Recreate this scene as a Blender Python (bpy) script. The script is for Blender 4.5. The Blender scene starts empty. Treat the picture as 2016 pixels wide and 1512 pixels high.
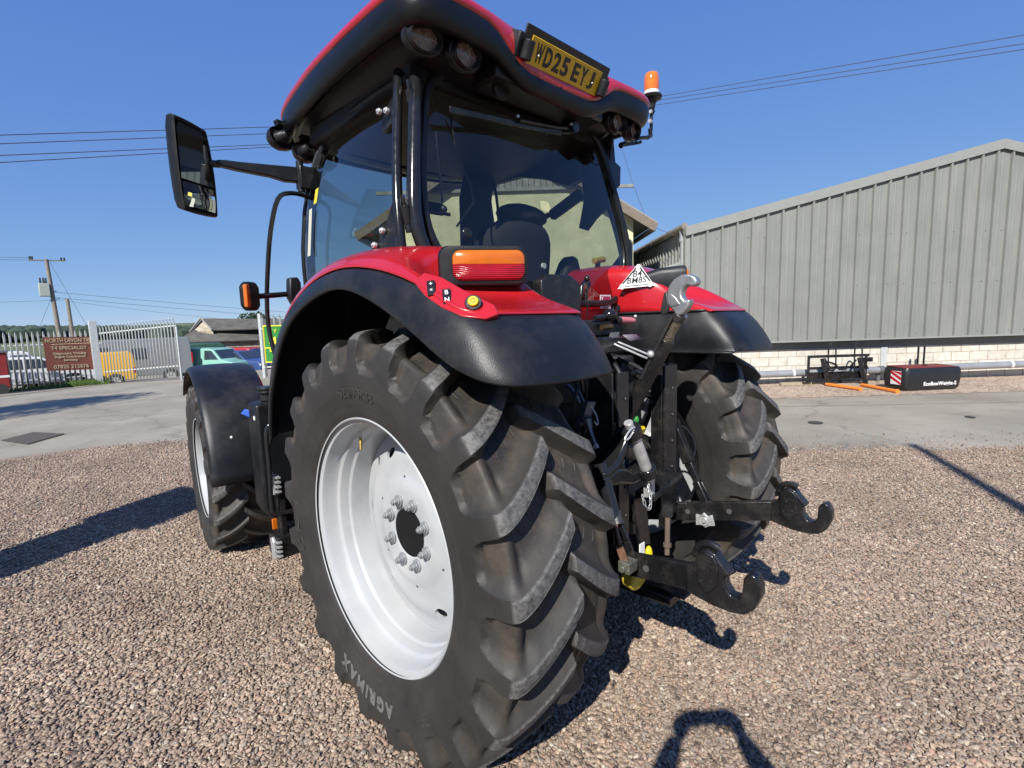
import bpy, bmesh, math, random
from mathutils import Vector, Matrix, noise
random.seed(7)
S = bpy.context.scene
C = S.collection
R = math.radians
# ---------------------------------------------------------------- camera, sky, sun, exposure
cam_d = bpy.data.cameras.new("camera"); cam = bpy.data.objects.new("camera", cam_d); C.objects.link(cam)
cam_d.sensor_width = 36.0; cam_d.lens = 17.857; cam_d.clip_end = 3000; cam_d.clip_start = 0.02
_r, _u, _f = Vector((0.70919758, -0.70435216, -0.0304437)), Vector((0.10732936, 0.06518758, 0.99208416)), Vector((0.69679207, 0.7068512, -0.12182854))
_C = Vector((-2.05338, -1.769846, 1.664307))
cam.matrix_world = Matrix(((_r.x, _u.x, -_f.x, _C.x), (_r.y, _u.y, -_f.y, _C.y), (_r.z, _u.z, -_f.z, _C.z), (0, 0, 0, 1)))
S.camera = cam
SUN = Vector((0.700, 0.335, -0.630)).normalized()      # direction the light travels
elev = math.asin(-SUN.z)
W = bpy.data.worlds.new("World"); S.world = W; W.use_nodes = True
nt = W.node_tree; bg = nt.nodes["Background"]
sky = nt.nodes.new("ShaderNodeTexSky"); sky.sky_type = 'NISHITA'; sky.sun_disc = False
sky.sun_elevation = elev; sky.sun_rotation = math.atan2(-SUN.x, -SUN.y); sky.altitude = 50; sky.air_density = 0.6; sky.dust_density = 0.0; sky.ozone_density = 6.0
# the clear-sky gradient is compressed a little per channel, as the phone camera recorded it
_sp = nt.nodes.new("ShaderNodeSeparateColor"); _cb = nt.nodes.new("ShaderNodeCombineColor"); nt.links.new(sky.outputs[0], _sp.inputs[0])
for _i, (_k, _g) in enumerate(((1.13, .624), (1.60, .493), (3.62, .20))):
    _p = nt.nodes.new("ShaderNodeMath"); _p.operation = 'POWER'; _p.inputs[1].default_value = _g; _m = nt.nodes.new("ShaderNodeMath"); _m.operation = 'MULTIPLY'; _m.inputs[1].default_value = _k
    nt.links.new(_sp.outputs[_i], _p.inputs[0]); nt.links.new(_p.outputs[0], _m.inputs[0]); nt.links.new(_m.outputs[0], _cb.inputs[_i])
nt.links.new(_cb.outputs[0], bg.inputs[0]); bg.inputs[1].default_value = 0.10
sun_d = bpy.data.lights.new("sun", 'SUN'); sun_d.energy = 5.0; sun_d.angle = R(0.53); sun_d.color = (1.0, 0.965, 0.90)
sun = bpy.data.objects.new("sun", sun_d); C.objects.link(sun); sun.rotation_euler = SUN.to_track_quat('-Z', 'Y').to_euler()
S.view_settings.view_transform = 'Standard'; S.view_settings.look = 'None'; S.view_settings.gamma = 1; S.view_settings.exposure = 0.55
S.view_settings.use_curve_mapping = False
S.cycles.max_bounces = 8; S.cycles.transparent_max_bounces = 16; S.cycles.caustics_reflective = False; S.cycles.caustics_refractive = False
S.cycles.use_adaptive_sampling = True; S.cycles.adaptive_threshold = 0.015

# ---------------------------------------------------------------- helpers
class MB:
    def __init__(s): s.v = []; s.f = []; s.mi = []; s.cur = 0
    def add(s, vs, fs):
        b = len(s.v); s.v += [tuple(v) for v in vs]; s.f += [tuple(b + i for i in f) for f in fs]; s.mi += [s.cur] * len(fs); return s
    def box(s, x0, x1, y0, y1, z0, z1, T=None):
        vs = [Vector((x, y, z)) for x in (x0, x1) for y in (y0, y1) for z in (z0, z1)]
        if T: vs = [T @ v for v in vs]
        return s.add(vs, [(0, 1, 3, 2), (4, 6, 7, 5), (0, 4, 5, 1), (2, 3, 7, 6), (0, 2, 6, 4), (1, 5, 7, 3)])
    def bar(s, a, b, w, h, up=(0, 0, 1), w2=None, h2=None):
        a, b = Vector(a), Vector(b); d = (b - a).normalized(); u = Vector(up); sx = d.cross(u)
        if sx.length < 1e-4: sx = d.cross(Vector((1, 0, 0)))
        sx.normalize(); uz = sx.cross(d); w2 = w2 or w; h2 = h2 or h
        vs = [p + sx * (i * ww / 2) + uz * (j * hh / 2) for p, ww, hh in ((a, w, h), (b, w2, h2)) for i, j in ((-1, -1), (1, -1), (1, 1), (-1, 1))]
        return s.add(vs, [(3, 2, 1, 0), (4, 5, 6, 7), (0, 1, 5, 4), (1, 2, 6, 5), (2, 3, 7, 6), (3, 0, 4, 7)])
    def cyl(s, a, b, r, r2=None, n=16, caps=True):
        return s.tube([a, b], [r, r if r2 is None else r2], n, caps)
    def tube(s, pts, rad, n=10, caps=True, sx=1.0):
        pts = [Vector(p) for p in pts]; k = len(pts)
        if not isinstance(rad, (list, tuple)): rad = [rad] * k
        vs = []; prev = None
        for i, p in enumerate(pts):
            d = (pts[min(i + 1, k - 1)] - pts[max(i - 1, 0)]).normalized()
            if prev is None:
                prev = d.orthogonal().normalized()
            u = (prev - d * prev.dot(d))
            u = u.normalized() if u.length > 1e-5 else d.orthogonal().normalized()
            prev = u; w = d.cross(u)
            for j in range(n):
                a = 2 * math.pi * j / n; vs.append(p + (u * math.cos(a) + w * math.sin(a) * sx) * rad[i])
        fs = [(i * n + j, i * n + (j + 1) % n, (i + 1) * n + (j + 1) % n, (i + 1) * n + j) for i in range(k - 1) for j in range(n)]
        if caps: fs += [tuple(reversed(range(n))), tuple((k - 1) * n + j for j in range(n))]
        return s.add(vs, fs)
    def prism(s, pts, o, ex, ey, ez, t):
        """polygon pts (a,b) in plane o+a*ex+b*ey, extruded from -t/2 to t/2 along ez"""
        o, ex, ey, ez = Vector(o), Vector(ex), Vector(ey), Vector(ez); n = len(pts)
        vs = [o + ex * a + ey * b + ez * k for k in (-t / 2, t / 2) for a, b in pts]
        fs = [tuple(reversed(range(n))), tuple(range(n, 2 * n))] + [(i, (i + 1) % n, n + (i + 1) % n, n + i) for i in range(n)]
        return s.add(vs, fs)
    def grid(s, rows, close_u=False, flip=False):
        n = len(rows[0]); m = len(rows); vs = [p for r in rows for p in r]; fs = []
        for i in range(m - 1 if not close_u else m):
            for j in range(n - 1):
                q = (i * n + j, i * n + j + 1, ((i + 1) % m) * n + j + 1, ((i + 1) % m) * n + j)
                fs.append(tuple(reversed(q)) if flip else q)
        return s.add(vs, fs)
    def lathe(s, prof, n, axis='x', c=(0, 0, 0), caps=False):
        """prof list of (a, r) around axis through c"""
        c = Vector(c); rows = []
        for i in range(n):
            t = 2 * math.pi * i / n; row = []
            for a, r in prof:
                if axis == 'x': row.append(c + Vector((a, -r * math.cos(t), r * math.sin(t))))
                elif axis == 'z': row.append(c + Vector((r * math.cos(t), r * math.sin(t), a)))
                else: row.append(c + Vector((r * math.cos(t), a, r * math.sin(t))))
            rows.append(row)
        return s.grid(rows, close_u=True)
    def sphere(s, c, r, n=12, sc=(1, 1, 1)):
        c = Vector(c)
        vs = [c + Vector((0, 0, r * sc[2]))]
        for i in range(1, n // 2):
            a = math.pi * i / (n // 2)
            for j in range(n):
                b = 2 * math.pi * j / n; vs.append(c + Vector((r * sc[0] * math.sin(a) * math.cos(b), r * sc[1] * math.sin(a) * math.sin(b), r * sc[2] * math.cos(a))))
        vs.append(c - Vector((0, 0, r * sc[2]))); L = len(vs) - 1; fs = []
        for j in range(n): fs.append((0, 1 + j, 1 + (j + 1) % n)); fs.append((L, L - n + (j + 1) % n, L - n + j))
        for i in range(n // 2 - 2):
            for j in range(n): a = 1 + i * n; fs.append((a + j, a + n + j, a + n + (j + 1) % n, a + (j + 1) % n))
        return s.add(vs, fs)
    def build(s, name, mats, parent=None, smooth=True, bevel=0, sub=0, solid=0, seg=2, ang=35, attr=None, mirror=False):
        me = bpy.data.meshes.new(name)
        v = s.v if not mirror else [(-x, y, z) for x, y, z in s.v]
        f = s.f if not mirror else [tuple(reversed(q)) for q in s.f]
        me.from_pydata(v, [], f); me.update()
        mats = mats if isinstance(mats, (list, tuple)) else [mats]
        for m in mats: me.materials.append(m)
        if len(mats) > 1: me.polygons.foreach_set('material_index', s.mi)
        if attr:
            for k, vals in attr.items():
                a = me.attributes.new(k, 'FLOAT', 'POINT'); a.data.foreach_set('value', vals)
        if smooth:
            me.polygons.foreach_set('use_smooth', [True] * len(me.polygons)); me.set_sharp_from_angle(angle=R(ang))
        o = bpy.data.objects.new(name, me); C.objects.link(o); o.parent = parent
        if sub: m = o.modifiers.new('sub', 'SUBSURF'); m.levels = m.render_levels = sub
        if solid:
            m = o.modifiers.new('sol', 'SOLIDIFY'); m.thickness = abs(solid); m.offset = -1 if solid > 0 else 1
            if len(mats) > 1: m.material_offset = 1
        if bevel:
            m = o.modifiers.new('bev', 'BEVEL'); m.width = bevel; m.segments = seg; m.limit_method = 'ANGLE'; m.angle_limit = R(30)
            m.harden_normals = False
        return o

def tag(o, label=None, cat=None, group=None, kind=None):
    if label: o['label'] = label
    if cat: o['category'] = cat
    if group: o['group'] = group
    if kind: o['kind'] = kind
    return o
def empty(name, loc=(0, 0, 0), rz=0, parent=None):
    o = bpy.data.objects.new(name, None); C.objects.link(o); o.location = loc; o.rotation_euler = (0, 0, rz); o.parent = parent; o.empty_display_size = .2
    return o
def smoothpts(pts, k=4, closed=False):
    """Catmull-Rom through pts"""
    P = [Vector(p) for p in pts]; n = len(P); out = []
    rng = range(n if closed else n - 1)
    for i in rng:
        if closed: a, b, c, d = P[(i - 1) % n], P[i], P[(i + 1) % n], P[(i + 2) % n]
        else: a, b, c, d = P[max(i - 1, 0)], P[i], P[i + 1], P[min(i + 2, n - 1)]
        for j in range(k):
            t = j / k; out.append(0.5 * ((2 * b) + (c - a) * t + (2 * a - 5 * b + 4 * c - d) * t * t + (3 * b - a - 3 * c + d) * t ** 3))
    if not closed: out.append(P[-1])
    return out
def text_mesh(body, size, depth, name='lettering', font_w=1.0, bold=0.0, align='CENTER', spacing=1.0, res=3):
    cu = bpy.data.curves.new(name, 'FONT'); cu.body = body; cu.size = size; cu.extrude = depth / 2; cu.align_x = align; cu.align_y = 'CENTER'
    cu.offset = bold; cu.space_character = spacing; cu.resolution_u = res
    ob = bpy.data.objects.new(name, cu); C.objects.link(ob); bpy.context.view_layer.update()
    me = bpy.data.meshes.new_from_object(ob.evaluated_get(bpy.context.evaluated_depsgraph_get()))
    bpy.data.objects.remove(ob)
    for v in me.vertices: v.co.x *= font_w
    return me
def put_text(body, size, mat, parent, o, ex, ey, depth=.002, name='lettering', **kw):
    """text lying in the plane o, ex (reading direction), ey (up)"""
    me = text_mesh(body, size, depth, name, **kw); o, ex, ey = Vector(o), Vector(ex).normalized(), Vector(ey).normalized(); ez = ex.cross(ey)
    for v in me.vertices: v.co = o + ex * v.co.x + ey * v.co.y + ez * v.co.z
    me.materials.clear(); me.materials.append(mat)
    ob = bpy.data.objects.new(name, me); C.objects.link(ob); ob.parent = parent; return ob

# ---------------------------------------------------------------- materials
MAT = {}
def mat(name, col=(.5, .5, .5), rough=.5, metal=0., var=0., vscale=8., bump=0., bscale=60., coat=0., spec=.5, dust=None, dscale=6., damt=.3, emit=None, detail=6, streak=None):
    if name in MAT: return MAT[name]
    m = bpy.data.materials.new(name); m.use_nodes = True; t = m.node_tree; n = t.nodes; L = t.links; b = n['Principled BSDF']
    b.inputs['Base Color'].default_value = (*col, 1); b.inputs['Roughness'].default_value = rough; b.inputs['Metallic'].default_value = metal
    b.inputs['Coat Weight'].default_value = coat; b.inputs['Coat Roughness'].default_value = .06; b.inputs['Specular IOR Level'].default_value = spec
    tc = n.new('ShaderNodeTexCoord'); colsock = None
    if var:
        nz = n.new('ShaderNodeTexNoise'); nz.inputs['Scale'].default_value = vscale; nz.inputs['Detail'].default_value = detail; nz.inputs['Roughness'].default_value = .65
        L.new(tc.outputs['Object'], nz.inputs['Vector'])
        mr = n.new('ShaderNodeMapRange'); mr.inputs[1].default_value = .3; mr.inputs[2].default_value = .7; mr.inputs[3].default_value = 1 - var; mr.inputs[4].default_value = 1 + var
        L.new(nz.outputs['Fac'], mr.inputs[0])
        mx = n.new('ShaderNodeVectorMath'); mx.operation = 'SCALE'; mx.inputs[0].default_value = col; L.new(mr.outputs[0], mx.inputs['Scale'])
        colsock = mx.outputs[0]
        r2 = n.new('ShaderNodeMapRange'); r2.inputs[1].default_value = .3; r2.inputs[2].default_value = .7; r2.inputs[3].default_value = max(0, rough - var * .25); r2.inputs[4].default_value = min(1, rough + var * .25)
        L.new(nz.outputs['Fac'], r2.inputs[0]); L.new(r2.outputs[0], b.inputs['Roughness'])
    if dust:
        nz2 = n.new('ShaderNodeTexNoise'); nz2.inputs['Scale'].default_value = dscale; nz2.inputs['Detail'].default_value = 8; nz2.inputs['Roughness'].default_value = .7
        if streak:
            mpn = n.new('ShaderNodeMapping'); mpn.inputs['Scale'].default_value = streak; L.new(tc.outputs['Object'], mpn.inputs[0]); L.new(mpn.outputs[0], nz2.inputs['Vector'])
        else: L.new(tc.outputs['Object'], nz2.inputs['Vector'])
        cr = n.new('ShaderNodeMapRange'); cr.inputs[1].default_value = .48; cr.inputs[2].default_value = .75; cr.inputs[4].default_value = damt; L.new(nz2.outputs['Fac'], cr.inputs[0])
        mm = n.new('ShaderNodeMix'); mm.data_type = 'RGBA'; mm.inputs[7].default_value = (*dust, 1); L.new(cr.outputs[0], mm.inputs[0])
        if colsock: L.new(colsock, mm.inputs[6])
        else: mm.inputs[6].default_value = (*col, 1)
        colsock = mm.outputs[2]
    if colsock: L.new(colsock, b.inputs['Base Color'])
    if bump:
        nb = n.new('ShaderNodeTexNoise'); nb.inputs['Scale'].default_value = bscale; nb.inputs['Detail'].default_value = 5; L.new(tc.outputs['Object'], nb.inputs['Vector'])
        bp = n.new('ShaderNodeBump'); bp.inputs['Strength'].default_value = 1; bp.inputs['Distance'].default_value = bump; L.new(nb.outputs['Fac'], bp.inputs['Height']); L.new(bp.outputs[0], b.inputs['Normal'])
    if emit: b.inputs['Emission Color'].default_value = (*emit, 1); b.inputs['Emission Strength'].default_value = 1
    MAT[name] = m; return m
def glass(name, tint=(.6, .7, .7), rough=.0, base=.04):
    m = bpy.data.materials.new(name); m.use_nodes = True; t = m.node_tree; n = t.nodes; L = t.links; n.remove(n['Principled BSDF']); out = n['Material Output']
    tr = n.new('ShaderNodeBsdfTransparent'); tr.inputs[0].default_value = (*tint, 1); gl = n.new('ShaderNodeBsdfGlossy'); gl.inputs['Roughness'].default_value = rough
    lw = n.new('ShaderNodeLayerWeight'); lw.inputs[0].default_value = .5; pw = n.new('ShaderNodeMath'); pw.operation = 'POWER'; pw.inputs[1].default_value = 4.5; L.new(lw.outputs['Facing'], pw.inputs[0])
    fr = n.new('ShaderNodeMath'); fr.operation = 'MULTIPLY_ADD'; fr.inputs[1].default_value = .85; fr.inputs[2].default_value = base; L.new(pw.outputs[0], fr.inputs[0]); mx = n.new('ShaderNodeMixShader')
    tc = n.new('ShaderNodeTexCoord'); nz = n.new('ShaderNodeTexNoise'); nz.inputs['Scale'].default_value = 2.5; nz.inputs['Detail'].default_value = 3; L.new(tc.outputs['Object'], nz.inputs['Vector'])
    bp = n.new('ShaderNodeBump'); bp.inputs['Distance'].default_value = .004; bp.inputs['Strength'].default_value = .3; L.new(nz.outputs['Fac'], bp.inputs['Height']); L.new(bp.outputs[0], gl.inputs['Normal'])
    L.new(fr.outputs[0], mx.inputs[0]); L.new(tr.outputs[0], mx.inputs[1]); L.new(gl.outputs[0], mx.inputs[2]); L.new(mx.outputs[0], out.inputs[0])
    MAT[name] = m; return m
def rubber():
    m = mat('tyre rubber', (.020, .0185, .017), .64, var=.25, vscale=5, bump=.0012, bscale=45, dust=(.06, .051, .040), dscale=3.2, damt=.38)
    t = m.node_tree; n = t.nodes; L = t.links; b = n['Principled BSDF']; src = b.inputs['Base Color'].links[0].from_socket
    av = n.new('ShaderNodeAttribute'); av.attribute_name = 'void'; tc0 = n.new('ShaderNodeTexCoord'); nv = n.new('ShaderNodeTexNoise'); nv.inputs['Scale'].default_value = 9; nv.inputs['Detail'].default_value = 8; nv.inputs['Roughness'].default_value = .7; L.new(tc0.outputs['Object'], nv.inputs['Vector'])
    rv = n.new('ShaderNodeMapRange'); rv.inputs[1].default_value = .38; rv.inputs[2].default_value = .72; rv.inputs[4].default_value = .85; L.new(nv.outputs['Fac'], rv.inputs[0]); mv = n.new('ShaderNodeMath'); mv.operation = 'MULTIPLY'; L.new(av.outputs['Fac'], mv.inputs[0]); L.new(rv.outputs[0], mv.inputs[1])
    mxv = n.new('ShaderNodeMix'); mxv.data_type = 'RGBA'; mxv.inputs[7].default_value = (.085, .064, .045, 1); L.new(mv.outputs[0], mxv.inputs[0]); L.new(src, mxv.inputs[6]); src = mxv.outputs[2]
    at = n.new('ShaderNodeAttribute'); at.attribute_name = 'wear'; tc = n.new('ShaderNodeTexCoord')
    nz = n.new('ShaderNodeTexNoise'); nz.inputs['Scale'].default_value = 55; nz.inputs['Detail'].default_value = 6; nz.inputs['Roughness'].default_value = .75; L.new(tc.outputs['Object'], nz.inputs['Vector'])
    cr = n.new('ShaderNodeValToRGB'); cr.color_ramp.elements[0].position = .36; cr.color_ramp.elements[0].color = (.038, .036, .034, 1); cr.color_ramp.elements[1].position = .68; cr.color_ramp.elements[1].color = (.15, .145, .138, 1)
    L.new(nz.outputs['Fac'], cr.inputs[0])
    mm = n.new('ShaderNodeMix'); mm.data_type = 'RGBA'; L.new(at.outputs['Fac'], mm.inputs[0]); L.new(src, mm.inputs[6]); L.new(cr.outputs[0], mm.inputs[7]); L.new(mm.outputs[2], b.inputs['Base Color'])
    return m
RUB = rubber()
RED = mat('red tractor paint', (.40, .009, .014), .26, var=.06, vscale=3, coat=.6, bump=.0002, bscale=900, dust=(.42, .05, .05), dscale=2, damt=.25)
BLK = mat('black moulded plastic', (.0085, .0095, .0115), .40, var=.25, vscale=4, bump=.0008, bscale=260, dust=(.045, .04, .036), dscale=4, damt=.55, spec=.38)
BLKM = mat('black painted steel', (.009, .009, .010), .28, var=.3, vscale=9, bump=.0006, bscale=90, dust=(.07, .06, .05), dscale=14, damt=.45)
BLKG = mat('gloss black tube', (.012, .012, .013), .16, var=.2, vscale=30)
IRON = mat('dark cast iron', (.05, .05, .05), .45, metal=.6, var=.3, vscale=14, bump=.001, bscale=120, dust=(.12, .09, .07), dscale=10, damt=.5)
RIM = mat('silver wheel paint', (.39, .405, .415), .36, metal=.1, var=.09, vscale=5, bump=.0004, bscale=40, dust=(.46, .43, .38), dscale=3, damt=.4)
ZINC = mat('zinc plated steel', (.60, .60, .59), .34, metal=.55, var=.25, vscale=20, bump=.0006, bscale=150)
DARK = mat('dark interior plastic', (.018, .019, .021), .6, var=.2)  # one even dark plastic colour for trim, liners and recesses
YEL = mat('yellow plastic', (.80, .52, .01), .4, var=.1)
ORG = mat('orange lens', (.52, .12, .004), .18, var=.1, vscale=20, coat=.5)
REDL = mat('red lens', (.33, .006, .012), .16, var=.1, vscale=20, coat=.5)
WHITE = mat('white paint', (.75, .75, .73), .45, var=.06)
GL = glass('tinted cab glass', (.60, .64, .61), base=.06); 

# ================================================================ ground
def TZ(x, y): return 0.0 if y < 9 else -.0016 * (min(y, 45) - 9) ** 2
def ramp_node(n, stops):
    cr = n.new('ShaderNodeValToRGB'); e = cr.color_ramp.elements
    while len(e) > 1: e.remove(e[-1])
    e[0].position = stops[0][0]; e[0].color = (*stops[0][1], 1)
    for p, c in stops[1:]:
        q = e.new(p); q.color = (*c, 1)
    return cr
PEB = [(0, (.085, .067, .054)), (.1, (.17, .125, .095)), (.28, (.295, .215, .16)), (.42, (.24, .19, .15)), (.56, (.355, .262, .187)), (.68, (.22, .194, .165)), (.78, (.40, .305, .22)), (.88, (.29, .182, .13)), (.97, (.40, .33, .25)), (1, (.47, .41, .33))]
def gravel_mat(vs=52, gain=1.0):
    m = bpy.data.materials.new('gravel bed'); m.use_nodes = True; n = m.node_tree.nodes; L = m.node_tree.links; b = n['Principled BSDF']; b.inputs['Roughness'].default_value = .75; b.inputs['Specular IOR Level'].default_value = .3
    g = n.new('ShaderNodeNewGeometry'); mp = n.new('ShaderNodeMapping'); L.new(g.outputs['Position'], mp.inputs[0])
    nz = n.new('ShaderNodeTexNoise'); nz.inputs['Scale'].default_value = 30; L.new(mp.outputs[0], nz.inputs['Vector'])
    ad = n.new('ShaderNodeMix'); ad.data_type = 'RGBA'; ad.blend_type = 'LINEAR_LIGHT'; ad.inputs[0].default_value = .012; L.new(mp.outputs[0], ad.inputs[6]); L.new(nz.outputs['Color'], ad.inputs[7])
    v = n.new('ShaderNodeTexVoronoi'); v.inputs['Scale'].default_value = vs; L.new(ad.outputs[2], v.inputs['Vector'])
    sp = n.new('ShaderNodeSeparateColor'); L.new(v.outputs['Color'], sp.inputs[0]); cr = ramp_node(n, PEB); L.new(sp.outputs[0], cr.inputs[0])
    n2 = n.new('ShaderNodeTexNoise'); n2.inputs['Scale'].default_value = .9; n2.inputs['Detail'].default_value = 5; L.new(g.outputs['Position'], n2.inputs['Vector'])
    mr = n.new('ShaderNodeMapRange'); mr.inputs[1].default_value = .3; mr.inputs[2].default_value = .7; mr.inputs[3].default_value = .82 * gain; mr.inputs[4].default_value = 1.12 * gain; L.new(n2.outputs['Fac'], mr.inputs[0])
    sc = n.new('ShaderNodeVectorMath'); sc.operation = 'SCALE'; L.new(cr.outputs[0], sc.inputs[0]); L.new(mr.outputs[0], sc.inputs['Scale']); L.new(sc.outputs[0], b.inputs['Base Color'])
    iv = n.new('ShaderNodeMath'); iv.operation = 'SUBTRACT'; iv.inputs[0].default_value = 1; L.new(v.outputs['Distance'], iv.inputs[1])
    bp = n.new('ShaderNodeBump'); bp.inputs['Distance'].default_value = .011; bp.inputs['Strength'].default_value = 1; L.new(iv.outputs[0], bp.inputs['Height']); L.new(bp.outputs[0], b.inputs['Normal'])
    return m
GRAV = gravel_mat(); GRAV2 = gravel_mat(30, 1.35); GRAV2.name = 'coarse gravel'
def pebble_mat():
    m = bpy.data.materials.new('pebble stone'); m.use_nodes = True; n = m.node_tree.nodes; L = m.node_tree.links; b = n['Principled BSDF']; b.inputs['Roughness'].default_value = .62; b.inputs['Specular IOR Level'].default_value = .35
    oi = n.new('ShaderNodeObjectInfo'); cr = ramp_node(n, PEB); L.new(oi.outputs['Random'], cr.inputs[0])
    tc = n.new('ShaderNodeTexCoord'); nz = n.new('ShaderNodeTexNoise'); nz.inputs['Scale'].default_value = 2.2; nz.inputs['Detail'].default_value = 4; L.new(tc.outputs['Object'], nz.inputs['Vector'])
    mr = n.new('ShaderNodeMapRange'); mr.inputs[1].default_value = .3; mr.inputs[2].default_value = .7; mr.inputs[3].default_value = .8; mr.inputs[4].default_value = 1.25; L.new(nz.outputs['Fac'], mr.inputs[0])
    n3 = n.new('ShaderNodeTexNoise'); n3.inputs['Scale'].default_value = 1.1; n3.inputs['Detail'].default_value = 5; L.new(oi.outputs['Location'], n3.inputs['Vector'])
    m3 = n.new('ShaderNodeMapRange'); m3.inputs[1].default_value = .32; m3.inputs[2].default_value = .68; m3.inputs[3].default_value = .78; m3.inputs[4].default_value = 1.14; L.new(n3.outputs['Fac'], m3.inputs[0])
    mm3 = n.new('ShaderNodeMath'); mm3.operation = 'MULTIPLY'; L.new(mr.outputs[0], mm3.inputs[0]); L.new(m3.outputs[0], mm3.inputs[1])
    sc = n.new('ShaderNodeVectorMath'); sc.operation = 'SCALE'; L.new(cr.outputs[0], sc.inputs[0]); L.new(mm3.outputs[0], sc.inputs['Scale']); L.new(sc.outputs[0], b.inputs['Base Color'])
    return m
PEBM = pebble_mat()
def yard_mat():
    m = bpy.data.materials.new('worn concrete and tarmac'); m.use_nodes = True; n = m.node_tree.nodes; L = m.node_tree.links; b = n['Principled BSDF']; b.inputs['Roughness'].default_value = .85
    g = n.new('ShaderNodeNewGeometry')
    def nz(s, d=6, r=.6):
        k = n.new('ShaderNodeTexNoise'); k.inputs['Scale'].default_value = s; k.inputs['Detail'].default_value = d; k.inputs['Roughness'].default_value = r; L.new(g.outputs['Position'], k.inputs['Vector']); return k
    a = nz(.45, 8, .65); cr = ramp_node(n, [(.3, (.225, .198, .155)), (.5, (.29, .26, .205)), (.7, (.37, .33, .265))]); L.new(a.outputs['Fac'], cr.inputs[0])
    f = nz(70, 4, .8); fr = ramp_node(n, [(.3, (.42, .41, .40)), (.5, (.95, .95, .95)), (.7, (1.5, 1.47, 1.4))]); L.new(f.outputs['Fac'], fr.inputs[0])
    mu = n.new('ShaderNodeMix'); mu.data_type = 'RGBA'; mu.blend_type = 'MULTIPLY'; mu.inputs[0].default_value = 1; L.new(cr.outputs[0], mu.inputs[6]); L.new(fr.outputs[0], mu.inputs[7])
    v = n.new('ShaderNodeTexVoronoi'); v.feature = 'DISTANCE_TO_EDGE'; v.inputs['Scale'].default_value = .28; w = nz(1.2, 6, .7)
    ad = n.new('ShaderNodeMix'); ad.data_type = 'RGBA'; ad.blend_type = 'LINEAR_LIGHT'; ad.inputs[0].default_value = .5; L.new(g.outputs['Position'], ad.inputs[6]); L.new(w.outputs['Color'], ad.inputs[7]); L.new(ad.outputs[2], v.inputs['Vector'])
    vr = ramp_node(n, [(0, (.45, .44, .42)), (.005, (1, 1, 1))]); L.new(v.outputs['Distance'], vr.inputs[0])
    m2 = n.new('ShaderNodeMix'); m2.data_type = 'RGBA'; m2.blend_type = 'MULTIPLY'; m2.inputs[0].default_value = .8; L.new(mu.outputs[2], m2.inputs[6]); L.new(vr.outputs[0], m2.inputs[7])
    st = nz(2.2, 5, .5); sr = ramp_node(n, [(.3, (.7, .69, .68)), (.42, (1, 1, 1))]); L.new(st.outputs['Fac'], sr.inputs[0])
    m3 = n.new('ShaderNodeMix'); m3.data_type = 'RGBA'; m3.blend_type = 'MULTIPLY'; m3.inputs[0].default_value = .7; L.new(m2.outputs[2], m3.inputs[6]); L.new(sr.outputs[0], m3.inputs[7]); L.new(m3.outputs[2], b.inputs['Base Color'])
    bp = n.new('ShaderNodeBump'); bp.inputs['Distance'].default_value = .006; L.new(f.outputs['Fac'], bp.inputs['Height']); L.new(bp.outputs[0], b.inputs['Normal'])
    return m
YARD = yard_mat()
FIELD = mat('field grass and earth', (.10, .12, .045), .9, var=.4, vscale=.05)
def hz(x, y):
    z = TZ(x, y) - .02
    r = math.hypot(x, y)
    if r > 60: z += (min(r, 460) - 60) * .0 + max(0, (r - 200)) * .030 * (1 + .35 * math.sin(x * .011 + 1) * math.cos(y * .007)) * (1 if r < 420 else max(.55, 1 - (r - 420) / 900))
    return z
m = MB(); rows = []
xs = [-1500, -900, -600, -450, -380, -320, -260, -200, -140, -90, -50, -25, -12, 0, 12, 25, 50, 90, 140, 200, 260, 320, 380, 450, 600, 900, 1500]
ys = [-1500, -900, -600, -400, -300, -200, -120, -60, -20, 0] + [9 + 3 * i for i in range(13)] + [50, 60, 90, 140, 200, 240, 280, 320, 360, 400, 430, 460, 600, 900, 1500]
m.grid([[(x, y, hz(x, y)) for x in xs] for y in ys], flip=True)
tag(m.build('ground', FIELD, ang=180), kind='structure')
m = MB(); ys2 = [-20, -10, 0, 4, 8] + [9 + 2 * i for i in range(19)] + [47, 52, 60]
m.grid([[(x, y, TZ(x, y)) for x in (-28, -14, 0, 8, 16, 30)] for y in ys2], flip=True)
tag(m.build('yard', YARD, ang=180), kind='structure')
def jitter_poly(pts, step, amp, seed=1):
    rnd = random.Random(seed); out = []
    for i, a in enumerate(pts):
        b = pts[(i + 1) % len(pts)]; a = Vector(a); b2 = Vector(b); n = max(1, int((b2 - a).length / step)); nn = Vector((-(b2 - a).y, (b2 - a).x)).normalized()
        for k in range(n): out.append(a.lerp(b2, k / n) + nn * (rnd.uniform(-amp, amp)))
    return out
GP = [(-16, 13.4), (-2.3, 8.05), (-1.5, 7.9), (-.95, 7.56), (-.37, 7.24), (3.99, .884), (4.58, .14), (5.13, -.48), (6.27, -1.84), (10, -6.5), (10, -16), (-16, -16)]
def flat_poly(name, pts, z, mt, **kw):
    bm = bmesh.new(); vs = [bm.verts.new((p[0], p[1], z + TZ(p[0], p[1]))) for p in pts]; f = bm.faces.new(vs)
    if f.normal.z < 0: f.normal_flip()
    bmesh.ops.triangulate(bm, faces=[f]); bm.normal_update()
    for q in bm.faces:
        if q.normal.z < 0: q.normal_flip()
    me = bpy.data.meshes.new(name); bm.to_mesh(me); me.materials.append(mt); o = bpy.data.objects.new(name, me); C.objects.link(o); return tag(o, **kw)
GPf = [p for p in GP]
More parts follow.
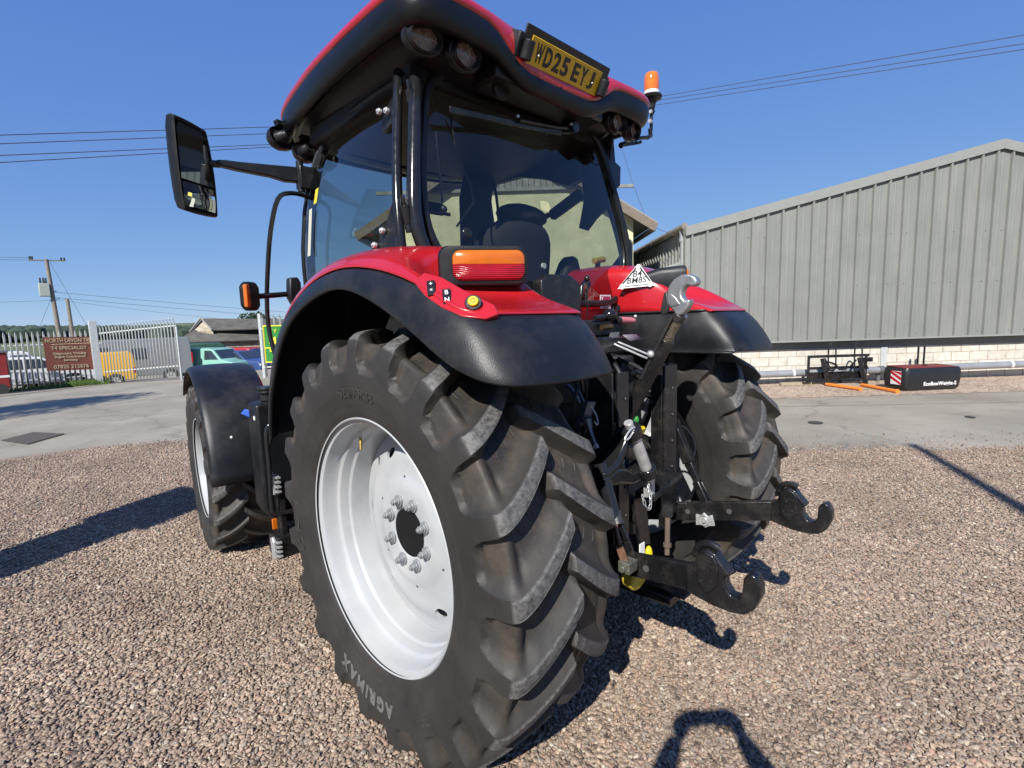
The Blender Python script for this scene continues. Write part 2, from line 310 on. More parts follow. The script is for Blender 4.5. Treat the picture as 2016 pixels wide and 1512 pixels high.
flat_poly('gravel_bed', [(x, y) for x, y in jitter_poly([(x, min(y, 8.95) if x > -5 else y * 0 + (8.9 if y > 8.9 else y)) for x, y in GP], .10, .05)], .006, GRAV, kind='structure')
WA = Vector((10.82, 2.55)); WD = Vector((0.71698378, -0.69708985)); WN = Vector((-0.69708985, -0.71698378))   # wall foot, along wall, outward
def wl(s, o=0.): return WA + WD * s + WN * o
def wp(s, o, z): q = wl(s, o); return (q.x, q.y, z)
flat_poly('gravel_strip', jitter_poly([tuple(wl(-9, -.2)), tuple(wl(16, -.2)), tuple(wl(16, 2.3)), tuple(wl(6, 2.33)), tuple(wl(-1.5, 2.2)), tuple(wl(-9, 2.1))], .1, .04), .005, GRAV2, kind='structure')

def in_poly(x, y, P):
    c = False; n = len(P)
    for i in range(n):
        x1, y1 = P[i]; x2, y2 = P[i - 1]
        if (y1 > y) != (y2 > y) and x < (x2 - x1) * (y - y1) / (y2 - y1) + x1: c = not c
    return c
def scatter(name, cells, cell, dens, scale, label, cat, z0=.006):
    """cells: list of (x, y); one mesh of little quads with a density attribute, pebbles instanced on it"""
    vs, fs, dn, sc = [], [], [], []
    for (x, y) in cells:
        b = len(vs); vs += [(x, y, z0), (x + cell, y, z0), (x + cell, y + cell, z0), (x, y + cell, z0)]; fs.append((b, b + 1, b + 2, b + 3)); d, s = dens(x + cell / 2, y + cell / 2); dn += [d] * 4; sc += [s] * 4
    me = bpy.data.meshes.new(name); me.from_pydata(vs, [], fs); me.update(); me.materials.append(PEBM)
    a = me.attributes.new('dens', 'FLOAT', 'POINT'); a.data.foreach_set('value', dn); a = me.attributes.new('size', 'FLOAT', 'POINT'); a.data.foreach_set('value', sc)
    o = bpy.data.objects.new(name, me); C.objects.link(o)
    ng = bpy.data.node_groups.new(name, 'GeometryNodeTree'); ng.interface.new_socket('Geometry', in_out='INPUT', socket_type='NodeSocketGeometry'); ng.interface.new_socket('Geometry', in_out='OUTPUT', socket_type='NodeSocketGeometry')
    n, L = ng.nodes, ng.links; gi = n.new('NodeGroupInput'); go = n.new('NodeGroupOutput')
    dp = n.new('GeometryNodeDistributePointsOnFaces'); na = n.new('GeometryNodeInputNamedAttribute'); na.data_type = 'FLOAT'; na.inputs['Name'].default_value = 'dens'
    L.new(gi.outputs[0], dp.inputs['Mesh']); L.new(na.outputs['Attribute'], dp.inputs['Density']); dp.inputs['Seed'].default_value = 3
    ic = n.new('GeometryNodeMeshIcoSphere'); ic.inputs['Radius'].default_value = 1; ic.inputs['Subdivisions'].default_value = 2
    sp = n.new('GeometryNodeSetPosition'); nz = n.new('ShaderNodeTexNoise'); nz.inputs['Scale'].default_value = .75; nz.inputs['Detail'].default_value = 1
    sb = n.new('ShaderNodeVectorMath'); sb.operation = 'SUBTRACT'; sb.inputs[1].default_value = (.5, .5, .5); vs_ = n.new('ShaderNodeVectorMath'); vs_.operation = 'SCALE'; vs_.inputs['Scale'].default_value = 1.3
    L.new(nz.outputs['Color'], sb.inputs[0]); L.new(sb.outputs[0], vs_.inputs[0]); L.new(vs_.outputs[0], sp.inputs['Offset']); L.new(ic.outputs[0], sp.inputs['Geometry'])
    ss = n.new('GeometryNodeSetShadeSmooth'); L.new(sp.outputs[0], ss.inputs[0]); sm = n.new('GeometryNodeSetMaterial'); sm.inputs['Material'].default_value = PEBM; L.new(ss.outputs[0], sm.inputs[0])
    ip = n.new('GeometryNodeInstanceOnPoints'); L.new(dp.outputs['Points'], ip.inputs['Points']); L.new(sm.outputs[0], ip.inputs['Instance'])
    rs = n.new('FunctionNodeRandomValue'); rs.data_type = 'FLOAT_VECTOR'; rs.inputs[0].default_value = (.75, .45, .32); rs.inputs[1].default_value = (1.5, 1.05, .75)
    na2 = n.new('GeometryNodeInputNamedAttribute'); na2.data_type = 'FLOAT'; na2.inputs['Name'].default_value = 'size'
    # size varies per pebble with a long tail
    r1 = n.new('FunctionNodeRandomValue'); r1.data_type = 'FLOAT'; r1.inputs[2].default_value = .50; r1.inputs[3].default_value = 1.36; r1.inputs['Seed'].default_value = 9
    mu = n.new('ShaderNodeMath'); mu.operation = 'MULTIPLY'; L.new(na2.outputs['Attribute'], mu.inputs[0]); L.new(r1.outputs[1], mu.inputs[1])
    sv = n.new('ShaderNodeVectorMath'); sv.operation = 'SCALE'; L.new(rs.outputs[0], sv.inputs[0]); L.new(mu.outputs[0], sv.inputs['Scale']); L.new(sv.outputs[0], ip.inputs['Scale'])
    rr = n.new('FunctionNodeRandomValue'); rr.data_type = 'FLOAT_VECTOR'; rr.inputs[0].default_value = (-.5, -.5, 0); rr.inputs[1].default_value = (.5, .5, 6.28); rr.inputs['Seed'].default_value = 5
    L.new(rr.outputs[0], ip.inputs['Rotation'])
    tr = n.new('GeometryNodeTranslateInstances'); tr.inputs['Local Space'].default_value = False
    rz = n.new('FunctionNodeRandomValue'); rz.data_type = 'FLOAT_VECTOR'; rz.inputs[0].default_value = (0, 0, -.003); rz.inputs[1].default_value = (0, 0, .009); rz.inputs['Seed'].default_value = 11
    L.new(ip.outputs[0], tr.inputs[0]); L.new(rz.outputs[0], tr.inputs['Translation'])
    L.new(tr.outputs[0], go.inputs[0]); md = o.modifiers.new('scatter', 'NODES'); md.node_group = ng
    return tag(o, label, cat, kind='stuff')
# saw-cut joints in the concrete
JT = mat('tar filled joint', (.07, .065, .055), .9)
for a, b, w_ in (((3.0, 6.56), (13.2, -5.0), .007), ((8.3, 10.0), (5.1, 3.2), .007)):
    a, b = Vector(a), Vector(b); nn = Vector((-(b - a).y, (b - a).x)).normalized() * w_; ea = jitter_poly([tuple(a - nn), tuple(b - nn), tuple(b + nn), tuple(a + nn)], .5, .003, 3); flat_poly('yard_joint', ea, .0045, JT, kind='structure')
cx, cy = -2.05, -1.77
cells = []
CE = .2
for i in range(-20, 60):
    for j in range(-25, 50):
        x, y = cx + i * CE, cy + j * CE; dx, dy = x - cx, y - cy; d = math.hypot(dx, dy); a = math.degrees(math.atan2(dx, dy))
        if d > 9.5 or not (in_poly(x, y, GP) or in_poly(x - .55, y - .5, GP)) or y > 8.9: continue
        if d > 1.0 and (a < -8 or a > 98): continue
        cells.append((x, y))
def dens(x, y):
    d = math.hypot(x - cx, y - cy)
    if not in_poly(x, y, GP): return (520 if in_poly(x - .16, y - .15, GP) else 60), .0085
    return (9600 if d < 2.8 else 8200 if d < 4.5 else 4600), .0088
scatter('gravel', cells, CE, dens, .009, 'rounded pink, buff and grey gravel spread round the tractor', 'gravel')

# ================================================================ wheels
def interp(T, x):
    for (a, b), (c, d) in zip(T, T[1:]):
        if x <= c: return b + (d - b) * (x - a) / (c - a)
    return T[-1][1]
def sst(t): t = max(0, min(1, t)); return t * t * (3 - 2 * t)
def tyre_mesh(Rt, hw, rb, N, depth, sx, zc, sweep, fine=1.0, ph=0.0):
    """drive tyre: two half carcasses with curved lugs; outward side is sx"""
    P = [(-.115, 1.0), (0, 1.0), (.38, .998), (.68, .991), (.88, .98), (.975, .960), (1.02, .925), (1.035, .875), (1.04, .80), (1.02, .73), (.965, .665), (.925, rb / Rt + .022), (.90, rb / Rt + .008), (.84, rb / Rt + .004), (.76, rb / Rt + .006)]
    P = [(a * hw, r * Rt) for a, r in P]
    # resample by length
    pts = smoothpts([(a, r, 0) for a, r in P], 5)
    rows_p = []; want = [0]; acc = 0
    for p, q in zip(pts, pts[1:]): acc += (q - p).length; want.append(acc)
    step = .0095 / fine; n = int(acc / step)
    for i in range(n + 1):
        t = acc * i / n
        for k in range(len(want) - 1):
            if want[k] <= t <= want[k + 1] + 1e-9:
                f = (t - want[k]) / max(1e-9, want[k + 1] - want[k]); rows_p.append(pts[k].lerp(pts[k + 1], f)); break
    pitch = 2 * math.pi / N; mb = MB(); wear = []; void = []
    tops = [0, .08, .35, .7, .93, 1]; flank = [.08, .2, .36, .54, .76, 1]; rest = [.63, .72, .81, .885, .93, .955, .978, .993]
    if fine < .9: tops = [0, .1, .5, .9, 1]; flank = [.12, .35, .65, 1]; rest = [.7, .84, .92, .965, .99]
    ncol = len(tops) + len(flank) + len(rest); rnd = random.Random(5)
    for side in (-1, 1):
        rows = []; W_ = []
        for ri, p in enumerate(rows_p):
            a, r = p.x, p.y; q = rows_p[min(ri + 1, len(rows_p) - 1)] - rows_p[max(ri - 1, 0)]; nrm = Vector((q.y, -q.x)); nrm = -nrm if nrm.y < 0 and ri < 3 else nrm
            nrm = Vector((-q.y, q.x)).normalized()
            if nrm.y < 0 and a < hw * .9: nrm = -nrm
            if a > hw * .9 and nrm.x < 0: nrm = -nrm
            blend = 0 if a < .66 * hw and r > .9 * Rt else (max(0, min(1, .62 * (a - .66 * hw) / (.36 * hw))) if r > .955 * Rt else min(1, .62 + .38 * (.955 * Rt - r) / (.09 * Rt))); nrm = Vector((math.sin(blend * math.pi / 2), math.cos(blend * math.pi / 2)))
            frac = max(0., min(1., (hw - a) / (hw * 1.09)))
            off = sweep * frac ** 1.35
            # sidewall factor
            rs, re = .965 * Rt, .805 * Rt; qd = max(0, (rs - r) / (rs - re)) if (a > hw * .9 or r < .9 * Rt) else 0
            w = .185 + .045 * (1 - frac) + .10 * min(1, qd)
            if frac > .97: w *= 1 - .0 * frac
            nose = sst((a + hw * .112) / (hw * .05)) if a < 0 else 1
            row, wr, vd = [], [], []
            for k in range(N):
                for t, kind in [(t * w, 0) for t in tops] + [(w + (.56 - w) * t, 1) for t in flank] + [(t, 2) for t in rest]:
                    if kind == 0: h = 1.0
                    elif kind == 1: s_ = (t - w) / (.56 - w); h = (1 - s_) ** 1.9
                    else: h = 0 if t < .93 else sst((t - .93) / .063)
                    if kind == 0 and (t < 1e-6 or t > w - 1e-6): h = .975
                    h *= nose
                    if qd > 0:
                        kk = (abs(t - .63) / .36) ** 3.2 + qd ** 3.2; fac = (1 - sst((kk - .78) / .22)) * (1 - .45 * min(1, qd))
                        h = 1 - (1 - h) * fac
                    rib = (.0016 * sum(math.exp(-((r / Rt - q_) / .0035) ** 2) for q_ in (.632, .648, .664, .72, .852)) if r < .9 * Rt else 0)
                    vd.append(min(1, max(0, (1 - h) * 1.3 - .2))); d = -rib + depth * (1 - h) * (1 - .42 * sst((a - .80 * hw) / (.2 * hw)))
                    if a < .02: d += .0022
                    aa = a - nrm.x * d; rr = r - nrm.y * d
                    th = ph + (k + t + (0.5 if side * sx < 0 else 0)) * pitch + off
                    z = rr * math.sin(th)
                    zmin = -(zc - .002); 
                    bul = 0
                    if z < -zc + .03:
                        z = max(z, -zc + .004 + (z + zc) * .10) if z < -zc + .004 else z; 
                    row.append((side * aa, -rr * math.cos(th), z)); wr.append(1.0 if kind == 0 and r > .955 * Rt and h > .9 else 0.0)
            row.append(row[0]); wr.append(wr[0]); vd.append(vd[0]); rows.append(row); W_ += wr; void += vd
        b = len(mb.v); mb.grid(rows, flip=(side > 0)); wear += W_
    if fine >= 1:   # moulded rings on the floor of each void
        for side in (-1, 1):
            for k in range(N):
                for a_, u_ in ((.055, .70), (.105, .74), (.155, .78)):
                    fr_ = (hw - a_) / (hw * 1.09); tc_ = ph + (k + u_ + (0.5 if side * sx < 0 else 0)) * pitch + sweep * fr_ ** 1.35; rf = interp([(0, 1), (.38 * hw, .998), (.68 * hw, .991), (hw, .97)], a_) * Rt - depth * (1 - .42 * sst((a_ - .80 * hw) / (.2 * hw))) + .0006
                    b0 = len(mb.v); mb.tube([(side * (a_ + .012 * math.cos(q)), -rf * math.cos(tc_ + .030 * math.sin(q) + .012 * math.cos(q)), rf * math.sin(tc_ + .030 * math.sin(q) + .012 * math.cos(q))) for q in [2 * math.pi * w_ / 14 for w_ in range(15)]], .0013, n=4, caps=False); wear += [0.0] * (len(mb.v) - b0); void += [.6] * (len(mb.v) - b0)
    return mb, {'wear': wear, 'void': void}
def bent_text(body, size, r, thc, a, sx, mt, parent, depth=.003, name='lettering', bold=0.0, fw=1.0, spacing=1.05):
    """lettering on the sidewall at radius r, centred on angle thc (deg), tops outward"""
    me = text_mesh(body, size, depth, name, font_w=fw, bold=bold, spacing=spacing)
    for v in me.vertices:
        rr = r + v.co.y; th = R(thc) - v.co.x / r
        v.co = Vector((sx * (a(rr) + v.co.z), -rr * math.cos(th), rr * math.sin(th)))
    if sx > 0:
        me.flip_normals() if hasattr(me, 'flip_normals') else None
    me.materials.clear(); me.materials.append(mt); ob = bpy.data.objects.new(name, me); C.objects.link(ob); ob.parent = parent; return ob
LET = mat('moulded rubber lettering', (.050, .046, .042), .55, var=.2)
def add_holes(o, cutters):
    """cut holes in mesh object o with cutter meshes"""
    bpy.context.view_layer.update()
    for cm in cutters:
        co = bpy.data.objects.new('cutter', cm); C.objects.link(co); co.parent = o.parent
        m = o.modifiers.new('cut', 'BOOLEAN'); m.operation = 'DIFFERENCE'; m.object = co; m.solver = 'EXACT'
        bpy.context.view_layer.update(); me = bpy.data.meshes.new_from_object(o.evaluated_get(bpy.context.evaluated_depsgraph_get()))
        o.modifiers.remove(m); o.data = me; bpy.data.objects.remove(co)
    o.data.set_sharp_from_angle(angle=R(35))
def rear_wheel(parent, sx, xc, zc):
    wh = empty('rear_wheel', (sx * xc, 0, zc), parent=parent)
    mb, wear = tyre_mesh(.857, .262, .508, 21, .061, sx, zc, R(14), ph=R(2.0))
    ty = mb.build('tyre', RUB, wh, ang=30, attr=wear)
    prof = [(.235, .505), (.238, .510), (.232, .516), (.224, .513), (.219, .500), (.215, .489), (.196, .483), (.165, .481), (.150, .474), (.140, .462), (.118, .455), (.104, .452), (.094, .443), (.080, .440), (.045, .438), (.02, .436), (-.05, .436), (-.10, .45), (-.15, .47), (-.20, .49), (-.235, .508)]
    m = MB(); m.lathe([(sx * a, r) for a, r in prof], 96); m.build('rim', RIM, wh, ang=25)
    dp = [(.052, .088), (.056, .100), (.064, .106), (.067, .115), (.067, .150), (.069, .175), (.066, .21), (.056, .232), (.050, .25), (.047, .30), (.042, .335), (.028, .362), (.018, .385), (.012, .41), (.010, .425), (.006, .4365)]
    m = MB(); m.lathe([(sx * a, r) for a, r in dp] + [(sx * (dp[i][0] - .012), dp[i][1]) for i in range(len(dp) - 1, -1, -1)] + [(sx * dp[0][0], dp[0][1])], 96)
    disc = m.build('wheel_disc', RIM, wh, ang=30)
    cut = []
    for th in (57, -3, 177, 237, 117, 297):
        bm = bmesh.new(); bmesh.ops.create_cone(bm, cap_ends=True, segments=20, radius1=1, radius2=1, depth=.2)
        t = R(th + .0)
        T = Matrix.Rotation(t, 4, 'X') @ Matrix.Translation((0, -.345, 0)) @ Matrix.Rotation(R(90), 4, 'Y') @ Matrix.Diagonal((.038, .021, 1, 1))
        T = Matrix.Rotation(-t, 4, 'X').inverted() @ Matrix.Rotation(0, 4, 'X') @ T if False else Matrix.Rotation(-t, 4, 'X') @ Matrix.Translation((sx * .03, -.348, 0)) @ Matrix.Rotation(R(90), 4, 'Y') @ Matrix.Diagonal((.038, .021, 1, 1))
        bmesh.ops.transform(bm, matrix=T, verts=bm.verts); me = bpy.data.meshes.new('c'); bm.to_mesh(me); cut.append(me)
    add_holes(disc, cut)
    for i in range(8):
        t = R(24 + 45 * i); y, z = -.1375 * math.cos(t), .1375 * math.sin(t); m = MB()
        m.lathe([(sx * .0675, .001), (sx * .076, .001), (sx * .076, .026), (sx * .0675, .027)][::-1] , 20, c=(0, y, z)); m.cyl((sx * .076, y, z), (sx * .083, y, z), .019, n=20)
        m.cyl((sx * .083, y, z), (sx * .099, y, z), .0155, n=6); m.cyl((sx * .099, y, z), (sx * .107, y, z), .0095, n=12)
        m.build('wheel_nut', mat('dull wheel nut steel', (.27, .28, .29), .5, metal=.35, var=.2, vscale=60), wh, bevel=.0012)
    m = MB(); m.cyl((sx * .058, 0, 0), (sx * .0655, 0, 0), .102, n=64); m.cyl((sx * .0655, 0, 0), (sx * .0665, 0, 0), .022, n=24)
    m.build('hub_cover', mat('black hub cap', (.006, .006, .0065), .6, var=.3, vscale=30, spec=.2), wh, bevel=.0015)
    for th in (90, 30, 330, 270, 210, 150):
        t = R(th + 6); m = MB(); y, z = -.235 * math.cos(t), .235 * math.sin(t); m.cyl((sx * .0535, y, z), (sx * .0562, y, z), .006, n=12); m.build('bolt_hole', mat('dark hole', (.06, .06, .06), .8), wh)
    t = R(123.4); y, z = -.437 * math.cos(t), .437 * math.sin(t); d = Vector((sx * .35, math.cos(t), -math.sin(t))).normalized(); p = Vector((sx * .125, y, z)) ; p = Vector((sx * .125, -.452 * math.cos(t), .452 * math.sin(t)))
    m = MB(); m.cyl(p, p + d * .03, .0075, n=12); m.cyl(p + d * .03, p + d * .052, .0055, n=12); m.build('tyre_valve', mat('brass', (.62, .42, .14), .3, metal=.9), wh)
    side = lambda r: .2715 if r < .56 else (.2675 + .004 if r > .68 else .2735)
    def side(r):
        t = [(.50, .229), (.52, .238), (.568, .252), (.60, .262), (.625, .268), (.66, .2715), (.69, .273), (.75, .2715), (.8, .267)]
        return interp(t, r) + .0012
    bent_text('BKT', .105, .655, 186, side, sx, LET, ty, bold=-.004, fw=1.5, spacing=1.1)
    bent_text('520/70R38', .058, .612, 90, side, sx, LET, ty, bold=-.001)
    bent_text('AGRIMAX', .074, .640, -96, side, sx, mat('pale rubber lettering', (.115, .115, .11), .6, var=.3), ty, bold=.003, spacing=1.35)
    for i, (r0, s) in enumerate(((.655, .016), (.637, .012), (.62, .012))):
        bent_text(['TUBELESS', 'RADIAL', '150 A8'][i], s, r0, -55, side, sx, LET, ty, depth=.0015)
    m = MB()
    rnd = random.Random(3)
    return wh
def front_wheel(parent, sx, xc, yc, zc, steer):
    wh = empty('front_wheel', (sx * xc, yc, zc), rz=-steer, parent=parent)
    mb, wear = tyre_mesh(.650, .205, .375, 20, .046, sx, zc, R(17), fine=.8, ph=R(8))
    mb.build('tyre', RUB, wh, ang=30, attr=wear)
    prof = [(.187, .374), (.19, .380), (.184, .386), (.176, .382), (.170, .366), (.14, .358), (.11, .352), (.09, .335), (.0, .325), (-.10, .335), (-.14, .355), (-.187, .378)]
    m = MB(); m.lathe([(sx * a, r) for a, r in prof], 72); m.build('rim', RIM, wh, ang=25)
    m = MB(); m.lathe([(sx * a, r) for a, r in [(.10, .001), (.10, .05), (.105, .08), (.10, .13), (.075, .17), (.06, .25), (.04, .30), (.03, .326)]], 64); m.build('wheel_disc', RIM, wh, ang=30)
    m = MB(); m.cyl((sx * .10, 0, 0), (sx * .165, 0, 0), .075, .06, n=24); m.build('hub_cover', BLKM, wh, bevel=.004)
    for i in range(8):
        t = R(45 * i); y, z = -.11 * math.cos(t), .11 * math.sin(t); m = MB(); m.cyl((sx * .098, y, z), (sx * .125, y, z), .015, n=6); m.build('wheel_nut', MAT['dull wheel nut steel'], wh)
    return wh

# ================================================================ tractor
tractor = empty('tractor'); tag(tractor, 'red tractor with black fender flares and silver wheels parked on the gravel', 'tractor')
rear_wheel(tractor, -1, .877, .80); rear_wheel(tractor, 1, .877, .80)
front_wheel(tractor, -1, .909, 2.614, .62, R(6.8)); front_wheel(tractor, 1, .909, 2.614, .62, R(6.8))
def mir(s): return s < 0
T = tractor
# ---- rear fenders (built for the left side, mirrored for the right)
def rear_fender(sx):
    mr = sx > 0
    # black flare: top edge / lip, front to rear and round the back
    Te = [(-1.08, 1.03, 1.10), (-1.08, 1.03, 1.30), (-1.08, .98, 1.48), (-1.085, .88, 1.62), (-1.09, .725, 1.741), (-1.09, .471, 1.852), (-1.09, .217, 1.895), (-1.09, .009, 1.886), (-1.09, -.202, 1.848), (-1.09, -.407, 1.780), (-1.085, -.52, 1.715), (-1.062, -.585, 1.693), (-1.01, -.612, 1.690), (-.93, -.620, 1.689), (-.76, -.624, 1.688), (-.60, -.624, 1.688), (-.545, -.60, 1.688), (-.535, -.50, 1.688), (-.52, -.32, 1.688), (-.50, -.08, 1.688)]
    Le = [(-1.13, 1.00, 1.06), (-1.13, .985, 1.18), (-1.13, .93, 1.33), (-1.13, .825, 1.485), (-1.13, .66, 1.672), (-1.13, .417, 1.763), (-1.13, .19, 1.812), (-1.13, .02, 1.800), (-1.13, -.17, 1.735), (-1.13, -.38, 1.635), (-1.13, -.52, 1.550), (-1.122, -.640, 1.500), (-1.085, -.735, 1.477), (-1.00, -.785, 1.470), (-.80, -.805, 1.470), (-.62, -.800, 1.475), (-.535, -.755, 1.478), (-.525, -.66, 1.478), (-.51, -.40, 1.478), (-.50, -.09, 1.478)]
    Mi = []
    for i, (a, b) in enumerate(zip(Te, Le)):
        a, b = Vector(a), Vector(b); m_ = a.lerp(b, .5); out = Vector((-.012, 0, .004)) if i < 11 else Vector((-.012, -.016, .006)) if i < 13 else Vector((0, -.022, .008)) if i < 16 else Vector((.014, -.01, 0))
        Mi.append(m_ + out)
    rows = [[tuple(Vector(a) + (Vector((.012, .012 if i > 10 else 0, -.002)))), a, tuple(Vector(a).lerp(m_, .5) + (m_ - Vector(a).lerp(Vector(b), .5)) * .45), tuple(m_), tuple(m_.lerp(Vector(b), .55) + (m_ - Vector(a).lerp(Vector(b), .5)) * .3), b, tuple(Vector(b) + Vector((.02, .02 if i > 11 else 0, .004)))] for i, (a, m_, b) in enumerate(zip(Te, Mi, Le))]
    pr = empty('rear_fender', parent=T)
    m = MB(); m.grid(rows); m.build('fender_flare', BLK, pr, sub=2, solid=.012, mirror=mr, ang=60)
    # red shell: columns band, rolled edge, shoulder, crown, inner top
    st = [
        [(-1.085, 1.03, 1.10), (-1.05, 1.06, 1.10), (-.96, 1.08, 1.10), (-.80, 1.09, 1.10), (-.66, 1.09, 1.10), (-.60, 1.09, 1.10)],
        [(-1.085, 1.03, 1.30), (-1.05, 1.07, 1.31), (-.96, 1.09, 1.32), (-.80, 1.10, 1.33), (-.66, 1.10, 1.33), (-.60, 1.10, 1.33)],
        [(-1.088, .975, 1.485), (-1.05, 1.03, 1.51), (-.96, 1.06, 1.54), (-.80, 1.08, 1.56), (-.66, 1.08, 1.56), (-.60, 1.08, 1.56)],
        [(-1.09, .875, 1.625), (-1.055, .93, 1.66), (-.97, .99, 1.71), (-.82, 1.02, 1.75), (-.68, 1.02, 1.75), (-.62, 1.02, 1.73)],
        [(-1.092, .72, 1.745), (-1.06, .765, 1.79), (-.975, .84, 1.855), (-.84, .89, 1.90), (-.71, .90, 1.90), (-.64, .90, 1.87)],
        [(-1.093, .468, 1.857), (-1.065, .48, 1.90), (-.98, .52, 1.955), (-.86, .56, 1.985), (-.70, .57, 1.99), (-.54, .57, 1.96)],
        [(-1.094, .216, 1.900), (-1.07, .215, 1.935), (-.98, .21, 1.978), (-.86, .20, 1.998), (-.66, .20, 2.00), (-.46, .20, 1.98)],
        [(-1.094, .008, 1.891), (-1.07, .0, 1.925), (-.98, -.01, 1.965), (-.86, -.02, 1.985), (-.66, -.02, 1.99), (-.45, -.02, 1.97)],
        [(-1.094, -.203, 1.853), (-1.07, -.205, 1.888), (-.98, -.17, 1.930), (-.86, -.17, 1.955), (-.70, -.19, 1.965), (-.515, -.19, 1.955)],
        [(-1.094, -.408, 1.785), (-1.07, -.385, 1.825), (-.98, -.21, 1.86), (-.86, -.19, 1.87), (-.70, -.26, 1.88), (-.575, -.30, 1.895)],
        [(-1.088, -.522, 1.719), (-1.065, -.500, 1.757), (-.98, -.27, 1.765), (-.86, -.25, 1.770), (-.70, -.335, 1.775), (-.570, -.40, 1.80)],
        [(-1.064, -.588, 1.697), (-1.035, -.575, 1.715), (-.96, -.43, 1.735), (-.84, -.42, 1.738), (-.70, -.44, 1.742), (-.56, -.49, 1.748)],
        [(-1.012, -.616, 1.693), (-.99, -.617, 1.697), (-.93, -.620, 1.700), (-.82, -.622, 1.702), (-.70, -.624, 1.702), (-.555, -.622, 1.700)],
        [(-1.008, -.618, 1.689), (-.99, -.621, 1.689), (-.93, -.624, 1.688), (-.82, -.626, 1.688), (-.70, -.628, 1.688), (-.555, -.626, 1.688)]]
    for r_ in st:   # inner face down to the flare or the cab side
        a = r_[-1]; lowz = 1.69 if a[1] < .1 else (1.60 if a[1] < .9 else 1.0); dx_ = interp([(-.7, -.55), (-.5, -.54), (-.32, -.528), (-.08, -.508), (.3, -.50), (1.1, -.56)], a[1]) - a[0]
        r_.append((a[0] + dx_ * .45, a[1] + .01, a[2] - (a[2] - lowz) * .4)); r_.append((a[0] + dx_, a[1] + .015, min(lowz, a[2])))
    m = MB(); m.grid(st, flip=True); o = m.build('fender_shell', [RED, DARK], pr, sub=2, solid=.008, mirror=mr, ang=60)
    # raised swage along the outside
    # wheel-arch liner
    m = MB(); m.box(-.60, -.585, -.05, 1.02, .95, 1.75)
    m.build('arch_liner', DARK, pr, mirror=mr)
    # tail light, its face turned 30 degrees outward
    tl = empty('tail_light', parent=T); u_ = Vector((-.8387, .5446, 0)); o_ = Vector((-.645, -.43, .011)); n_ = Vector((-.5446, -.8387, 0))
    def P_(u, d, z): return tuple(o_ + u_ * u + n_ * d + Vector((0, 0, z)))
    def rr_(u0, u1, z0, z1, d, r, n=5, zc0=None, zc1=None):
        out = []
        for cu, cz2, a0 in ((u1 - r, z1 - r, 0), (u0 + r, z1 - r, 90), (u0 + r, z0 + r, 180), (u1 - r, z0 + r, 270)):
            for k in range(n + 1): a = R(a0 + 90 * k / n); out.append((cu + r * math.cos(a), cz2 + r * math.sin(a), d))
        return out
    cv = lambda L_: [P_(u, d, z) for u, z, d in L_]
    secs = [rr_(.03, .27, 1.79, 1.89, -.28, .03), rr_(.0, .315, 1.785, 1.928, -.14, .035), rr_(-.014, .322, 1.788, 1.936, -.02, .040), rr_(-.012, .315, 1.793, 1.933, -.004, .040), rr_(-.006, .281, 1.800, 1.926, .0, .038), rr_(.0, .272, 1.807, 1.919, .0, .034), rr_(.0, .272, 1.807, 1.919, -.012, .034)]
    m = MB(); m.grid([cv(s_ + [s_[0]]) for s_ in secs], flip=True); m.build('housing', BLK, tl, mirror=mr, ang=40)
    def lens(name, mt, top, zm=1.866):
        m = MB(); rows = []
        for d, g in ((-.012, 0), (.004, 0), (.012, .007)):
            full = rr_(.001 + g, .271 - g, 1.808 + g, 1.917 - g, d, .031 - g * .6, 6)
            hh = [(u, (max(z, zm + .0005) if top else min(z, zm - .0005)), d_) for u, z, d_ in full]; rows.append(hh + [hh[0]])
        zc2 = (zm + 1.917) / 2 if top else (zm + 1.808) / 2
        rows.append([(.136 + (u - .136) * .3, zc2 + (z - zc2) * .3, .015) for u, z, d in rows[-1]])
        m.grid([cv(r_) for r_ in rows], flip=True); k_ = len(rows[0]); m.f.append(tuple(reversed(range(len(m.v) - k_, len(m.v) - 1)))); m.mi.append(0); m.build(name, mt, tl, mirror=mr, ang=50)
    lens('amber_lens', ORG, True); lens('red_lens', REDL, False)
    return pr
rear_fender(-1); rear_fender(1)
# ribs on the left red lens are part of its surface: fine horizontal flutes
for mname, sc_ in (('red lens', 120),):
    t = MAT[mname].node_tree; n = t.nodes; L = t.links; tc = n.new('ShaderNodeTexCoord'); wv = n.new('ShaderNodeTexWave'); wv.bands_direction = 'Z'; wv.inputs['Scale'].default_value = 45; L.new(tc.outputs['Object'], wv.inputs[0])
    bp = n.new('ShaderNodeBump'); bp.inputs['Distance'].default_value = .002; L.new(wv.outputs[0], bp.inputs['Height']); L.new(bp.outputs[0], n['Principled BSDF'].inputs['Normal'])
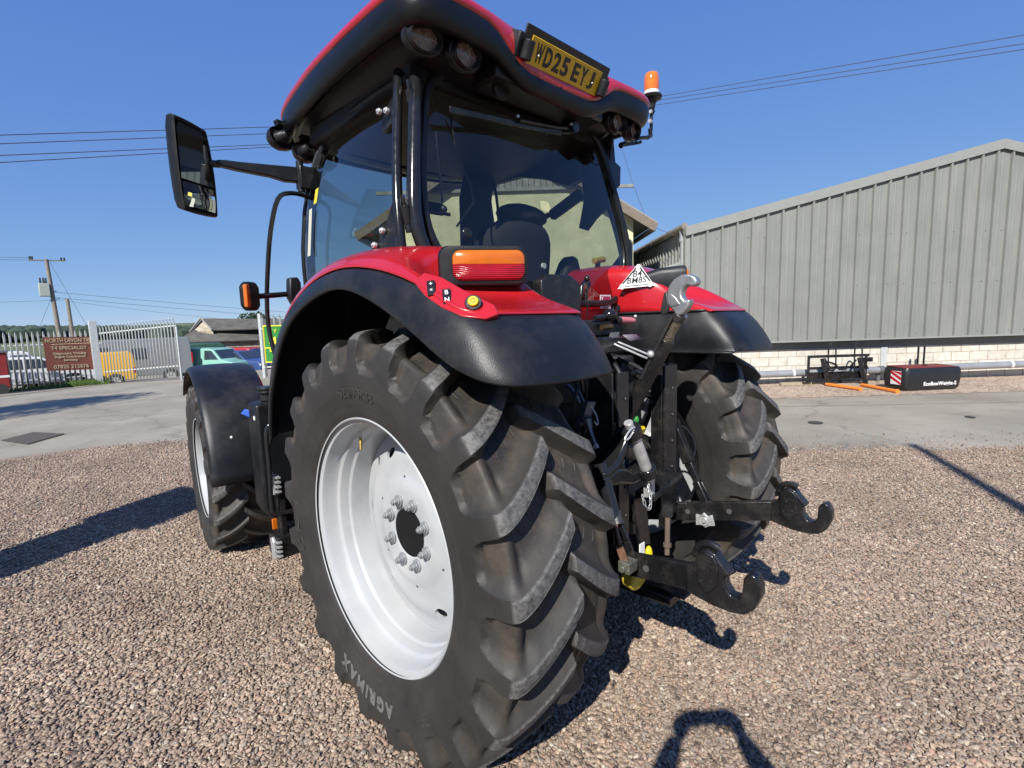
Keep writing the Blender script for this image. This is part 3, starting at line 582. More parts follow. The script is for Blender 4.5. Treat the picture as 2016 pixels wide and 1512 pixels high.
# ---- control panel on the left fender
pn = Vector((-.62, -.62, .48)).normalized()
m = MB()
m.add([(-1.085, -.33, 1.815), (-1.094, -.385, 1.775), (-1.09, -.52, 1.70), (-1.06, -.60, 1.668), (-1.01, -.635, 1.672), (-.97, -.625, 1.70), (-1.0, -.57, 1.745), (-1.04, -.47, 1.80), (-1.06, -.38, 1.845)], [tuple(range(9))])
pan = MB(); base = [(-1.088, -.35, 1.80), (-1.097, -.42, 1.752), (-1.093, -.50, 1.712), (-1.075, -.575, 1.682), (-1.03, -.63, 1.672), (-.985, -.64, 1.686), (-.975, -.61, 1.715), (-1.02, -.52, 1.765), (-1.045, -.44, 1.81), (-1.06, -.37, 1.83)]
low = [tuple(Vector(p) + pn * .007) for p in base]; n_ = len(base)
pan.add([tuple(Vector(p) - pn * .03) for p in base] + low, [tuple(range(n_, 2 * n_))] + [(i, (i + 1) % n_, n_ + (i + 1) % n_, n_ + i) for i in range(n_)])
pc = pan.build('control_panel', RED, T, bevel=.004, ang=60)
def frame_at(p, n_, up=(0, 0, 1)):
    z = Vector(n_).normalized(); x = Vector(up).cross(z).normalized(); y = z.cross(x)
    return Matrix(((x.x, y.x, z.x, p[0]), (x.y, y.y, z.y, p[1]), (x.z, y.z, z.z, p[2]), (0, 0, 0, 1)))
for i, (p, gly) in enumerate((((-1.079, -.432, 1.772), ('+', '*')), ((-1.065, -.492, 1.742), ('B', 'N')))):
    F = frame_at(p, pn, (.15, .3, 1))
    m = MB(); m.box(-.013, .013, -.027, .027, .0, .014, F); sw = m.build('rocker_switch', BLKG, pc, bevel=.002)
    for j, g in enumerate(gly):
        me = text_mesh(g, .022, .001)
        me.transform(F @ Matrix.Translation((0, .013 - .026 * j, .0148))); me.materials.clear(); me.materials.append(WHITE); q = bpy.data.objects.new('switch_symbol', me); C.objects.link(q); q.parent = sw if False else pc
F = frame_at((-1.030, -.575, 1.722), pn)
m = MB(); m.cyl(F @ Vector((0, 0, -.004)), F @ Vector((0, 0, .010)), .027, n=28); m.build('button_collar', BLKM, pc, bevel=.003)
m = MB(); m.cyl(F @ Vector((0, 0, .008)), F @ Vector((0, 0, .020)), .0165, n=28); m.build('stop_button', YEL, pc, bevel=.003)
m = MB(); m.tube([F @ Vector((.007 * math.cos(a), .007 * math.sin(a), .0205)) for a in [R(30 * k) for k in range(13)]], .0012, n=6); m.build('button_mark', BLKM, pc)

# ---- roof
half = [(0, -.10), (.30, -.105), (.55, -.12), (.70, -.125), (.80, -.11), (.86, -.06), (.885, .04), (.888, .20), (.882, .45), (.865, .75), (.84, 1.00), (.81, 1.25), (.765, 1.42), (.68, 1.52), (.45, 1.58), (.2, 1.60), (0, 1.60)]
outl = [Vector((x, y, 0)) for x, y in half] + [Vector((-x, y, 0)) for x, y in reversed(half[1:-1])]
outl = smoothpts(outl, 2, closed=True); cen = Vector((0, .74, 0))
def ring(sc, z, zf=None, dy=0):
    out = []
    for p in outl:
        v = cen + (p - cen) * sc; v.z = z if zf is None else zf(p)
        out.append(tuple(v))
    return out
def droop(p):   # roof sags a little to the front
    return -.05 * max(0, (p.y - .7) / .9) ** 2
def mid(p): return max(0, min(1, (.41 - abs(p.x)) / .06)) if p.y < .05 else 0
zs = lambda base, d=0: (lambda p: base + droop(p) - d * mid(p))
rr1 = [ring(.985, 0, zs(2.905, .125)), ring(1.0, 0, zs(2.915, .12)), ring(1.002, 0, zs(2.932, .06)), ring(.988, 0, zs(2.958, .02)), ring(.93, 0, zs(2.99)), ring(.80, 0, zs(3.015)), ring(.5, 0, zs(3.03)), ring(.15, 0, zs(3.035))]
m = MB(); m.grid([r_ + [r_[0]] for r_ in rr1]); m.f.append(tuple(range(len(m.v) - len(outl) - 1, len(m.v) - 1))); m.mi.append(0); m.build('roof', RED, T, sub=1, ang=60)
rr2 = [ring(.70, 2.74), ring(.80, 0, zs(2.765)), ring(.83, 0, zs(2.83)), ring(.90, 0, zs(2.845)), ring(.915, 0, zs(2.83, .06)), ring(.93, 0, zs(2.805, .085)), ring(.955, 0, zs(2.798, .09)), ring(.98, 0, zs(2.812, .09)), ring(.996, 0, zs(2.85, .095)), ring(1.0, 0, zs(2.915, .13)), ring(.97, 0, zs(2.92, .12))]
m = MB(); m.grid([r_ + [r_[0]] for r_ in rr2]); m.build('roof_underside', mat('satin black roof lining', (.0045, .005, .006), .36, var=.2, vscale=4, bump=.0006, bscale=260, spec=.35), T, sub=1, ang=60)
m = MB(); m.box(-.70, .70, .14, 1.20, 2.70, 2.80); m.build('headliner', DARK, T, bevel=.02)
# ---- work lights
def work_light(x, y, z, w, h, yaw=0, pit=14, dx=1):
    wl_ = empty('work_light', (x, y, z), parent=T); F = Matrix.Rotation(R(yaw), 4, 'Z') @ Matrix.Rotation(R(pit), 4, 'X'); a, b = w / 2, h / 2
    def ring_(s, yy): return [tuple(F @ Vector((a * s * math.cos(t), yy, b * s * math.sin(t)))) for t in [2 * math.pi * k / 32 for k in range(33)]]
    m = MB(); m.grid([ring_(.15, .060), *[ring_(.22 + .08 * q_, .060 - .0045 * q_ * q_ * .5 + (.004 if q_ % 2 else -.002)) for q_ in range(8)], ring_(1.0, .01), ring_(1.02, -.005), ring_(.98, -.018), ring_(.90, -.020), ring_(.87, -.012)]); m.build('lamp_housing', BLK, wl_)
    m = MB(); m.grid([ring_(.88, -.010), ring_(.80, -.013), ring_(.02, -.015)]); m.build('lamp_lens', mat('dim lamp lens', (.17, .125, .11), .22, var=.15, vscale=60, coat=.6, bump=.0008, bscale=120), wl_, ang=60)
    for px_, pz_ in ((-.52, .18), (-.05, .45), (.45, .35), (.52, -.25), (.05, -.45), (-.42, -.35)):
        m = MB(); c_ = F @ Vector((a * px_, -.0155, b * pz_)); k = 16; rad = min(a, b) * .30
        m.tube([F @ Vector((a * px_ + rad * math.cos(t), -.0155, b * pz_ + rad * math.sin(t))) for t in [2 * math.pi * q / k for q in range(k + 1)]], .0022, n=5, caps=False); m.build('led_cell', mat('led cell rim', (.30, .25, .23), .3), wl_)
    m = MB(); m.box(-.025, .025, .0, .03, b, b + .03, F); m.cyl(F @ Vector((-.034, .012, b + .018)), F @ Vector((.034, .012, b + .018)), .007, n=10); m.build('lamp_bracket', BLKM, wl_)
    m = MB(); m.cyl(F @ Vector((-.042, .012, b + .018)), F @ Vector((-.032, .012, b + .018)), .009, n=6); m.build('bracket_bolt', ZINC, wl_)
for sx in (-1, 1):
    work_light(sx * .752, .0, 2.79, .175, .125, yaw=sx * 8); work_light(sx * .56, -.02, 2.783, .175, .125)
    work_light(sx * .80, 1.34, 2.755, .17, .13, yaw=180 - sx * 20); work_light(sx * .69, 1.27, 2.685, .16, .12, yaw=180)
# ---- number plate
npl = empty('number_plate', (0, -.13, 2.866), parent=T); ey = Vector((0, math.sin(-.497), math.cos(.497))); ez = Vector((1, 0, 0)).cross(ey)
def pl(x, y, z): return Vector((1, 0, 0)) * x + ey * y + ez * z
def plbox(mb, x0, x1, y0, y1, z0, z1):
    vs = [pl(x, y, z) for x in (x0, x1) for y in (y0, y1) for z in (z0, z1)]; mb.add(vs, [(0, 2, 3, 1), (4, 5, 7, 6), (0, 1, 5, 4), (2, 6, 7, 3), (0, 4, 6, 2), (1, 3, 7, 5)])
m = MB(); plbox(m, -.305, .315, -.065, .088, -.016, -.006); m.build('backing_board', BLKM, npl, bevel=.004)
m = MB(); plbox(m, -.335, -.30, -.05, .05, -.11, -.004); plbox(m, .30, .33, -.05, .05, -.11, -.004); plbox(m, -.30, .30, -.05, .03, -.10, -.018); m.build('plate_bracket', BLK, npl, bevel=.008)
m = MB(); plbox(m, -.26, .26, -.0555, .0555, -.0055, -.001); m.build('plate', mat('yellow reflective plate', (.68, .42, .012), .35, var=.06, vscale=25), npl, bevel=.0025)
def char_w(ch, w, h, cx_):
    me = text_mesh(ch, .1, .001, 'character', bold=.0035); xs_ = [v.co.x for v in me.vertices]; ys_ = [v.co.y for v in me.vertices]
    for v in me.vertices:
        X = (v.co.x - (min(xs_) + max(xs_)) / 2) / (max(xs_) - min(xs_)) * w + cx_; Y = (v.co.y - (min(ys_) + max(ys_)) / 2) / (max(ys_) - min(ys_)) * h; v.co = pl(X, Y, .0001 + (.0006 if v.co.z > 0 else -.0006))
    me.materials.clear(); me.materials.append(BLKM); q = bpy.data.objects.new('character', me); C.objects.link(q); q.parent = npl
x_ = -.222 + .025
for ch in 'WD25 EYJ':
    if ch == ' ': x_ += .033 - .011; continue
    char_w(ch, .050 if ch != 'J' else .042, .079, x_); x_ += .061
for s in (-1, 1):
    m = MB(); rows = []
    for k in range(9): a = math.pi * k / 8; rows.append([tuple(pl(s * .285 + (s * .0), -.012 + .048 * math.cos(a) - .0, .0)), tuple(pl(s * .285 - s * .0, -.012 + .048 * math.cos(a), .026 + .008 * math.sin(a)))])
    m.tube([pl(s * .283, -.048, .012), pl(s * .283, .030, .012)], .026, n=16); m.build('plate_lamp', BLK, npl, bevel=.004)
m = MB(); m.box(-.05 + .30, .25 + .03, -.002, .002, -.02, .02, Matrix(((1, 0, 0, 0), (0, ey.y, ez.y, 0), (0, ey.z, ez.z, 0), (0, 0, 0, 1))) @ Matrix.Translation((-.004, 0, .030)) @ Matrix.Rotation(R(90), 4, 'X')) ; 
for q in (-.20, .205):
    m = MB(); m.sphere(pl(q + (0 if q < 0 else 0), -.008, .001), .0045, 8); m.build('plate_screw', WHITE, npl)
m = MB(); m.box(-.40, .40, -.06, .12, 2.735, 2.80); m.build('roof_rear_rail', BLK, T, bevel=.015)
m = MB(); m.prism([(-.045, .05), (.045, .05), (.045, -.02), (.03, -.05), (-.03, -.05), (-.045, -.02)], (-.30, .02, 2.745), (1, 0, 0), (0, -.2, 1), (0, -1, -.2), .03); m.build('window_catch', BLK, T, bevel=.006)

# ---- rear window and its frame
gy = lambda z: -.05 + (z - 1.75) * .2
inner = [(0, 2.80), (.30, 2.80), (.52, 2.77), (.635, 2.68), (.69, 2.50), (.732, 2.32), (.757, 2.14), (.742, 2.02), (.69, 1.93), (.59, 1.84), (.47, 1.772), (.3, 1.755), (0, 1.755)]
ring_in = inner + [(-x, z) for x, z in reversed(inner[1:-1])]
rin = [p for p in smoothpts([(x, 0, z) for x, z in ring_in], 3, closed=True)]
def curv(x): return .035 * (1 - (x / .75) ** 2)
m = MB(); cz_ = 2.25; rows = []
for s in (1.02, .8, .55, .3, .05): rows.append([(p.x * s, gy(cz_ + (p.z - cz_) * s) - curv(p.x * s) + .012, cz_ + (p.z - cz_) * s) for p in rin])
m.grid([r_ + [r_[0]] for r_ in rows]); m.build('rear_window', GL, T, ang=80)
m = MB(); N_ = len(rin); secs = []
for i, p in enumerate(rin):
    d = (rin[(i + 1) % N_] - rin[i - 1]).normalized(); nrm = Vector((d.z, 0, -d.x)); nrm = nrm if nrm.dot(p - Vector((0, 0, cz_))) > 0 else -nrm
    base = Vector((p.x, gy(p.z) - curv(p.x), p.z)); secs.append([tuple(base + nrm * a + Vector((0, b, 0))) for a, b in ((-.012, .008), (-.012, -.010), (.0, -.018), (.018, -.016), (.024, .006), (.0, .012), (-.012, .008))])
m.grid(secs + [secs[0]]); m.build('window_seal', BLK, T, ang=50)
pil = [(-.66, .17, 2.78), (-.705, .12, 2.70), (-.765, .065, 2.45), (-.805, .03, 2.25), (-.823, .01, 2.12), (-.81, -.005, 2.01), (-.765, -.02, 1.91), (-.69, -.035, 1.83), (-.60, -.045, 1.76)]
for sx in (-1, 1):
    m = MB(); m.tube(smoothpts(pil if sx < 0 else [(x + .035, y + .06, z) for x, y, z in pil], 4), .030 if sx < 0 else .024, n=14, sx=1.0); m.build('cab_pillar', BLKG, T, mirror=sx > 0)
    dp = smoothpts([(-.735, .205, 2.745), (-.775, .165, 2.58), (-.825, .115, 2.36), (-.858, .075, 2.18), (-.872, .05, 2.04), (-.872, .045, 1.98)], 4)
    dp = dp if sx < 0 else [p + Vector((.05, .05, 0)) for p in dp]
    m = MB(); m.tube(dp, .021 if sx < 0 else .015, n=14); m.build('door_frame', BLKG, T, mirror=sx > 0)
    # hinges
    for z_, x_, y_ in ((2.60, -.755, .10), (2.11, -.862, .02)) if sx < 0 else ():
        m = MB(); m.cyl((x_ + .012, y_, z_ - .04), (x_ - .004, y_ - .006, z_ + .03), .017, n=14); m.cyl((x_ + .015, y_, z_ - .075), (x_ + .012, y_, z_ - .042), .014, n=14); m.cyl((x_ - .005, y_ - .006, z_ + .03), (x_ - .012, y_ - .008, z_ + .065), .008, n=10); m.build('door_hinge', ZINC if False else BLKG, T, mirror=sx > 0, bevel=.002)
    # hinge brackets bolted to the glass
    b1 = MB(); b1.prism([(0, 0), (0, .12), (.035, .13), (.10, .085), (.15, .03), (.15, -.01), (.12, -.045), (.07, -.05), (0, -.03)], (-.79, .155, 2.545), (.12, .92, .0), (.30, 0, 1), (-1, .12, .3), .012); b1.build('hinge_plate', BLKM, T, mirror=sx > 0, bevel=.004)
    b1 = MB(); b1.prism([(0, .10), (.02, .12), (.10, .02), (.15, -.03), (.22, -.055), (.25, -.09), (.0, -.09)], (-.872, .055, 2.05), (0, 1, 0), (0, 0, 1), (-1, 0, .1), .016); b1.build('hinge_plate', BLKM, T, mirror=sx > 0, bevel=.004)
    for p in ((-.8, .20, 2.565), (-.805, .25, 2.575), (-.885, .15, 2.055), (-.885, .22, 2.005)):
        m = MB(); m.cyl(p, (p[0] - .014, p[1], p[2] + .003), .013, n=16); m.cyl((p[0] - .012, p[1], p[2] + .003), (p[0] - .02, p[1], p[2] + .004), .007, n=8); m.build('glass_bolt', ZINC, T, mirror=sx > 0, bevel=.001)
    # side glass (door)
    def gx(z): return interp([(1.2, .80), (1.6, .845), (1.9, .865), (2.07, .867), (2.3, .838), (2.5, .795), (2.65, .745), (2.76, .69)], z)
    rows = []
    for k in range(15):
        z = 1.25 + (2.74 - 1.25) * k / 14; y0 = interp([(1.25, .06), (2.04, .06), (2.75, .215)], z); y1 = interp([(1.25, 1.10), (1.9, 1.16), (2.4, 1.17), (2.74, 1.10)], z)
        rows.append([(-gx(z) + .02 * (2 * t - 1) ** 2 * .6 + (.05 * t * t if t > 0 else 0), y0 + (y1 - y0) * t, z) for t in [j / 8 for j in range(9)]])
    m = MB(); m.grid(rows); m.build('door_glass', GL, T, mirror=sx > 0, ang=80)
    fr = [r_[-1] for r_ in rows]; m = MB(); m.tube(fr, .011, n=8); m.build('glass_seal', BLK, T, mirror=sx > 0)
    hdr = [rows[-1][j] for j in range(9)]; m = MB(); m.tube([(x + .004, y, z + .006) for x, y, z in hdr], .022, n=10); m.build('cab_header', BLK, T, mirror=sx > 0)
    ap = smoothpts([(-.60, 1.16, 2.76), (-.675, 1.20, 2.55), (-.735, 1.215, 2.2), (-.75, 1.20, 1.8), (-.72, 1.16, 1.3)], 4); m = MB(); m.tube(ap, .032, n=10); m.build('front_pillar', DARK, T, mirror=sx > 0)
rows = []
for k in range(8):
    z = 1.45 + (2.74 - 1.45) * k / 7; w = interp([(1.3, .70), (2.0, .73), (2.4, .70), (2.76, .62)], z); rows.append([(w * (2 * t - 1), 1.19 + .16 * (1 - (2 * t - 1) ** 2), z) for t in [j / 8 for j in range(9)]])
m = MB(); m.grid(rows); m.build('windscreen', GL, T, ang=80)
# dark hidden floor, bulkheads
m = MB(); m.box(-.58, .58, .0, 1.15, 1.12, 1.20); m.box(-.58, .58, -.03, .03, 1.2, 1.50); m.box(-.56, .56, 1.12, 1.17, 1.15, 1.62); m.build('cab_floor', DARK, T, bevel=.02)
m = MB(); m.add([(-.60, -.045, 1.75), (.60, -.045, 1.75), (.54, -.06, 1.47), (-.54, -.06, 1.47)], [(0, 3, 2, 1)]); m.build('cab_rear_panel', RED, T, solid=.03, bevel=.008)
for s in (-1, 1):
    m = MB(); m.tube([(s * .74, .0, 2.0), (s * .60, -.05, 1.80), (s * .47, -.085, 1.70), (s * .455, -.10, 1.48)], .016, n=10); m.tube([(s * .50, -.05, 1.78), (s * .43, -.09, 1.70), (s * .42, -.10, 1.48)], .008, n=8); m.build('corner_trim', BLKG, T)
m = MB(); m.box(.322, .424, -.082, -.080, 1.722, 1.798); st_ = m.build('warning_sticker', mat('pale sticker', (.62, .55, .58), .5, var=.08, vscale=40), T, smooth=False)
m = MB(); m.box(.330, .416, -.0835, -.0821, 1.762, 1.790); m.build('sticker_panel', mat('maroon print', (.28, .03, .08), .5), st_, smooth=False)
put_text('V', .026, WHITE, st_, (.340, -.084, 1.776), (1, 0, 0), (0, 0, 1), .001)
for k in range(3): put_text(['110 DB', '10-0M', 'VAN FG'][k], .015, MAT['maroon print'], st_, (.373, -.0828, 1.752 - .012 * k), (1, 0, 0), (0, 0, 1), .001)
# panel black box under the window, seen left of the lever
m = MB(); m.prism([(-.24, 1.66), (-.24, 1.855), (-.17, 1.885), (-.02, 1.885), (.062, 1.845), (.062, 1.66)], (0, -.12, 0), (1, 0, 0), (0, 0, 1), (0, -1, 0), .06); m.build('valve_cover', BLKM, T, bevel=.008)
m = MB(); m.tube([(.085, -.17, 1.68), (.085, -.17, 1.86)], .004, n=8); m.sphere((.085, -.17, 1.872), .016, 14); m.build('linkage_lever', BLKM, T)
# ---- wiper
m = MB(); m.bar((-.60, .035, 2.575), (.18, .06, 2.66), .012, .026, up=(0, -.2, 1)); m.build('wiper_blade', BLKM, T, bevel=.003)
m = MB(); m.tube([(.26, .05, 2.70), (.10, .035, 2.665), (-.18, .025, 2.63)], .010, n=8); m.tube([(.26, .06, 2.68), (.02, .04, 2.62)], .006, n=8); m.cyl((.26, .02, 2.70), (.26, .10, 2.71), .028, n=16); m.build('wiper_arm', BLKM, T)
m = MB(); m.cyl((.22, .03, 2.705), (.22, .018, 2.705), .008, n=8); m.cyl((-.20, .02, 2.64), (-.20, .010, 2.64), .007, n=8); m.build('wiper_bolt', ZINC, T)
m = MB(); m.tube([(-.55, .09, 2.58), (-.53, .09, 2.42), (-.46, .08, 2.30), (-.45, .07, 2.22), (-.55, .08, 2.10)], .005, n=6); m.build('washer_hose', BLKM, T)
m = MB(); m.tube([(-.62, .11, 2.50), (-.61, .10, 2.20)], .006, n=8); m.tube([(-.68, .09, 2.15), (-.58, .09, 2.15)], .008, n=8); m.sphere((-.61, .095, 2.17), .018, 10); m.build('gas_strut', ZINC if False else IRON, T)
m = MB(); m.sphere((-.545, .02, 2.06), .030, 16, (1, .6, 1)); m.build('window_handle', BLKG, T)
# ---- interior: seat, console, steering wheel
SEATM = mat('dark seat cloth', (.028, .027, .028), .85, var=.15, bump=.001, bscale=300)
seat = empty('seat', parent=T)
m = MB(); rows = []
for k, (z, w, y0, t_) in enumerate([(1.62, .20, .34, .10), (1.75, .25, .34, .13), (1.95, .275, .33, .14), (2.08, .275, .31, .13), (2.16, .25, .29, .12), (2.22, .17, .28, .09), (2.235, .09, .28, .05)]):
    rows.append([(.07 + w * math.cos(a), y0 - t_ * math.sin(a) * (.8 if math.sin(a) > 0 else .5), z) for a in [2 * math.pi * j / 20 for j in range(21)]])
m.grid(rows); m.build('backrest', SEATM, seat, sub=1, ang=80)
m = MB(); m.prism([(-.14, 1.70), (-.15, 1.95), (-.10, 2.14), (-.05, 2.20), (.16, 2.20), (.22, 2.12), (.31, 2.06), (.33, 1.95), (.29, 1.78), (.26, 1.70)], (0, .19, 0), (1, 0, 0), (0, .12, 1), (0, -1, 0), .10); m.build('back_shell', BLK, seat, bevel=.03, seg=4)
m = MB(); m.sphere((.08, .27, 2.25), .155, 20, (1.25, .5, .42)); m.build('headrest', SEATM, seat)
m = MB(); m.box(-.18, .32, .3, .82, 1.50, 1.62); m.build('cushion', SEATM, seat, bevel=.05, seg=4)
m = MB(); m.cyl((.10, .142, 1.965), (.10, .130, 1.965), .016, n=16); m.build('shell_button', WHITE, seat)
m = MB(); m.box(.44, .60, .1, .95, 1.2, 1.78); m.box(.42, .62, .55, .8, 1.75, 1.90); m.build('side_console', DARK, T, bevel=.03, seg=3)
m = MB(); m.tube([(.58, .15, 1.7), (.60, .14, 1.95), (.60, .13, 2.01)], .016, n=8); m.build('lever_stem', BLKM, T); m = MB(); m.cyl((.56, .13, 2.02), (.66, .13, 2.035), .020, n=12); m.build('yellow_lever', mat('ochre knob', (.45, .32, .05), .5), T, bevel=.004)
m = MB(); m.tube([(.40, .12, 1.70), (.405, .11, 1.86), (.43, .105, 1.885), (.46, .10, 1.885)], .014, n=10); m.build('hand_lever', BLKM, T)
m = MB(); m.tube([(.0, 1.12, 1.5), (-.0, .98, 1.95)], .05, n=10); m.box(-.17, .17, .95, 1.12, 1.9, 2.1); m.build('steering_column', DARK, T, bevel=.02)
m = MB(); m.tube([Vector((.19 * math.cos(a), .90 + .15 * math.sin(a), 2.07 + .10 * math.sin(a))) for a in [2 * math.pi * k / 28 for k in range(29)]], .015, n=8, caps=False)
for a in (0.5, 2.6, 4.7): m.tube([(0, .90, 2.07), (.19 * math.cos(a), .90 + .15 * math.sin(a), 2.07 + .10 * math.sin(a))], .010, n=6)
m.build('steering_wheel', DARK, T)
m = MB(); m.bar((.72, .60, 2.385), (.70, .33, 2.475), .05, .07); m.bar((.72, 1.10, 2.32), (.72, .58, 2.40), .03, .035); m.build('monitor_rail', DARK, T, bevel=.01)
m = MB(); m.prism([(.62, 2.76), (.08, 2.76), (.14, 2.34), (.21, 2.30), (.28, 2.235), (.344, 2.26), (.30, 2.43), (.318, 2.575)], (.70, 0, 0), (0, 1, 0), (0, 0, 1), (1, 0, 0), .02); m.prism([(.30, 2.76), (.30, 2.56), (.42, 2.54), (.64, 2.63), (.86, 2.69), (1.15, 2.70), (1.15, 2.76)], (.70, 0, 0), (0, 1, 0), (0, 0, 1), (1, 0, 0), .05); m.build('side_blind', DARK, T)
m = MB(); m.prism([(.33, 1.5), (.35, 2.55), (.40, 2.72), (.66, 2.72), (.63, 2.55), (.62, 1.5)], (0, 1.13, 0), (1, 0, 0), (0, 0, 1), (0, 1, 0), .05); m.build('dark_filler_panel', DARK, T, bevel=.01)  # dark panel added to fill a dark band in the cab, no real console
m = MB(); m.prism([(.36, 1.70), (.42, 1.84), (.47, 1.93), (.53, 2.03), (.58, 2.075), (.63, 2.06), (.65, 2.0), (.70, 1.97), (.74, 1.86), (.76, 1.70)], (0, .35, 0), (1, 0, 0), (0, 0, 1), (0, 1, 0), .10); m.build('armrest_controls', DARK, T, bevel=.02, seg=3)
m = MB(); m.box(-.08, .12, 1.02, 1.05, 2.38, 2.46); m.build('interior_mirror', DARK, T, bevel=.015)
# stickers on the door glass
m = MB()
for z0, z1, y, mt in ((2.32, 2.40, .92, mat('yellow sticker', (.65, .50, .03), .5)), (2.05, 2.30, .97, mat('cream sticker', (.5, .5, .40), .5))):
    m = MB(); x0 = -gx((z0 + z1) / 2) - .022 + .03; m.add([(-gx(z0) + .022, y, z0), (-gx(z0) + .028, y + .05, z0), (-gx(z1) + .028, y + .05, z1), (-gx(z1) + .022, y, z1)], [(0, 1, 2, 3)]); q = m.build('door_sticker', mt, T, smooth=False)
# ---- mirror with arm
mi = empty('door_mirror', parent=T); F = Matrix(((.82, .5724, 0, -1.30), (.5724, -.82, 0, 1.19), (0, 0, 1, 2.462), (0, 0, 0, 1)))   # x along glass, y = facing direction? 
ex = Vector((.83, .557, .0)); fz = Vector((.55, -.82, -.10)).normalized(); eup = ex.cross(fz) * -1
if eup.z < 0: eup = -eup
eup = (eup - ex * .10) * .90
oM = Vector((-1.302, 1.19, 2.462))
def MP(a, b, c_): return oM + ex * a + eup * b + fz * c_
out_m = [(-.105, .20), (-.09, .232), (.06, .226), (.092, .195), (.118, .0), (.118, -.19), (.095, -.226), (-.075, -.226), (-.095, -.19), (-.105, -.02)]
def m_ring(s, c_, g=0): return [tuple(MP(a * s, b * s, c_)) for a, b in [(q.x, q.y) for q in smoothpts([(a, b, 0) for a, b in out_m], 3, closed=True)]]
m = MB(); rg = [m_ring(.3, -.075), m_ring(.8, -.062), m_ring(1.0, -.03), m_ring(1.03, .0), m_ring(1.0, .012), m_ring(.94, .008)]; m.grid([r_ + [r_[0]] for r_ in rg]); m.f.append(tuple(range(len(rg[0])))); m.mi.append(0); m.build('mirror_housing', BLK, mi)
MIR = mat('mirror glass', (.82, .84, .86), .015, metal=1.0)
m = MB(); m.add([MP(*q, .0105) for q in ((-.094, .185), (-.08, .212), (.055, .206), (.082, .182), (.106, -.07), (-.094, -.07))], [tuple(range(6))]); m.build('main_glass', MIR, mi, smooth=False)
m = MB(); gr = []
for i in range(7):
    b = -.082 - .125 * i / 6; gr.append([tuple(MP(-.092 + .198 * j / 6 - (0.004 * i if False else 0), b, .008 + .008 * (1 - ((j - 3) / 3) ** 2) + .006 * (1 - ((i - 3) / 3) ** 2))) for j in range(7)])
m.grid(gr); m.build('wide_glass', MIR, mi, ang=80)
m = MB(); m.prism([(0, .030), (.04, .034), (.10, .032), (.40, .036), (.42, .0), (.42, -.045), (.33, -.045), (.26, -.028), (.09, -.010), (.03, .0), (.0, .010)], (-1.19, 1.235, 2.505), (.985, -.165, .035), (0, 0, 1), (.08, 1, 0), .05); m.build('mirror_arm', BLK, mi, bevel=.008)
m = MB(); m.cyl((-.785, 1.155, 2.42), (-.785, 1.155, 2.59), .02, n=14); m.box(-.80, -.70, 1.12, 1.19, 2.44, 2.56); m.build('arm_pivot', BLKM, mi, bevel=.004)
m = MB(); m.cyl((-1.21, 1.25, 2.52), (-1.17, 1.235, 2.52), .018, n=12); m.build('mirror_joint', BLKM, mi)
# ---- side lamp on its stalk
sl = empty('marker_lamp', parent=T)
m = MB(); sh = [(-.055, .05), (-.03, .075), (.03, .075), (.055, .05), (.055, -.05), (.03, -.075), (-.03, -.075), (-.055, -.05)]
m.prism(sh, (-1.12, 1.12, 1.838), (.80, .60, 0), (0, 0, 1), (.6, -.8, 0), .05); m.build('lamp_housing', BLK, sl, bevel=.014, seg=4)
m = MB(); m.prism([(-.022, .058), (.004, .06), (.008, -.06), (-.022, -.058)], (-1.142, 1.083, 1.838), (.8, .6, 0), (0, 0, 1), (.6, -.8, 0), .022); m.build('lamp_lens', ORG, sl, bevel=.006, seg=3)
m = MB(); m.tube([(-1.09, 1.14, 1.838), (-.87, 1.18, 1.86)], .015, n=12); m.build('lamp_stalk', BLKG, sl)
m = MB(); m.prism([(0, .075), (.05, .08), (.065, .05), (.065, -.11), (.02, -.09), (-.01, -.03)], (-.90, 1.16, 1.87), (1, .1, 0), (0, 0, 1), (0, 1, 0), .06); m.build('stalk_mount', BLK, sl, bevel=.01)
# ---- grab rails
m = MB(); m.tube(smoothpts([(-.76, 1.14, 2.40), (-.86, 1.12, 2.40), (-.93, 1.13, 2.36), (-.965, 1.18, 2.19), (-.98, 1.235, 1.97), (-.98, 1.285, 1.80), (-.975, 1.30, 1.66), (-.96, 1.27, 1.50), (-.93, 1.20, 1.38)], 4), .0125, n=10); m.build('grab_rail', BLKG, T)
m = MB(); m.tube(smoothpts([(.76, 1.14, 2.40), (.93, 1.13, 2.36), (.965, 1.18, 2.19), (.98, 1.285, 1.80), (.93, 1.20, 1.38)], 4), .0125, n=10); m.build('grab_rail', BLKG, T)
# ---- beacon on its bracket
bc = empty('beacon', (1.095, .05, 3.055), parent=T); bc.scale = (.86, .86, .88)
m = MB(); m.lathe([(.075, .052), (.09, .056), (.15, .055), (.185, .052), (.198, .044), (.204, .02), (.205, .001)], 32, 'z'); m.build('dome', mat('amber beacon dome', (.75, .16, .012), .12, var=.15, vscale=30, coat=.8), bc)
for z in (.10, .125, .15):
    pass
m = MB(); m.lathe([(.05, .001), (.05, .055), (.056, .057), (.074, .056), (.076, .001)], 32, 'z'); m.build('white_ring', WHITE, bc)
m = MB(); m.lathe([(-.045, .001), (-.045, .026), (-.015, .030), (.01, .045), (.022, .074), (.034, .080), (.046, .072), (.05, .05), (.05, .001)], 32, 'z'); m.build('rubber_base', BLK, bc)
m = MB(); m.cyl((0, 0, -.045), (0, 0, -.075), .020, n=14); m.cyl((-.0, 0, -.085), (-.002, 0, -.2), .012, n=12); m.cyl((-.03, 0, -.072), (.02, 0, -.072), .014, n=12); m.bar((.01, 0, -.075), (.045, 0, -.05), .012, .012); m.build('beacon_post', BLKM, bc)
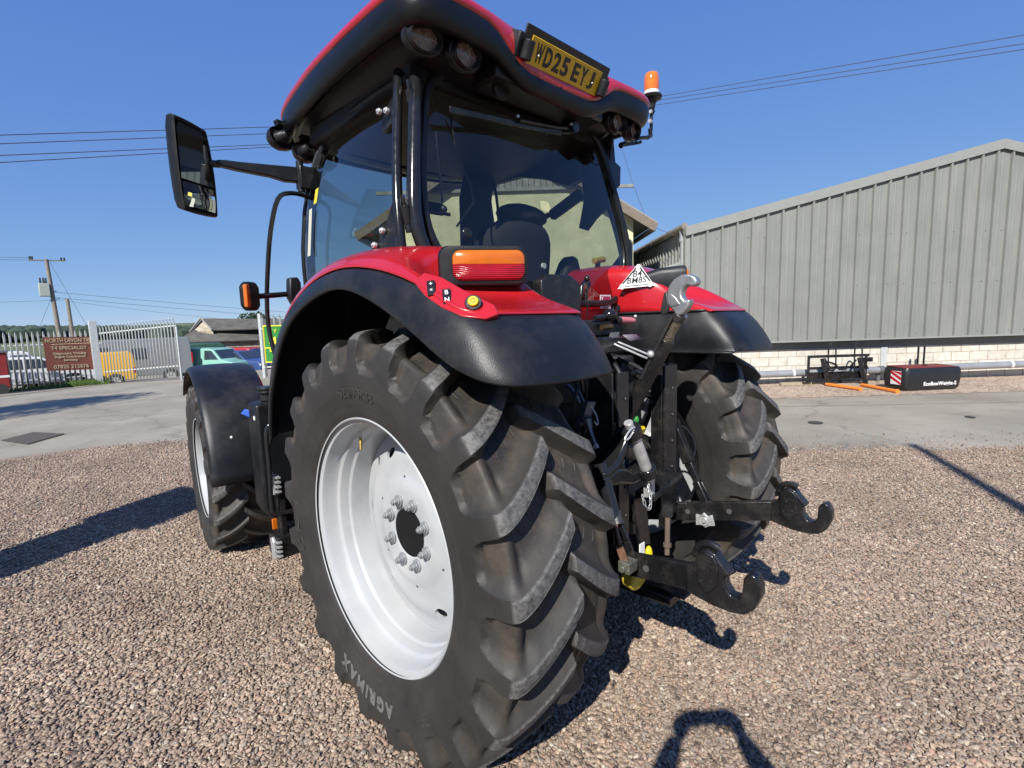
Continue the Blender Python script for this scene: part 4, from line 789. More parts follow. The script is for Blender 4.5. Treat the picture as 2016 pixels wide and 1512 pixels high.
m = MB(); m.cyl((-.035, -.01, -.075), (-.018, -.01, -.075), .012, n=10); m.cyl((-.05, -.012, -.145), (-.02, -.012, -.145), .013, n=10); m.build('clamp_bolt', ZINC, bc)
m = MB(); m.tube([(-.02, 0, -.19), (-.01, 0, -.24), (-.06, 0, -.262)], .016, n=12); m.tube([(-.06, 0, -.262), (-.16, .0, -.285), (-.26, .02, -.32), (-.36, .04, -.37)], [.014, .013, .013, .02], n=10); m.bar((-.32, .03, -.36), (-.14, .005, -.31), .012, .02); m.build('beacon_arm', BLKM, bc)
m = MB(); m.prism([(-.06, .10), (.02, .13), (.02, .0), (.075, -.02), (.05, -.14), (.0, -.17), (-.06, -.06)], (.735, .11, 2.63), (1, 0, 0), (0, .1, 1), (0, -1, 0), .02); m.build('beacon_mount', BLKM, T, bevel=.004)
m = MB(); m.tube(smoothpts([(.80, .02, 2.77), (.84, .0, 2.74), (.90, .01, 2.75), (.97, .05, 2.79)], 4), .004, n=6); m.build('beacon_cable', BLK, T)
# ---- front fender (steers with the wheel)
def front_fender(sx):
    st = R(-6.8); M_ = Matrix.Translation((sx * .909, 2.614, .62)) @ Matrix.Rotation(st, 4, 'Z'); rows = []
    for k in range(15):
        th = R(2 + k * 134 / 14); rr = .735 + .045 * math.sin(th) ** 2
        sec = [(.205, rr - .035), (.20, rr - .012), (.18, rr), (.05, rr + .008), (-.08, rr + .006), (-.19, rr - .002), (-.215, rr - .02), (-.22, rr - .05)]
        rows.append([tuple(M_ @ Vector((sx * a, -r_ * math.cos(th), r_ * math.sin(th)))) for a, r_ in sec])
    m = MB(); m.grid(rows, flip=sx < 0); ff = m.build('front_fender', BLK, T, sub=1, solid=.008, ang=60)
    m = MB(); p = M_ @ Vector((sx * .06, -.748 * math.cos(R(26)), .748 * math.sin(R(26)))); m.sphere(p, .013, 10); m.build('fender_bolt', ZINC, ff)
    m = MB(); a = M_ @ Vector((-sx * .22, -.4, .45)); b = M_ @ Vector((-sx * .30, 0, .0)); m.bar(a, b, .05, .04); m.bar(M_ @ Vector((-sx * .2, -.35, .62)), M_ @ Vector((-sx * .22, -.4, .43)), .05, .03); m.build('fender_stay', BLKM, T)
front_fender(-1); front_fender(1)
# ---- tank, steps, bonnet, chassis
tk = empty('fuel_tank', parent=T)
m = MB(); m.prism([(-1.0, 1.195), (-.96, 1.205), (-.50, 1.215), (-.50, .38), (-.90, .40), (-.97, .47), (-1.0, .53)], (0, 1.66, 0), (1, 0, 0), (0, 0, 1), (0, -1, 0), .17); m.build('tank_body', BLK, tk, bevel=.018, seg=3)
m = MB(); m.cyl((-.90, 1.64, 1.21), (-.90, 1.64, 1.26), .045, n=24); m.cyl((-.90, 1.64, 1.26), (-.90, 1.64, 1.275), .062, n=24); m.cyl((-.90, 1.64, 1.28), (-.90, 1.64, 1.30), .062, n=24); m.build('filler_cap', BLK, tk, bevel=.004)
m = MB(); m.prism([(0, 0), (-.05, .025), (-.02, .055), (0, .05)], (-1.01, 1.68, 1.11), (.7, -.7, 0), (0, 0, 1), (0, 1, 0), .03); m.build('blue_tap', mat('blue plastic', (.03, .10, .45), .4), tk, bevel=.004)
m = MB(); m.box(-1.004, -.996, 1.60, 1.62, 1.10, 1.125); m.build('white_clip', WHITE, tk)
m = MB(); m.tube(smoothpts([(-.78, 1.42, 1.04), (-.86, 1.43, 1.085), (-.95, 1.45, 1.085), (-.985, 1.46, 1.04), (-.985, 1.47, .80), (-.98, 1.50, .56), (-.96, 1.50, .51), (-.86, 1.48, .50)], 4), .0145, n=12); m.tube([(-.83, 1.43, .98), (-.86, 1.43, .90), (-.86, 1.44, .55)], .012, n=10); m.build('step_rail', BLKG, T)
STEP = mat('cast aluminium step', (.55, .56, .56), .4, metal=.6, var=.15, vscale=40)
for z0, xo in ((.285, -.99), (.70, -.965)):
    s_ = empty('step', parent=T)
    m = MB(); m.prism([(-.03, -.065), (.02, -.075), (.035, .06), (.0, .075), (-.025, .05)], (xo, 1.50, z0), (.0, 1, 0), (0, 0, 1), (1, 0, 0), .02); m.build('tread_end', STEP, s_, bevel=.005)
    for q in range(4): m = MB(); m.box(xo + .005, xo + .03, 1.44, 1.53, z0 - .05 + .03 * q, z0 - .04 + .03 * q); m.build('tread_tooth', STEP, s_)
    m = MB(); m.box(xo + .012, xo + .42, 1.46, 1.62, z0 - .07, z0 + (.07 if z0 < .5 else -.03)); m.build('step_plate', BLKM, s_, bevel=.005)
m = MB(); m.box(-.93, -.90, 1.50, 1.60, .33, .66); m.build('step_hanger', BLKM, T)
m = MB(); m.box(-.975, -.945, 1.535, 1.55, .39, .46); m.build('amber_reflector', ORG, T, bevel=.003)
m = MB(); rows = []
for y, w, z in ((1.16, .42, 1.80), (1.7, .40, 1.79), (2.4, .37, 1.72), (2.95, .34, 1.60), (3.22, .30, 1.42), (3.30, .26, 1.2)):
    rows.append([(-w, y, 1.02), (-w, y, z - .30), (-w * .94, y, z - .10), (-w * .65, y, z - .02), (0, y, z), (w * .65, y, z - .02), (w * .94, y, z - .10), (w, y, z - .30), (w, y, 1.02)])
m.grid(rows); m.f.append(tuple(range(9 * 5, 9 * 6))); m.mi.append(0); m.build('bonnet', RED, T, sub=1, ang=60)
m = MB(); m.box(-.22, .22, -.30, 1.3, .55, 1.12); m.box(-.20, .20, 1.3, 3.2, .50, 1.05); m.box(-.30, .30, 2.9, 3.35, .55, 1.15); m.build('transmission', IRON, T, bevel=.03)
m = MB(); m.lathe([(-.80, .001), (-.80, .13), (-.62, .13), (-.55, .17), (-.25, .19), (.25, .19), (.55, .17), (.62, .13), (.80, .13), (.80, .001)], 24, 'x', (0, 0, .80)); m.build('rear_axle', IRON, T)
m = MB(); m.box(-.78, .78, 2.54, 2.70, .52, .70); m.build('front_axle', IRON, T, bevel=.02)
m = MB(); m.box(-.55, .55, -.10, .3, 1.22, 1.46); m.box(-.52, -.40, -.18, .4, .95, 1.45); m.box(.40, .52, -.18, .4, .95, 1.45); m.box(-.50, .50, -.02, .03, .45, 1.3); m.build('rear_crossmember', DARK, T, bevel=.015)
m = MB(); m.box(-.85, -.60, .25, 1.45, .62, .70); m.box(-.62, -.45, .9, 1.55, .35, 1.25); m.box(.45, .62, .9, 1.75, .35, 1.25); m.build('battery_box', DARK, T, bevel=.02)

# ---- three-point linkage
HK = [(-.980, .797), (-1.006, .799), (-1.015, .841), (-1.029, .863), (-1.052, .877), (-1.082, .869), (-1.102, .842), (-1.132, .811), (-1.113, .794), (-1.117, .768), (-1.136, .742), (-1.161, .741), (-1.173, .765), (-1.175, .813), (-1.185, .831), (-1.200, .838), (-1.213, .834), (-1.228, .803), (-1.230, .770), (-1.211, .72), (-1.181, .691), (-1.138, .681), (-1.073, .682), (-1.025, .691), (-.980, .701)]
for sx in (-1, 1):
    ar = empty('lower_link', parent=T)
    m = MB(); 
    for (a, b) in (((.415, -.995, .750), (.36, -.60, .665)), ((.36, -.60, .665), (.30, -.12, .565))):
        m.bar((sx * a[0], a[1], a[2]), (sx * b[0], b[1], b[2]), .032, .092, up=(0, 0, 1))
    m.build('link_bar', BLKM, ar, bevel=.004)
    m = MB(); m.prism(HK, (sx * .42, 0, 0), (0, 1, 0), (0, 0, 1), (1, 0, 0), .050); hk = m.build('claw_hook', BLKM, ar, bevel=.007, seg=3)
    m = MB(); m.prism([(-1.022, .75), (-1.02, .85), (-1.05, .871), (-1.078, .864), (-1.095, .84), (-1.095, .76), (-1.06, .72)], (sx * .42, 0, 0), (0, 1, 0), (0, 0, 1), (1, 0, 0), .066); m.build('hook_cheek', BLKM, ar, bevel=.006, seg=3)
    m = MB(); m.tube(smoothpts([(sx * .42, -1.00, .83), (sx * .42, -1.02, .875), (sx * .42, -1.055, .889), (sx * .42, -1.085, .880)], 4), .013, n=10); m.cyl((sx * .40, -1.012, .852), (sx * .44, -1.012, .852), .010, n=12); m.build('latch_lever', BLKM, ar)
    for y, z in ((-1.050, .815), (-1.075, .775), (-1.04, .765)):
        m = MB(); m.cyl((sx * .42 - .038, y, z), (sx * .42 + .038, y, z), .0055, n=10); m.build('hook_rivet', IRON, ar)
    for z_, s_ in ((.838, 'IWHF'), (.768, 'CBM')): put_text(s_, .019, IRON, hk, (sx * .42 - .0338 if True else 0, -1.062, z_ - .015), (0, -1, 0), (0, 0, 1), .002)
    for y in (-.80, -.60, -.52):
        m = MB(); z = .665 - (y + .6) * .215; x = .36 - (y + .6) * .137; m.cyl((sx * x - .02, y, z), (sx * x + .02, y, z), .013, n=16); m.build('link_hole', mat('dark hole', (.06, .06, .06), .8), ar)
# left lift rod and clevis
lr = empty('lift_rod', parent=T)
m = MB(); m.cyl((-.42, -.60, 1.09), (-.43, -.675, .885), .027, n=14); m.cyl((-.395, -.59, 1.07), (-.40, -.65, .90), .012, n=10); m.build('rod_tube', BLKG, lr)
m = MB(); m.cyl((-.42, -.665, .905), (-.432, -.69, .86), .029, n=14); m.build('rod_collar', IRON, lr, bevel=.002)
for dx, mt in ((-.028, mat('rusty steel', (.16, .085, .05), .7, metal=.3, var=.4, vscale=40)), (.022, BLKM)):
    m = MB(); m.bar((-.43 + dx * .5, -.685, .87), (-.44 + dx, -.72, .80), .012, .03); m.bar((-.44 + dx, -.72, .80), (-.43 + dx, -.755, .70), .012, .03); m.build('fork_leg', mt, lr, bevel=.002)
m = MB(); m.box(-.485, -.425, -.775, -.725, .700, .745); m.cyl((-.50, -.75, .722), (-.40, -.75, .722), .014, n=12); m.build('rod_pin_block', mat('olive zinc', (.14, .145, .11), .5, metal=.5, var=.3, vscale=50), lr, bevel=.008, seg=3)
rr_ = empty('lift_rod', parent=T)
m = MB(); m.bar((.43, -.46, 1.12), (.425, -.565, .90), .05, .055, up=(0, 1, 0)); m.bar((.425, -.565, .90), (.42, -.62, .80), .045, .045, up=(0, 1, 0), w2=.03, h2=.03); m.bar((.405, -.61, .81), (.40, -.69, .66), .014, .04, up=(0, 1, 0)); m.bar((.44, -.61, .81), (.44, -.70, .66), .014, .035, up=(0, 1, 0)); m.build('rod_body', BLKM, rr_, bevel=.005)
m = MB(); m.tube(smoothpts([(.455, -.47, 1.09), (.49, -.52, 1.06), (.50, -.56, .98), (.46, -.57, .92)], 4), .006, n=8); m.build('rod_handle', BLKG, rr_)
m = MB(); m.prism([(1.4 * a_, 1.4 * b_) for a_, b_ in [(-.035, -.022), (-.03, .018), (-.012, .014), (.0, .026), (.012, .014), (.03, .020), (.034, -.018), (.016, -.020), (.0, -.028), (-.016, -.02)]], (.345, -.69, .645), (0, -1, .15), (0, .15, 1), (1, 0, 0), .012); m.cyl((.35, -.69, .645), (.47, -.69, .645), .012, n=14); m.build('retaining_plate', ZINC, rr_, bevel=.002)
m = MB(); m.cyl((.345, -.69, .645), (.325, -.69, .645), .012, n=14); m.tube([Vector((.333, -.69 + .026 * math.cos(a), .645 + .026 * math.sin(a))) for a in [2 * math.pi * k / 16 for k in range(17)]], .0025, n=6); m.build('pin_ring', ZINC, rr_)
# top link with its hook
tk2 = empty('top_link', parent=T)
TH = [(-.700, 1.690), (-.675, 1.716), (-.670, 1.745), (-.672, 1.775), (-.682, 1.80), (-.705, 1.824), (-.736, 1.838), (-.772, 1.837), (-.795, 1.825), (-.806, 1.807), (-.802, 1.792), (-.788, 1.785), (-.764, 1.791), (-.748, 1.786), (-.738, 1.766), (-.740, 1.745), (-.752, 1.731), (-.776, 1.734), (-.772, 1.712), (-.762, 1.694), (-.742, 1.672), (-.718, 1.664)]
CAST = mat('silver cast hook', (.42, .42, .41), .38, metal=.75, var=.12, vscale=30, bump=.0015, bscale=170)
m = MB(); m.prism(TH, (0, 0, 0), (0, 1, 0), (0, 0, 1), (1, 0, 0), .046); m.build('claw_hook', CAST, tk2, bevel=.009, seg=3)
m = MB(); m.prism([(-.690, 1.705), (-.688, 1.765), (-.715, 1.745), (-.735, 1.715)], (-.024, 0, 0), (0, 1, 0), (0, 0, 1), (1, 0, 0), .006); m.build('hook_rib', CAST, tk2, bevel=.003)
m = MB(); m.prism([(-.655, 1.765), (-.668, 1.775), (-.680, 1.70), (-.665, 1.672), (-.645, 1.676), (-.640, 1.700)], (-.012, 0, 0), (0, 1, 0), (0, 0, 1), (1, 0, 0), .014); m.build('hook_latch', IRON, tk2, bevel=.004)
AX = lambda t: Vector((0, -.722 + .252 * t, 1.672 - .455 * t))
m = MB(); m.cyl(AX(0), AX(.06), .027, n=18); m.build('lock_collar', IRON, tk2, bevel=.003)
m = MB(); m.cyl(AX(.05), AX(.23), .0225, n=20); m.cyl(AX(.2), AX(.235), .0265, n=20); m.build('threaded_rod', mat('greasy steel', (.20, .185, .13), .35, metal=.8, var=.4, vscale=60, bump=.002, bscale=120), tk2)
m = MB(); m.cyl(AX(.235), AX(1.0), .034, .034, n=22); m.cyl(AX(1.0), AX(1.25), .034, .024, n=22); m.build('link_tube', BLKM, tk2, bevel=.002)
m = MB(); m.cyl(AX(.02) + Vector((-.035, .015, 0)), AX(.62) + Vector((-.036, .012, .0)), .0075, n=10); m.cyl(AX(.02) + Vector((-.02, .02, 0)), AX(.6) + Vector((-.02, .02, .0)), .004, n=8); m.build('latch_rod', IRON, tk2)
m = MB(); m.sphere(AX(.0) + Vector((.022, -.012, -.008)), .010, 12); m.sphere((-.045, -.608, 1.503), .017, 14); m.build('clip_ball', ZINC, tk2)
m = MB()
m.tube([(-.012, -.395, 1.545), (-.012, -.555, 1.487), (-.02, -.58, 1.482), (-.02, -.60, 1.50)], .005, n=8); m.tube([(.02, -.395, 1.553), (.02, -.57, 1.492)], .005, n=8); m.build('support_clip', ZINC, T)
m = MB(); m.prism([(-.02, .0), (.02, .02), (.04, .06), (.07, .06), (.07, -.03), (.02, -.05)], (0, -.37, 1.545), (0, -.4, 0), (0, 0, .9), (1, 0, 0), .06); m.build('clip_bracket', mat('dull plated bracket', (.30, .30, .29), .45, metal=.7, var=.3, vscale=30), T)
# hydraulic bits under the window
m = MB(); m.box(-.26, .16, -.34, -.12, 1.58, 1.66); m.box(-.20, .10, -.40, -.2, 1.50, 1.58); m.build('spool_block', BLKM, T, bevel=.01)
m = MB(); m.sphere((.02, -.35, 1.682), .034, 20, (1, 1, .85)); m.cyl((-.10, -.35, 1.67), (.0, -.35, 1.675), .012, n=10); m.build('round_valve_cap', BLKG, T)
m = MB(); m.cyl((.085, -.35, 1.655), (.105, -.35, 1.655), .018, n=16); m.build('coupler_neck', BLKM, T)
m = MB(); m.cyl((.105, -.35, 1.655), (.215, -.35, 1.650), .0175, n=20); m.cyl((.215, -.35, 1.65), (.235, -.35, 1.65), .013, n=16); m.build('pink_coupler', mat('faded pink plastic', (.52, .16, .17), .5, var=.2, vscale=80), T, bevel=.002)
m = MB(); m.sphere((.258, -.345, 1.672), .0085, 12); m.build('grease_nipple', ZINC, T)
m = MB(); m.cyl((-.06, -.36, 1.625), (.02, -.36, 1.625), .013, n=14); m.build('brass_fitting', mat('old brass', (.16, .11, .05), .4, metal=.8, var=.3), T)
m = MB(); m.add([(.02, -.42, 1.585), (.14, -.42, 1.582), (.17, -.44, 1.555), (.05, -.44, 1.555)], [(0, 1, 2, 3)]); m.build('label_plate', mat('grey violet label', (.14, .12, .14), .4), T, solid=.004)
# ladder uprights of the hitch
for sx in (-1, 1):
    hw2 = .06 if sx > 0 else .040
    m = MB(); m.box(sx * .207 - hw2, sx * .207 + hw2, -.575, -.560, .68, 1.435); m.box(sx * .207 + sx * .052, sx * .207 + sx * .062, -.56, -.45, .68, 1.435); m.box(sx * .207 - sx * .062, sx * .207 - sx * .052, -.56, -.50, .68, 1.39); up = m.build('hitch_upright', BLKM, T, bevel=.003)
    for z in (.80, .93, 1.06, 1.19, 1.32): m = MB(); m.sphere((sx * .207 + .01, -.577, z), .0075, 10); m.build('upright_bolt', IRON, up)
m = MB(); m.prism([(-.10, .0), (.165, .045), (.165, .02), (-.05, -.02), (-.10, -.03)], (.02, -.60, .875), (1, 0, 0), (0, 0, 1), (0, 1, 0), .10); m.prism([(.02, .0), (.12, .0), (.14, -.18), (.03, -.20)], (.06, -.585, .86), (1, 0, 0), (0, 0, 1), (0, 1, 0), .02); m.prism([(-.12, .0), (-.02, .0), (.03, -.26), (-.06, -.24)], (.0, -.56, .85), (1, 0, 0), (0, 0, 1), (0, 1, 0), .02); m.build('hitch_frame', BLKM, T, bevel=.004)
m = MB(); m.cyl((.115, -.61, .70), (.112, -.61, .52), .013, n=12); m.cyl((.113, -.61, .575), (.113, -.61, .56), .02, n=12); m.build('jack_rod', mat('brown scaled steel', (.11, .08, .06), .7, var=.3), T)
m = MB(); m.box(-.12, .12, -.75, -.1, .40, .44); m.box(-.09, .09, -.80, -.5, .44, .455); m.build('drawbar', BLKM, T, bevel=.004)
m = MB(); m.cyl((0, -.52, .72), (0, -.32, .72), .035, n=20); m.cyl((0, -.50, .72), (0, -.36, .72), .09, .12, n=24); m.build('pto_guard', DARK, T)
# clevis with the zinc pin
cl = empty('pin_clevis', parent=T)
m = MB(); m.prism([(-.455, 1.06), (-.36, 1.09), (-.30, 1.16), (-.285, 1.20), (-.26, 1.215), (-.24, 1.195), (-.25, 1.16), (-.28, 1.13), (-.33, 1.06), (-.42, 1.03)], (0, -.61, 0), (1, 0, 0), (0, 0, 1), (0, 1, 0), .075); m.build('upper_jaw', BLKG, cl, bevel=.014, seg=3)
m = MB(); m.prism([(-.455, 1.04), (-.36, 1.065), (-.30, 1.055), (-.24, 1.02), (-.17, 1.03), (-.125, 1.045), (-.10, 1.025), (-.11, .985), (-.17, .965), (-.25, .965), (-.33, .99), (-.43, 1.00)], (0, -.61, 0), (1, 0, 0), (0, 0, 1), (0, 1, 0), .075); m.build('lower_jaw', BLKG, cl, bevel=.014, seg=3)
for a_, b_ in (((-.288, -.655, 1.222), (-.262, -.655, 1.180)), ((-.168, -.655, 1.030), (-.142, -.655, .986))): m = MB(); m.cyl(a_, b_, .043, n=24); m.build('jaw_boss', BLKG, cl, bevel=.008, seg=3)
m = MB(); m.cyl((-.275, -.66, 1.20), (-.155, -.66, 1.0), .0255, n=24); m.cyl((-.300, -.655, 1.245), (-.275, -.655, 1.205), .019, n=16); m.cyl((-.150, -.655, .99), (-.130, -.655, .955), .019, n=16); m.build('zinc_pin', ZINC, cl, bevel=.002)
m = MB(); m.tube(smoothpts([(-.29, -.68, 1.225), (-.32, -.68, 1.222), (-.355, -.68, 1.20), (-.36, -.68, 1.185), (-.33, -.68, 1.19), (-.295, -.68, 1.215)], 3), .004, n=8); m.build('pin_clip', ZINC, cl)
m = MB()
for x in (-.125, -.085): m.box(x, x + .028, -.64, -.62, .875, .955)
m.build('zinc_strap', ZINC, cl, bevel=.003)
def chain(name, pts, parent):
    P = smoothpts(pts, 6); k = 0; acc = 0; last = P[0]; m = MB()
    for a, b in zip(P, P[1:]):
        if (b - last).length > .019:
            d = (b - last).normalized(); s = d.cross(Vector((.3, .9, .2))).normalized(); s = s if k % 2 else d.cross(s); c = (last + b) / 2; L_ = .013
            m.tube([c + d * (L_ * math.cos(t)) + s * (.006 * math.sin(t)) for t in [2 * math.pi * q / 10 for q in range(11)]], .0017, n=5, caps=False); last = b; k += 1
    m.build(name, ZINC, parent)
chain('chain', [(-.155, -.66, .955), (-.165, -.68, .90), (-.19, -.69, .855), (-.225, -.69, .88), (-.235, -.68, .93)], cl); chain('chain', [(-.25, -.60, 1.10), (-.255, -.60, 1.06), (-.245, -.60, 1.03)], cl)
# stabiliser turnbuckle hanging on the left
tb = empty('stabiliser', parent=T)
ZB = mat('blue grey plated steel', (.13, .155, .175), .38, metal=.6, var=.3, vscale=30)
m = MB(); m.tube(smoothpts([(-.35, -.375, 1.385), (-.35, -.40, 1.375), (-.35, -.43, 1.34), (-.35, -.45, 1.31)], 3), .009, n=8); m.tube([(-.31, -.40, 1.38), (-.32, -.45, 1.31)], .007, n=8); m.prism([(-.02, .05), (.02, .05), (.022, -.05), (-.018, -.055)], (-.345, -.475, 1.27), (.8, -.5, 0), (.1, -.35, 1), (0, 1, 0), .03); m.build('stabiliser_fork', ZB, tb, bevel=.004)
m = MB(); m.cyl((-.35, -.485, 1.245), (-.35, -.500, 1.205), .022, .014, n=14); m.cyl((-.35, -.500, 1.205), (-.35, -.528, 1.14), .0095, n=12); m.build('stabiliser_screw', ZB, tb)
m = MB(); m.cyl((-.35, -.526, 1.143), (-.35, -.534, 1.127), .013, n=6); m.build('stabiliser_nut', ZINC, tb)
m = MB(); m.tube(smoothpts([(-.34, -.50, 1.30), (-.335, -.52, 1.27), (-.333, -.53, 1.235), (-.34, -.53, 1.225), (-.345, -.52, 1.24)], 3), .0025, n=6); m.build('spring_clip', ZINC, tb)
# coloured caps, hoses, cables in the dark middle
m = MB(); m.tube(smoothpts([(.035 + .045 * math.cos(a), -.50, 1.118 + .020 * math.sin(a) + .012 * math.cos(a)) for a in [2 * math.pi * k / 10 for k in range(10)]], 2, closed=True), .004, n=8, caps=False); m.box(.01, .055, -.51, -.49, 1.125, 1.15); m.cyl((.03, -.50, 1.14), (.075, -.50, 1.135), .012, n=10); m.build('yellow_cap', mat('bright yellow rubber', (.85, .58, .01), .45), T)
m = MB(); m.sphere((.02, -.49, 1.185), .020, 12, (.8, 1, 1.3)); m.cyl((.035, -.49, 1.17), (.045, -.49, 1.135), .006, n=8); m.build('green_cap', mat('green rubber', (.02, .20, .03), .5), T)
m = MB(); m.cyl((-.27, -.64, .60), (-.27, -.70, .585), .068, n=32); m.build('yellow_disc', mat('dirty yellow plastic', (.42, .33, .03), .5, var=.2, vscale=20), T, bevel=.012, seg=3)
m = MB(); m.sphere((-.215, -.70, .665), .030, 14, (.7, .5, 1.3)); m.build('yellow_plug', YEL, T)
m = MB(); m.box(-.29, -.255, -.705, -.70, .68, .735); m.build('paper_tag', WHITE, T)
rnd = random.Random(12)
for pts, r_ in (([(.06, -.30, 1.50), (.02, -.42, 1.38), (.05, -.44, 1.22), (.10, -.42, 1.12)], .013), ([(-.05, -.28, 1.45), (-.08, -.40, 1.36), (-.04, -.44, 1.24), (.0, -.40, 1.08)], .013), ([(.16, -.30, 1.46), (.20, -.42, 1.40), (.19, -.46, 1.28), (.24, -.44, 1.18), (.22, -.38, 1.02)], .011), ([(-.14, -.28, 1.48), (-.18, -.38, 1.40), (-.16, -.42, 1.22), (-.12, -.38, 1.05)], .012), ([(.10, -.42, 1.40), (.16, -.46, 1.39), (.17, -.47, 1.34)], .014)):
    m = MB(); m.tube(smoothpts(pts, 5), r_, n=10); m.build('hydraulic_hose', BLK, T)
m = MB(); m.tube([(-.22, -.40, 1.32), (-.215, -.42, 1.20), (-.22, -.42, 1.02)], .004, n=6); m.build('red_cable', mat('red cable', (.25, .02, .02), .5), T)
rnd = random.Random(31)
for k in range(7):
    x0_, z0_ = rnd.uniform(-.34, -.02), rnd.uniform(1.38, 1.5); x1_, z1_ = x0_ + rnd.uniform(-.08, .10), rnd.uniform(.98, 1.15); yy = rnd.uniform(-.42, -.32)
    m = MB(); m.tube(smoothpts([(x0_, -.20, z0_ + .03), (x0_ + .01, yy, z0_), (x0_ + rnd.uniform(-.05, .06), yy - .03, (z0_ + z1_) / 2 + .06), (x1_, yy + .02, z1_), (x1_, -.25, z1_ - .02)], 5), rnd.choice((.007, .009, .012)), n=8); m.build('hydraulic_hose', BLKG if k % 2 else BLK, T)
for k in range(8):
    x_, z_ = rnd.uniform(-.32, .20), rnd.uniform(1.0, 1.45); y_ = rnd.uniform(-.44, -.34); d_ = Vector((rnd.uniform(-.6, .8), -.5, rnd.uniform(-1, .4))).normalized() * rnd.uniform(.03, .06)
    m = MB(); p_ = Vector((x_, y_, z_)); m.cyl(p_, p_ + d_, rnd.uniform(.008, .014), n=6); m.cyl(p_ + d_, p_ + d_ * 1.6, rnd.uniform(.006, .009), n=12); m.build('hose_fitting', (ZINC, IRON, ZB)[k % 3], T, bevel=.001)
ci = empty('hydraulic_coupling', parent=T)
for k, (a, b, r_, mt) in enumerate((((.15, -.46, 1.31), (.20, -.48, 1.28), .017, ZINC), ((.19, -.47, 1.33), (.23, -.49, 1.31), .012, ZINC), ((.17, -.46, 1.255), (.22, -.475, 1.24), .014, ZINC), ((.24, -.47, 1.27), (.27, -.49, 1.215), .016, ZB), ((.21, -.46, 1.30), (.29, -.50, 1.25), .009, ZINC))):
    m = MB(); m.cyl(a, b, r_, n=14); m.build('coupling_body', mt, ci, bevel=.002)
m = MB(); m.cyl((.14, -.42, 1.05), (.16, -.46, .95), .016, n=12); m.cyl((.02, -.44, 1.07), (.07, -.46, 1.06), .008, n=8); m.build('coupling_stub', IRON, ci)
# security plates on the right fender
def tri_plate(o, ex, ey, s):
    o, ex, ey = Vector(o), Vector(ex).normalized(), Vector(ey).normalized(); ez = ex.cross(ey); q = MB()
    q.prism([(-s * .5, 0), (s * .5, 0), (s * .03, s * .62), (-s * .03, s * .62)], o, ex, ey, ez, .003); p_ = q.build('security_plate', WHITE, T, bevel=.0008)
    L_ = lambda a, b, w: None
    for (a, b) in (((-.40, .05), (.40, .05)), ((-.37, .12), (-.05, .53)), ((.37, .12), (.05, .53))):
        q = MB(); q.bar(o + ex * a[0] * s + ey * a[1] * s + ez * .0018, o + ex * b[0] * s + ey * b[1] * s + ez * .0018, .006 * s / .15 * (.5 if a[1] < .08 else 1), .0008, up=ez); q.build('plate_line', BLKM, p_, smooth=False)
    put_text('84', .038 * s / .15, BLKM, p_, o + ey * s * .36 + ez * .002, ex, ey, .0006, name='plate_number', bold=.0006); put_text('BM8S', .034 * s / .15, BLKM, p_, o + ey * s * .185 + ez * .002, ex, ey, .0006, name='plate_number', bold=.0006)
    for sx in (-1, 1): q = MB(); q.cyl(o + ex * sx * s * .37 + ey * .055 * s, o + ex * sx * s * .37 + ey * .055 * s + ez * .004, .012 * s / .15, n=16); q.build('plate_rivet', ZINC, p_)

_e = Vector((.10, -.2455, .0)).normalized()
tri_plate((.498, -.200, 1.835), (.09, -.185, .009), (.008, -.012, .118), .206)

# ================================================================ surroundings
CONC = mat('pale painted blockwork', (.56, .53, .46), .85, var=.08, vscale=2, bump=.002, bscale=40)
def block_mat():
    m = bpy.data.materials.new('whitewashed blockwork'); m.use_nodes = True; n = m.node_tree.nodes; L = m.node_tree.links; b = n['Principled BSDF']; b.inputs['Roughness'].default_value = .85
    g = n.new('ShaderNodeTexCoord'); br = n.new('ShaderNodeTexBrick'); L.new(g.outputs['UV'], br.inputs[0]); br.inputs['Scale'].default_value = 1; br.inputs['Mortar Size'].default_value = .008; br.inputs['Brick Width'].default_value = .44; br.inputs['Row Height'].default_value = .215
    br.inputs['Color1'].default_value = (.60, .565, .50, 1); br.inputs['Color2'].default_value = (.52, .49, .43, 1); br.inputs['Mortar'].default_value = (.38, .31, .25, 1)
    nz = n.new('ShaderNodeTexNoise'); nz.inputs['Scale'].default_value = 9; nz.inputs['Detail'].default_value = 8; L.new(g.outputs['UV'], nz.inputs[0]); cr = ramp_node(n, [(.3, (.72, .68, .60)), (.6, (1, 1, 1))]); L.new(nz.outputs[0], cr.inputs[0])
    mx = n.new('ShaderNodeMix'); mx.data_type = 'RGBA'; mx.blend_type = 'MULTIPLY'; mx.inputs[0].default_value = .7; L.new(br.outputs[0], mx.inputs[6]); L.new(cr.outputs[0], mx.inputs[7]); L.new(mx.outputs[2], b.inputs['Base Color'])
    bp = n.new('ShaderNodeBump'); bp.inputs['Distance'].default_value = .01; bp.invert = True; L.new(br.outputs['Fac'], bp.inputs['Height']); L.new(bp.outputs[0], b.inputs['Normal']); return m
BLOCK = block_mat()
def uvquad(name, pts, uvs, mt, parent):
    me = bpy.data.meshes.new(name); me.from_pydata(pts, [], [tuple(range(len(pts)))]); me.update(); uv = me.uv_layers.new(name='uv')
    for i, q in enumerate(uvs): uv.data[i].uv = q
    me.materials.append(mt); o = bpy.data.objects.new(name, me); C.objects.link(o); o.parent = parent; return o
CLAD = mat('grey green steel cladding', (.19, .195, .18), .5, var=.08, vscale=1.3, bump=.0008, bscale=60, dust=(.27, .265, .235), dscale=1.6, damt=.6, streak=(2.2, 2.2, .35))
CLADB = mat('pale flashing', (.235, .24, .222), .5, var=.06)
